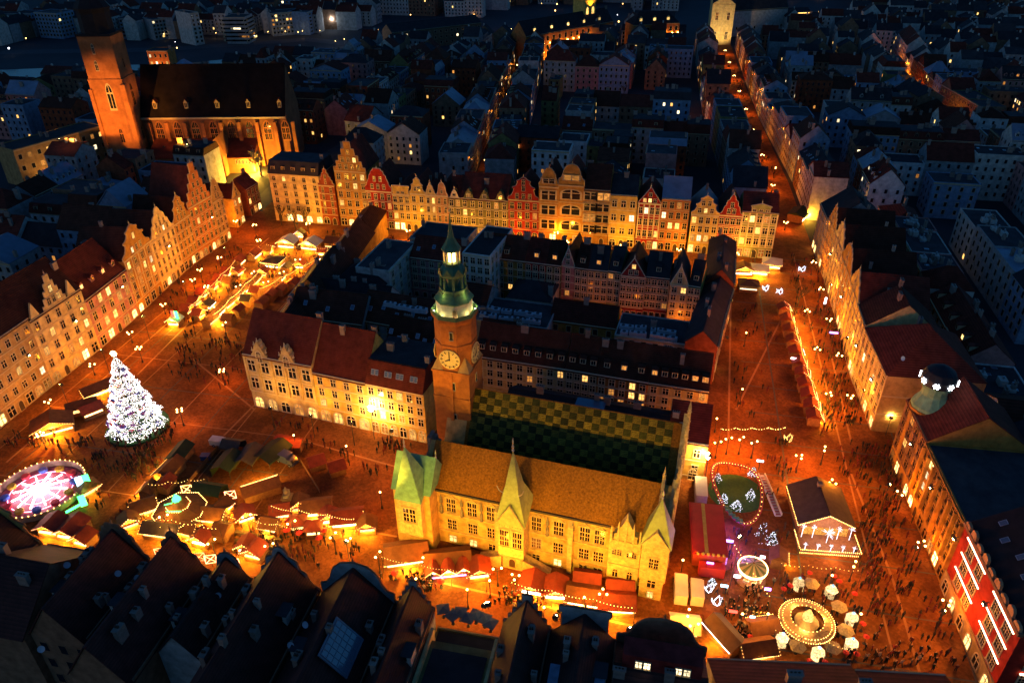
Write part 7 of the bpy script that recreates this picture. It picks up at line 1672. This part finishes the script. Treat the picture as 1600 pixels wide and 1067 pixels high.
# ---------------------------------------------------------------- people (one skinned body per pose, shared by the copies)
COAT = bpy.data.materials.new('coat'); COAT.use_nodes = True; MATS['coat'] = COAT
_t = COAT.node_tree; _b = _t.nodes['Principled BSDF']; _b.inputs['Roughness'].default_value = .9; _b.inputs['Specular IOR Level'].default_value = .1
_oi = _t.nodes.new('ShaderNodeObjectInfo'); _cr = _t.nodes.new('ShaderNodeValToRGB'); _cr.color_ramp.interpolation = 'CONSTANT'
_cols = [(.012,.012,.016), (.03,.025,.022), (.02,.03,.06), (.05,.035,.02), (.10,.02,.02), (.015,.03,.02), (.10,.09,.08), (.30,.28,.26), (.25,.03,.03), (.02,.02,.03)]
_e = _cr.color_ramp.elements; _e[0].position = 0; _e[0].color = (*_cols[0], 1); _e[1].position = .25; _e[1].color = (*_cols[1], 1)
for i, c in enumerate(_cols[2:]): q = _e.new(.40 + i * .07); q.color = (*c, 1)
_t.links.new(_oi.outputs['Random'], _cr.inputs[0]); _t.links.new(_cr.outputs[0], _b.inputs['Base Color'])
TROU = mat('trousers', (.02,.022,.03), .9, rv=.4); SKIN = mat('skin', (.42,.24,.16), .7); HAIR = mat('hair_hat', (.035,.022,.015), .9, rv=.5)
def body_mesh(pose):
    s, arm, bend = pose   # stride, arm raise, lean
    V = [(0, 0, .95), (0, .02 + bend * .1, 1.2), (0, .03 + bend * .2, 1.42), (0, .02 + bend * .25, 1.54), (0, -.02 + bend * .28, 1.70),
         (.10, 0, .90), (.11, -s * .5 - .02, .50), (.11, -s + .05, .08), (.11, -s - .10, .03), (-.10, 0, .90), (-.11, s * .45 - .06, .50), (-.11, s + .05, .08), (-.11, s - .10, .03),
         (.20, .03 + bend * .2, 1.40), (.27, .02 + s * .3, 1.13), (.25, -.08 + s * .5 - arm * .2, .90 + arm * .3), (.24, -.12 + s * .5 - arm * .28, .82 + arm * .36),
         (-.20, .03 + bend * .2, 1.40), (-.27, .02 - s * .3, 1.13), (-.25, -.08 - s * .5, .90), (-.24, -.11 - s * .5, .82)]
    Rr = [.17, .17, .18, .07, .115, .11, .08, .06, .045, .11, .08, .06, .045, .09, .065, .05, .045, .09, .065, .05, .045]
    E_ = [(0, 1), (1, 2), (2, 3), (3, 4), (0, 5), (5, 6), (6, 7), (7, 8), (0, 9), (9, 10), (10, 11), (11, 12), (2, 13), (13, 14), (14, 15), (15, 16), (2, 17), (17, 18), (18, 19), (19, 20)]
    me = bpy.data.meshes.new('body'); me.from_pydata(V, E_, [])
    o = bpy.data.objects.new('body_tmp', me); COL.objects.link(o)
    md = o.modifiers.new('skin', 'SKIN'); md.use_smooth_shade = True
    for i, sv in enumerate(me.skin_vertices[0].data): sv.radius = (Rr[i], Rr[i] * (.8 if i < 3 else 1)); sv.use_root = (i == 0)
    sb = o.modifiers.new('sub', 'SUBSURF'); sb.levels = 1; sb.render_levels = 1
    dg = bpy.context.evaluated_depsgraph_get(); dg.update()
    out = bpy.data.meshes.new_from_object(o.evaluated_get(dg)); bpy.data.objects.remove(o); bpy.data.meshes.remove(me)
    out.name = 'person'
    out.materials.clear()
    for m in (COAT, TROU, SKIN, HAIR): out.materials.append(m)
    for p in out.polygons:
        c = p.center
        if c.z > 1.68 or (c.z > 1.56 and c.y > .05): p.material_index = 3
        elif c.z > 1.5: p.material_index = 2
        elif c.z < .78 and abs(c.x) < .2: p.material_index = 1
        elif abs(c.x) > .19 and c.z < .86: p.material_index = 2
        else: p.material_index = 0
    return out
POSES = [(.0, 0, 0), (.22, 0, .1), (.30, .2, .15), (.12, .8, 0), (.18, .1, -.05), (.05, 1.0, .1)]
BODY = [body_mesh(p) for p in POSES]
rp = random.Random(21)
# picture quads with the number of people standing in them, and what they are near
CROWD = [([(280, 520), (395, 525), (385, 610), (270, 590)], 70, 'on the open paving right of the christmas tree'), ([(110, 690), (270, 670), (280, 760), (150, 740)], 110, 'in the crowd below the christmas tree'), ([(20, 640), (120, 700), (60, 720), (0, 690)], 18, 'by the stalls left of the christmas tree'),
         ([(250, 480), (360, 400), (400, 440), (300, 520)], 60, 'between the rows of huts'), ([(400, 400), (500, 395), (500, 450), (400, 460)], 70, 'in the bright hut market'), ([(240, 440), (400, 380), (380, 400), (250, 480)], 25, 'on the lane before the tall side row'),
         ([(360, 820), (500, 830), (490, 880), (370, 860)], 45, 'among the tables of the market yard'), ([(500, 820), (600, 850), (560, 880), (500, 860)], 10, 'on the paving by the slim lamp post'), ([(605, 895), (680, 900), (680, 925), (610, 920)], 26, 'at the counter of the large golden stall'), ([(680, 915), (960, 960), (930, 985), (690, 935)], 25, 'before the stalls at the town hall'),
         ([(420, 655), (640, 700), (600, 760), (480, 700)], 22, 'on the dim paving below the yellow houses'), ([(595, 690), (650, 695), (640, 712), (600, 706)], 16, 'by the lit arched entrance'), ([(1235, 400), (1270, 410), (1300, 500), (1240, 490)], 45, 'at the mouth of the lit street'), ([(1260, 500), (1310, 500), (1345, 660), (1290, 680)], 120, 'in the stream beside the red stalls'),
         ([(1150, 470), (1200, 480), (1200, 660), (1150, 650)], 25, 'on the wide dark lane'), ([(1290, 690), (1390, 700), (1400, 760), (1310, 770)], 60, 'between the bank and the beer hall'), ([(1340, 780), (1400, 780), (1440, 900), (1345, 900)], 90, 'in the crowd right of the beer hall'), ([(1345, 900), (1450, 900), (1500, 1040), (1370, 1040)], 80, 'on the lane by the red light-bar building'),
         ([(1220, 900), (1340, 890), (1345, 1030), (1220, 1030)], 45, 'around the round bar'), ([(1120, 860), (1160, 830), (1210, 960), (1140, 980)], 45, 'on the purple-lit fair lane'), ([(1200, 690), (1240, 690), (1230, 900), (1205, 890)], 30, 'between toy track and beer hall'), ([(1140, 980), (1210, 970), (1210, 1010), (1150, 1005)], 20, 'by the stall with the long lit sign'),
         ([(1130, 80), (1150, 90), (1215, 280), (1185, 260)], 40, 'on the lit street leaving the square'), ([(440, 360), (800, 385), (1200, 412), (430, 375)], 40, 'on the pavement before the far gabled row'), ([(150, 770), (250, 770), (240, 830), (160, 810)], 22, 'between the wheel ride and the pavilion')]
people = []
for quad, n, where in CROWD:
    P = [G(*q) for q in quad]
    i = 0
    n = int(n * 2.0)
    while i < n:
        s, t = rp.random(), rp.random(); p = (P[0].lerp(P[1], s)).lerp(P[3].lerp(P[2], s), t); k = 1 if rp.random() < .4 else rp.choice([2, 3, 4, 6]); a = rp.uniform(0, 6.283)
        for j in range(k): people.append((p + Vector((rp.gauss(0, .35 + .14 * k), rp.gauss(0, .35 + .14 * k), 0)), a + rp.uniform(-.5, .5), where)); i += 1
people.sort(key=lambda q: (q[0] - C_).length)
far_b = MB()
cnt = {}
for k, (p, a, where) in enumerate(people):
    if k < 300:
        sc_ = rp.uniform(1.02, 1.2)
        tag(link('person', rp.choice(BODY), None, p, a, (sc_, sc_, sc_)), 'person in winter clothes ' + where, 'person', 'people ' + where)
    else:
        h = rp.uniform(1.75, 2.0); c_, s_ = math.cos(a), math.sin(a); mi = rp.randrange(3)
        far_b.lathe([(.10, 0), (.12, .45 * h), (.22, .55 * h), (.24, .78 * h), (.1, .86 * h)], 6, p, a, mi); far_b.lathe([(.06, .86 * h), (.11, .92 * h), (.06, h)], 6, p, a, 3)
tag(far_b.obj('crowd', [mat('crowd_black', (.012,.012,.016), .9), mat('crowd_brown', (.05,.035,.022), .9), mat('crowd_red', (.12,.02,.02), .9), HAIR]), 'distant crowd of tiny dark figures across the market', 'crowd', None, 'stuff')
# rooftop plant and dishes
UNIT = MB().box(-1, 1, -.7, .7, 0, 1.2).lathe([(.5, 1.2), (.5, 1.32), (.1, 1.34)], 10, mi=1).box(-1.05, 1.05, -.75, .75, 0, .1).mesh('rooftop_unit', [mat('unit_white', (.42,.44,.47), .5, (1,.2)), METAL])
def rooftop(px, py, z, label, rz=-.3):
    p = G(px, py, z); tag(link('rooftop_unit', UNIT, None, p, rz, (rp.uniform(.7, 1.3), rp.uniform(.7, 1.2), rp.uniform(.7, 1.2))), label, 'air conditioner', 'rooftop air conditioners')
for i in range(16): rooftop(975 + (i % 8) * 11 + rp.uniform(-3, 3), 512 + (i // 8) * 10 + (i % 8) * 1.4, 9.05, 'pale box unit on the long flat grey courtyard roof')
for i in range(18): rooftop(752 + (i % 9) * 11 + rp.uniform(-3, 3), 484 + (i // 9) * 11 + (i % 9) * 1.4, 9.05, 'pale ventilation box on the crowded flat roof behind the tower')
for i in range(8): rooftop(606 + i * 8 + rp.uniform(-2, 2), 478 + i * 1.5, 19.0, 'pale ventilation box left of the lit tower gallery')
DISH = MB().lathe([(.05, 0), (.35, .06), (.55, .2), (.53, .22), (.34, .1), (.04, .05)], 14).mesh('satellite_dish', mat('dish_grey', (.40,.42,.46), .5))
for i, (x, y, z) in enumerate([(105, 882, 22), (215, 902, 21), (185, 895, 21), (65, 1013, 20), (478, 975, 22), (455, 1007, 21), (826, 982, 22), (340, 930, 20), (1410, 560, 24), (415, 965, 20)]):
    p = G(x, y, z); o = tag(link('satellite_dish', DISH, None, p, 0), 'round grey satellite dish on the near dark roofs' if y > 700 else 'round satellite dish on the roofs behind the stalls', 'satellite dish', 'satellite dishes'); o.rotation_euler = (rad(60), 0, rp.uniform(-.8, .8))
# bare winter trees
BARK = mat('bark', (.06,.045,.035), .95, (2,.3))
def tree_mesh(seed, H, rs=1.0, bark=None):
    r = random.Random(seed); b = MB(); tw = MB()
    def br(p, d, l, rr_, dep):
        q = p + d * l; (b if dep < 3 else tw).tube([p, p.lerp(q, .5) + Vector((r.uniform(-.05, .05), r.uniform(-.05, .05), 0)) * l, q], rr_, 5 if dep < 2 else 3)
        if dep == 5: return
        for k in range(3 if dep else 5):
            n_ = (d + Vector((r.uniform(-.8, .8), r.uniform(-.8, .8), r.uniform(-.1, .6)))).normalized(); br(p.lerp(q, r.uniform(.6, 1)), n_, l * r.uniform(.58, .78), rr_ * (.58 if rs == 1 else .66), dep + 1)
    br(Vector((0, 0, 0)), Vector((0, 0, 1)), H * .32, H * .02 * rs, 0)
    return b.mesh('trunk', bark or BARK), tw.mesh('crown', bark or BARK)
TRM = [tree_mesh(s, 9) for s in (1, 2, 3)]
for i, (x, y, lb) in enumerate([(408, 276, 'bare tree lit gold from below beside the church nave'), (440, 352, 'bare dark tree before the cream corner house'), (478, 352, 'bare dark tree nearest the awning of the cream corner house'), (462, 358, 'bare dark tree between two others at the far market end'), (905, 235, 'bare tree in the courtyard beyond the far row'), (960, 245, 'broad bare tree behind the orange shop house'), (1000, 240, 'bare tree beside the pale courtyard house'), (975, 150, 'bare tree at the edge of the small car park'), (855, 500, 'bare tree in the inner courtyard before the coloured row'), (905, 478, 'bare tree before the pink pedimented house'), (935, 478, 'bare tree before the dull yellow house'), (1030, 480, 'dark tree before the crimson house'), (20, 215, 'bare tree on the dark lawn at the left edge'), (1245, 480, 'small bare tree at the head of the stall line')]):
    t = thing('bare_tree', lb, 'tree', G(x, y), rp.uniform(0, 6), 'bare winter trees'); a, c = TRM[i % 3] if i else tree_mesh(5, 9, 2.6, mat('bark_lit_gold', (.50,.38,.16), .9)); s = rp.uniform(.9, 1.3); t.scale = (s, s, s)  # church tree gets golden bark, the uplight's glow put into its colour
    link('trunk', a, t); link('crown', c, t)
    if i == 0: t.scale = (1.7, 1.7, 1.7); lamp_light('POINT', 'tree_uplight', t, (1.2, -2.5, 1.2), 30000, (1, .55, .05), .3); lamp_light('POINT', 'tree_uplight', t, (-2, -2.5, 1.2), 24000, (1, .48, .04), .3)
# cars in the car park
def car(px, py, rz, col, label):
    t = thing('parked_car', label, 'car', G(px, py), rz, 'cars in the small car park')
    m = mat('paint_' + label.split()[0], col, .3, None, .6)
    link('body', cached(('carb', m.name), lambda: MB().prism([(-2.1, .35), (2.1, .35), (2.15, .75), (1.3, .9), (-1.9, .95), (-2.15, .75)], lambda u, q, s: (u, s, q), -.85, .85).mesh('body', m)), t)
    link('cabin', cached('carc', lambda: MB().prism([(-1.7, .93), (1.1, .9), (.4, 1.4), (-1.3, 1.42)], lambda u, q, s: (u, s, q), -.75, .75).mesh('cabin', GLASS)), t)
    link('roof', cached(('carr', m.name), lambda: MB().box(-1.25, .35, -.7, .7, 1.41, 1.46).mesh('roof', m)), t)
    wm = cached('carw', lambda: MB().lathe([(.32, -.1), (.32, .1)], 12).mesh('wheel', mat('tyre', (.02,.02,.02), .9)))
    for x in (-1.3, 1.3):
        for y in (-.8, .8): o = link('wheel', wm, t, (x, y, .32)); o.rotation_euler = (math.pi / 2, 0, 0)
for x, y, rz, c, lb in [(966, 175, .1, (.4,.4,.42), 'silver car in the middle of the small car park'), (980, 183, -.1, (.6,.6,.6), 'white car at the front of the small car park'), (942, 176, -.2, (.3,.32,.36), 'grey car at the dark side of the car park'), (1008, 173, .2, (.55,.5,.4), 'cream car under the car park lamp'), (1035, 178, .6, (.05,.05,.06), 'black car at the right of the car park'), (1012, 187, 0, (.3,.05,.04), 'red car at the near edge of the car park')]: car(x, y, rz, c, lb)
street_lamp(1040, 163, 'bright lamp at the corner of the small car park', 1, 6, 5000); street_lamp(1042, 182, 'bright lamp at the near corner of the small car park', 1, 6, 4500)
for i, (x, y, lb) in enumerate([(524, 65, 'white street lamp by the bridge'), (538, 62, 'second white street lamp by the bridge'), (518, 32, 'white lamp on the far river bank'), (528, 29, 'second white lamp on the far river bank')]): street_lamp(x, y, lb, 1, 8, 2500, col=(.75, .88, 1), grp='white lamps by the river')
for i in range(14): street_lamp(0, 0, 'golden lamp along the riverside hall', 1, 4, 1300, loc=G(612 + i * 17, 76 - i * 2.0), grp='golden lamps along the riverside')
for i in range(10): street_lamp(0, 0, 'pale lamp before the blocks across the river', 1, 4, 160, loc=G(258 + i * 27, 62 - i * .6), col=(1, .72, .35), grp='lamps before the blocks across the river')

# scattered far lights beyond the river and towards the horizon
rl = random.Random(9); fb = MB()
for i in range(60):
    x, y = rl.uniform(0, 1600), rl.uniform(-10, 80); p = G(x, y, rl.uniform(2, 6)); s = .1 + .0007 * p.y * rl.uniform(.2, 1); fb.lathe([(s, -s), (s, s)], 5, p, mi=0 if rl.random() < .8 else 1)
tag(fb.obj('distant_lights', [glow('far_lamp_warm', (1, .5, .14), 7), glow('far_lamp_white', (.9, .92, 1), 5)]), 'scattered tiny lamps of the far town', 'lamps', None, 'stuff')

for o in bpy.data.objects:
    if o.type == 'MESH' and o.name.split('.')[0] in ('string_lights', 'bulbs', 'bulb_strings', 'rim_bulbs', 'track_bulbs'): o['kind'] = 'stuff'
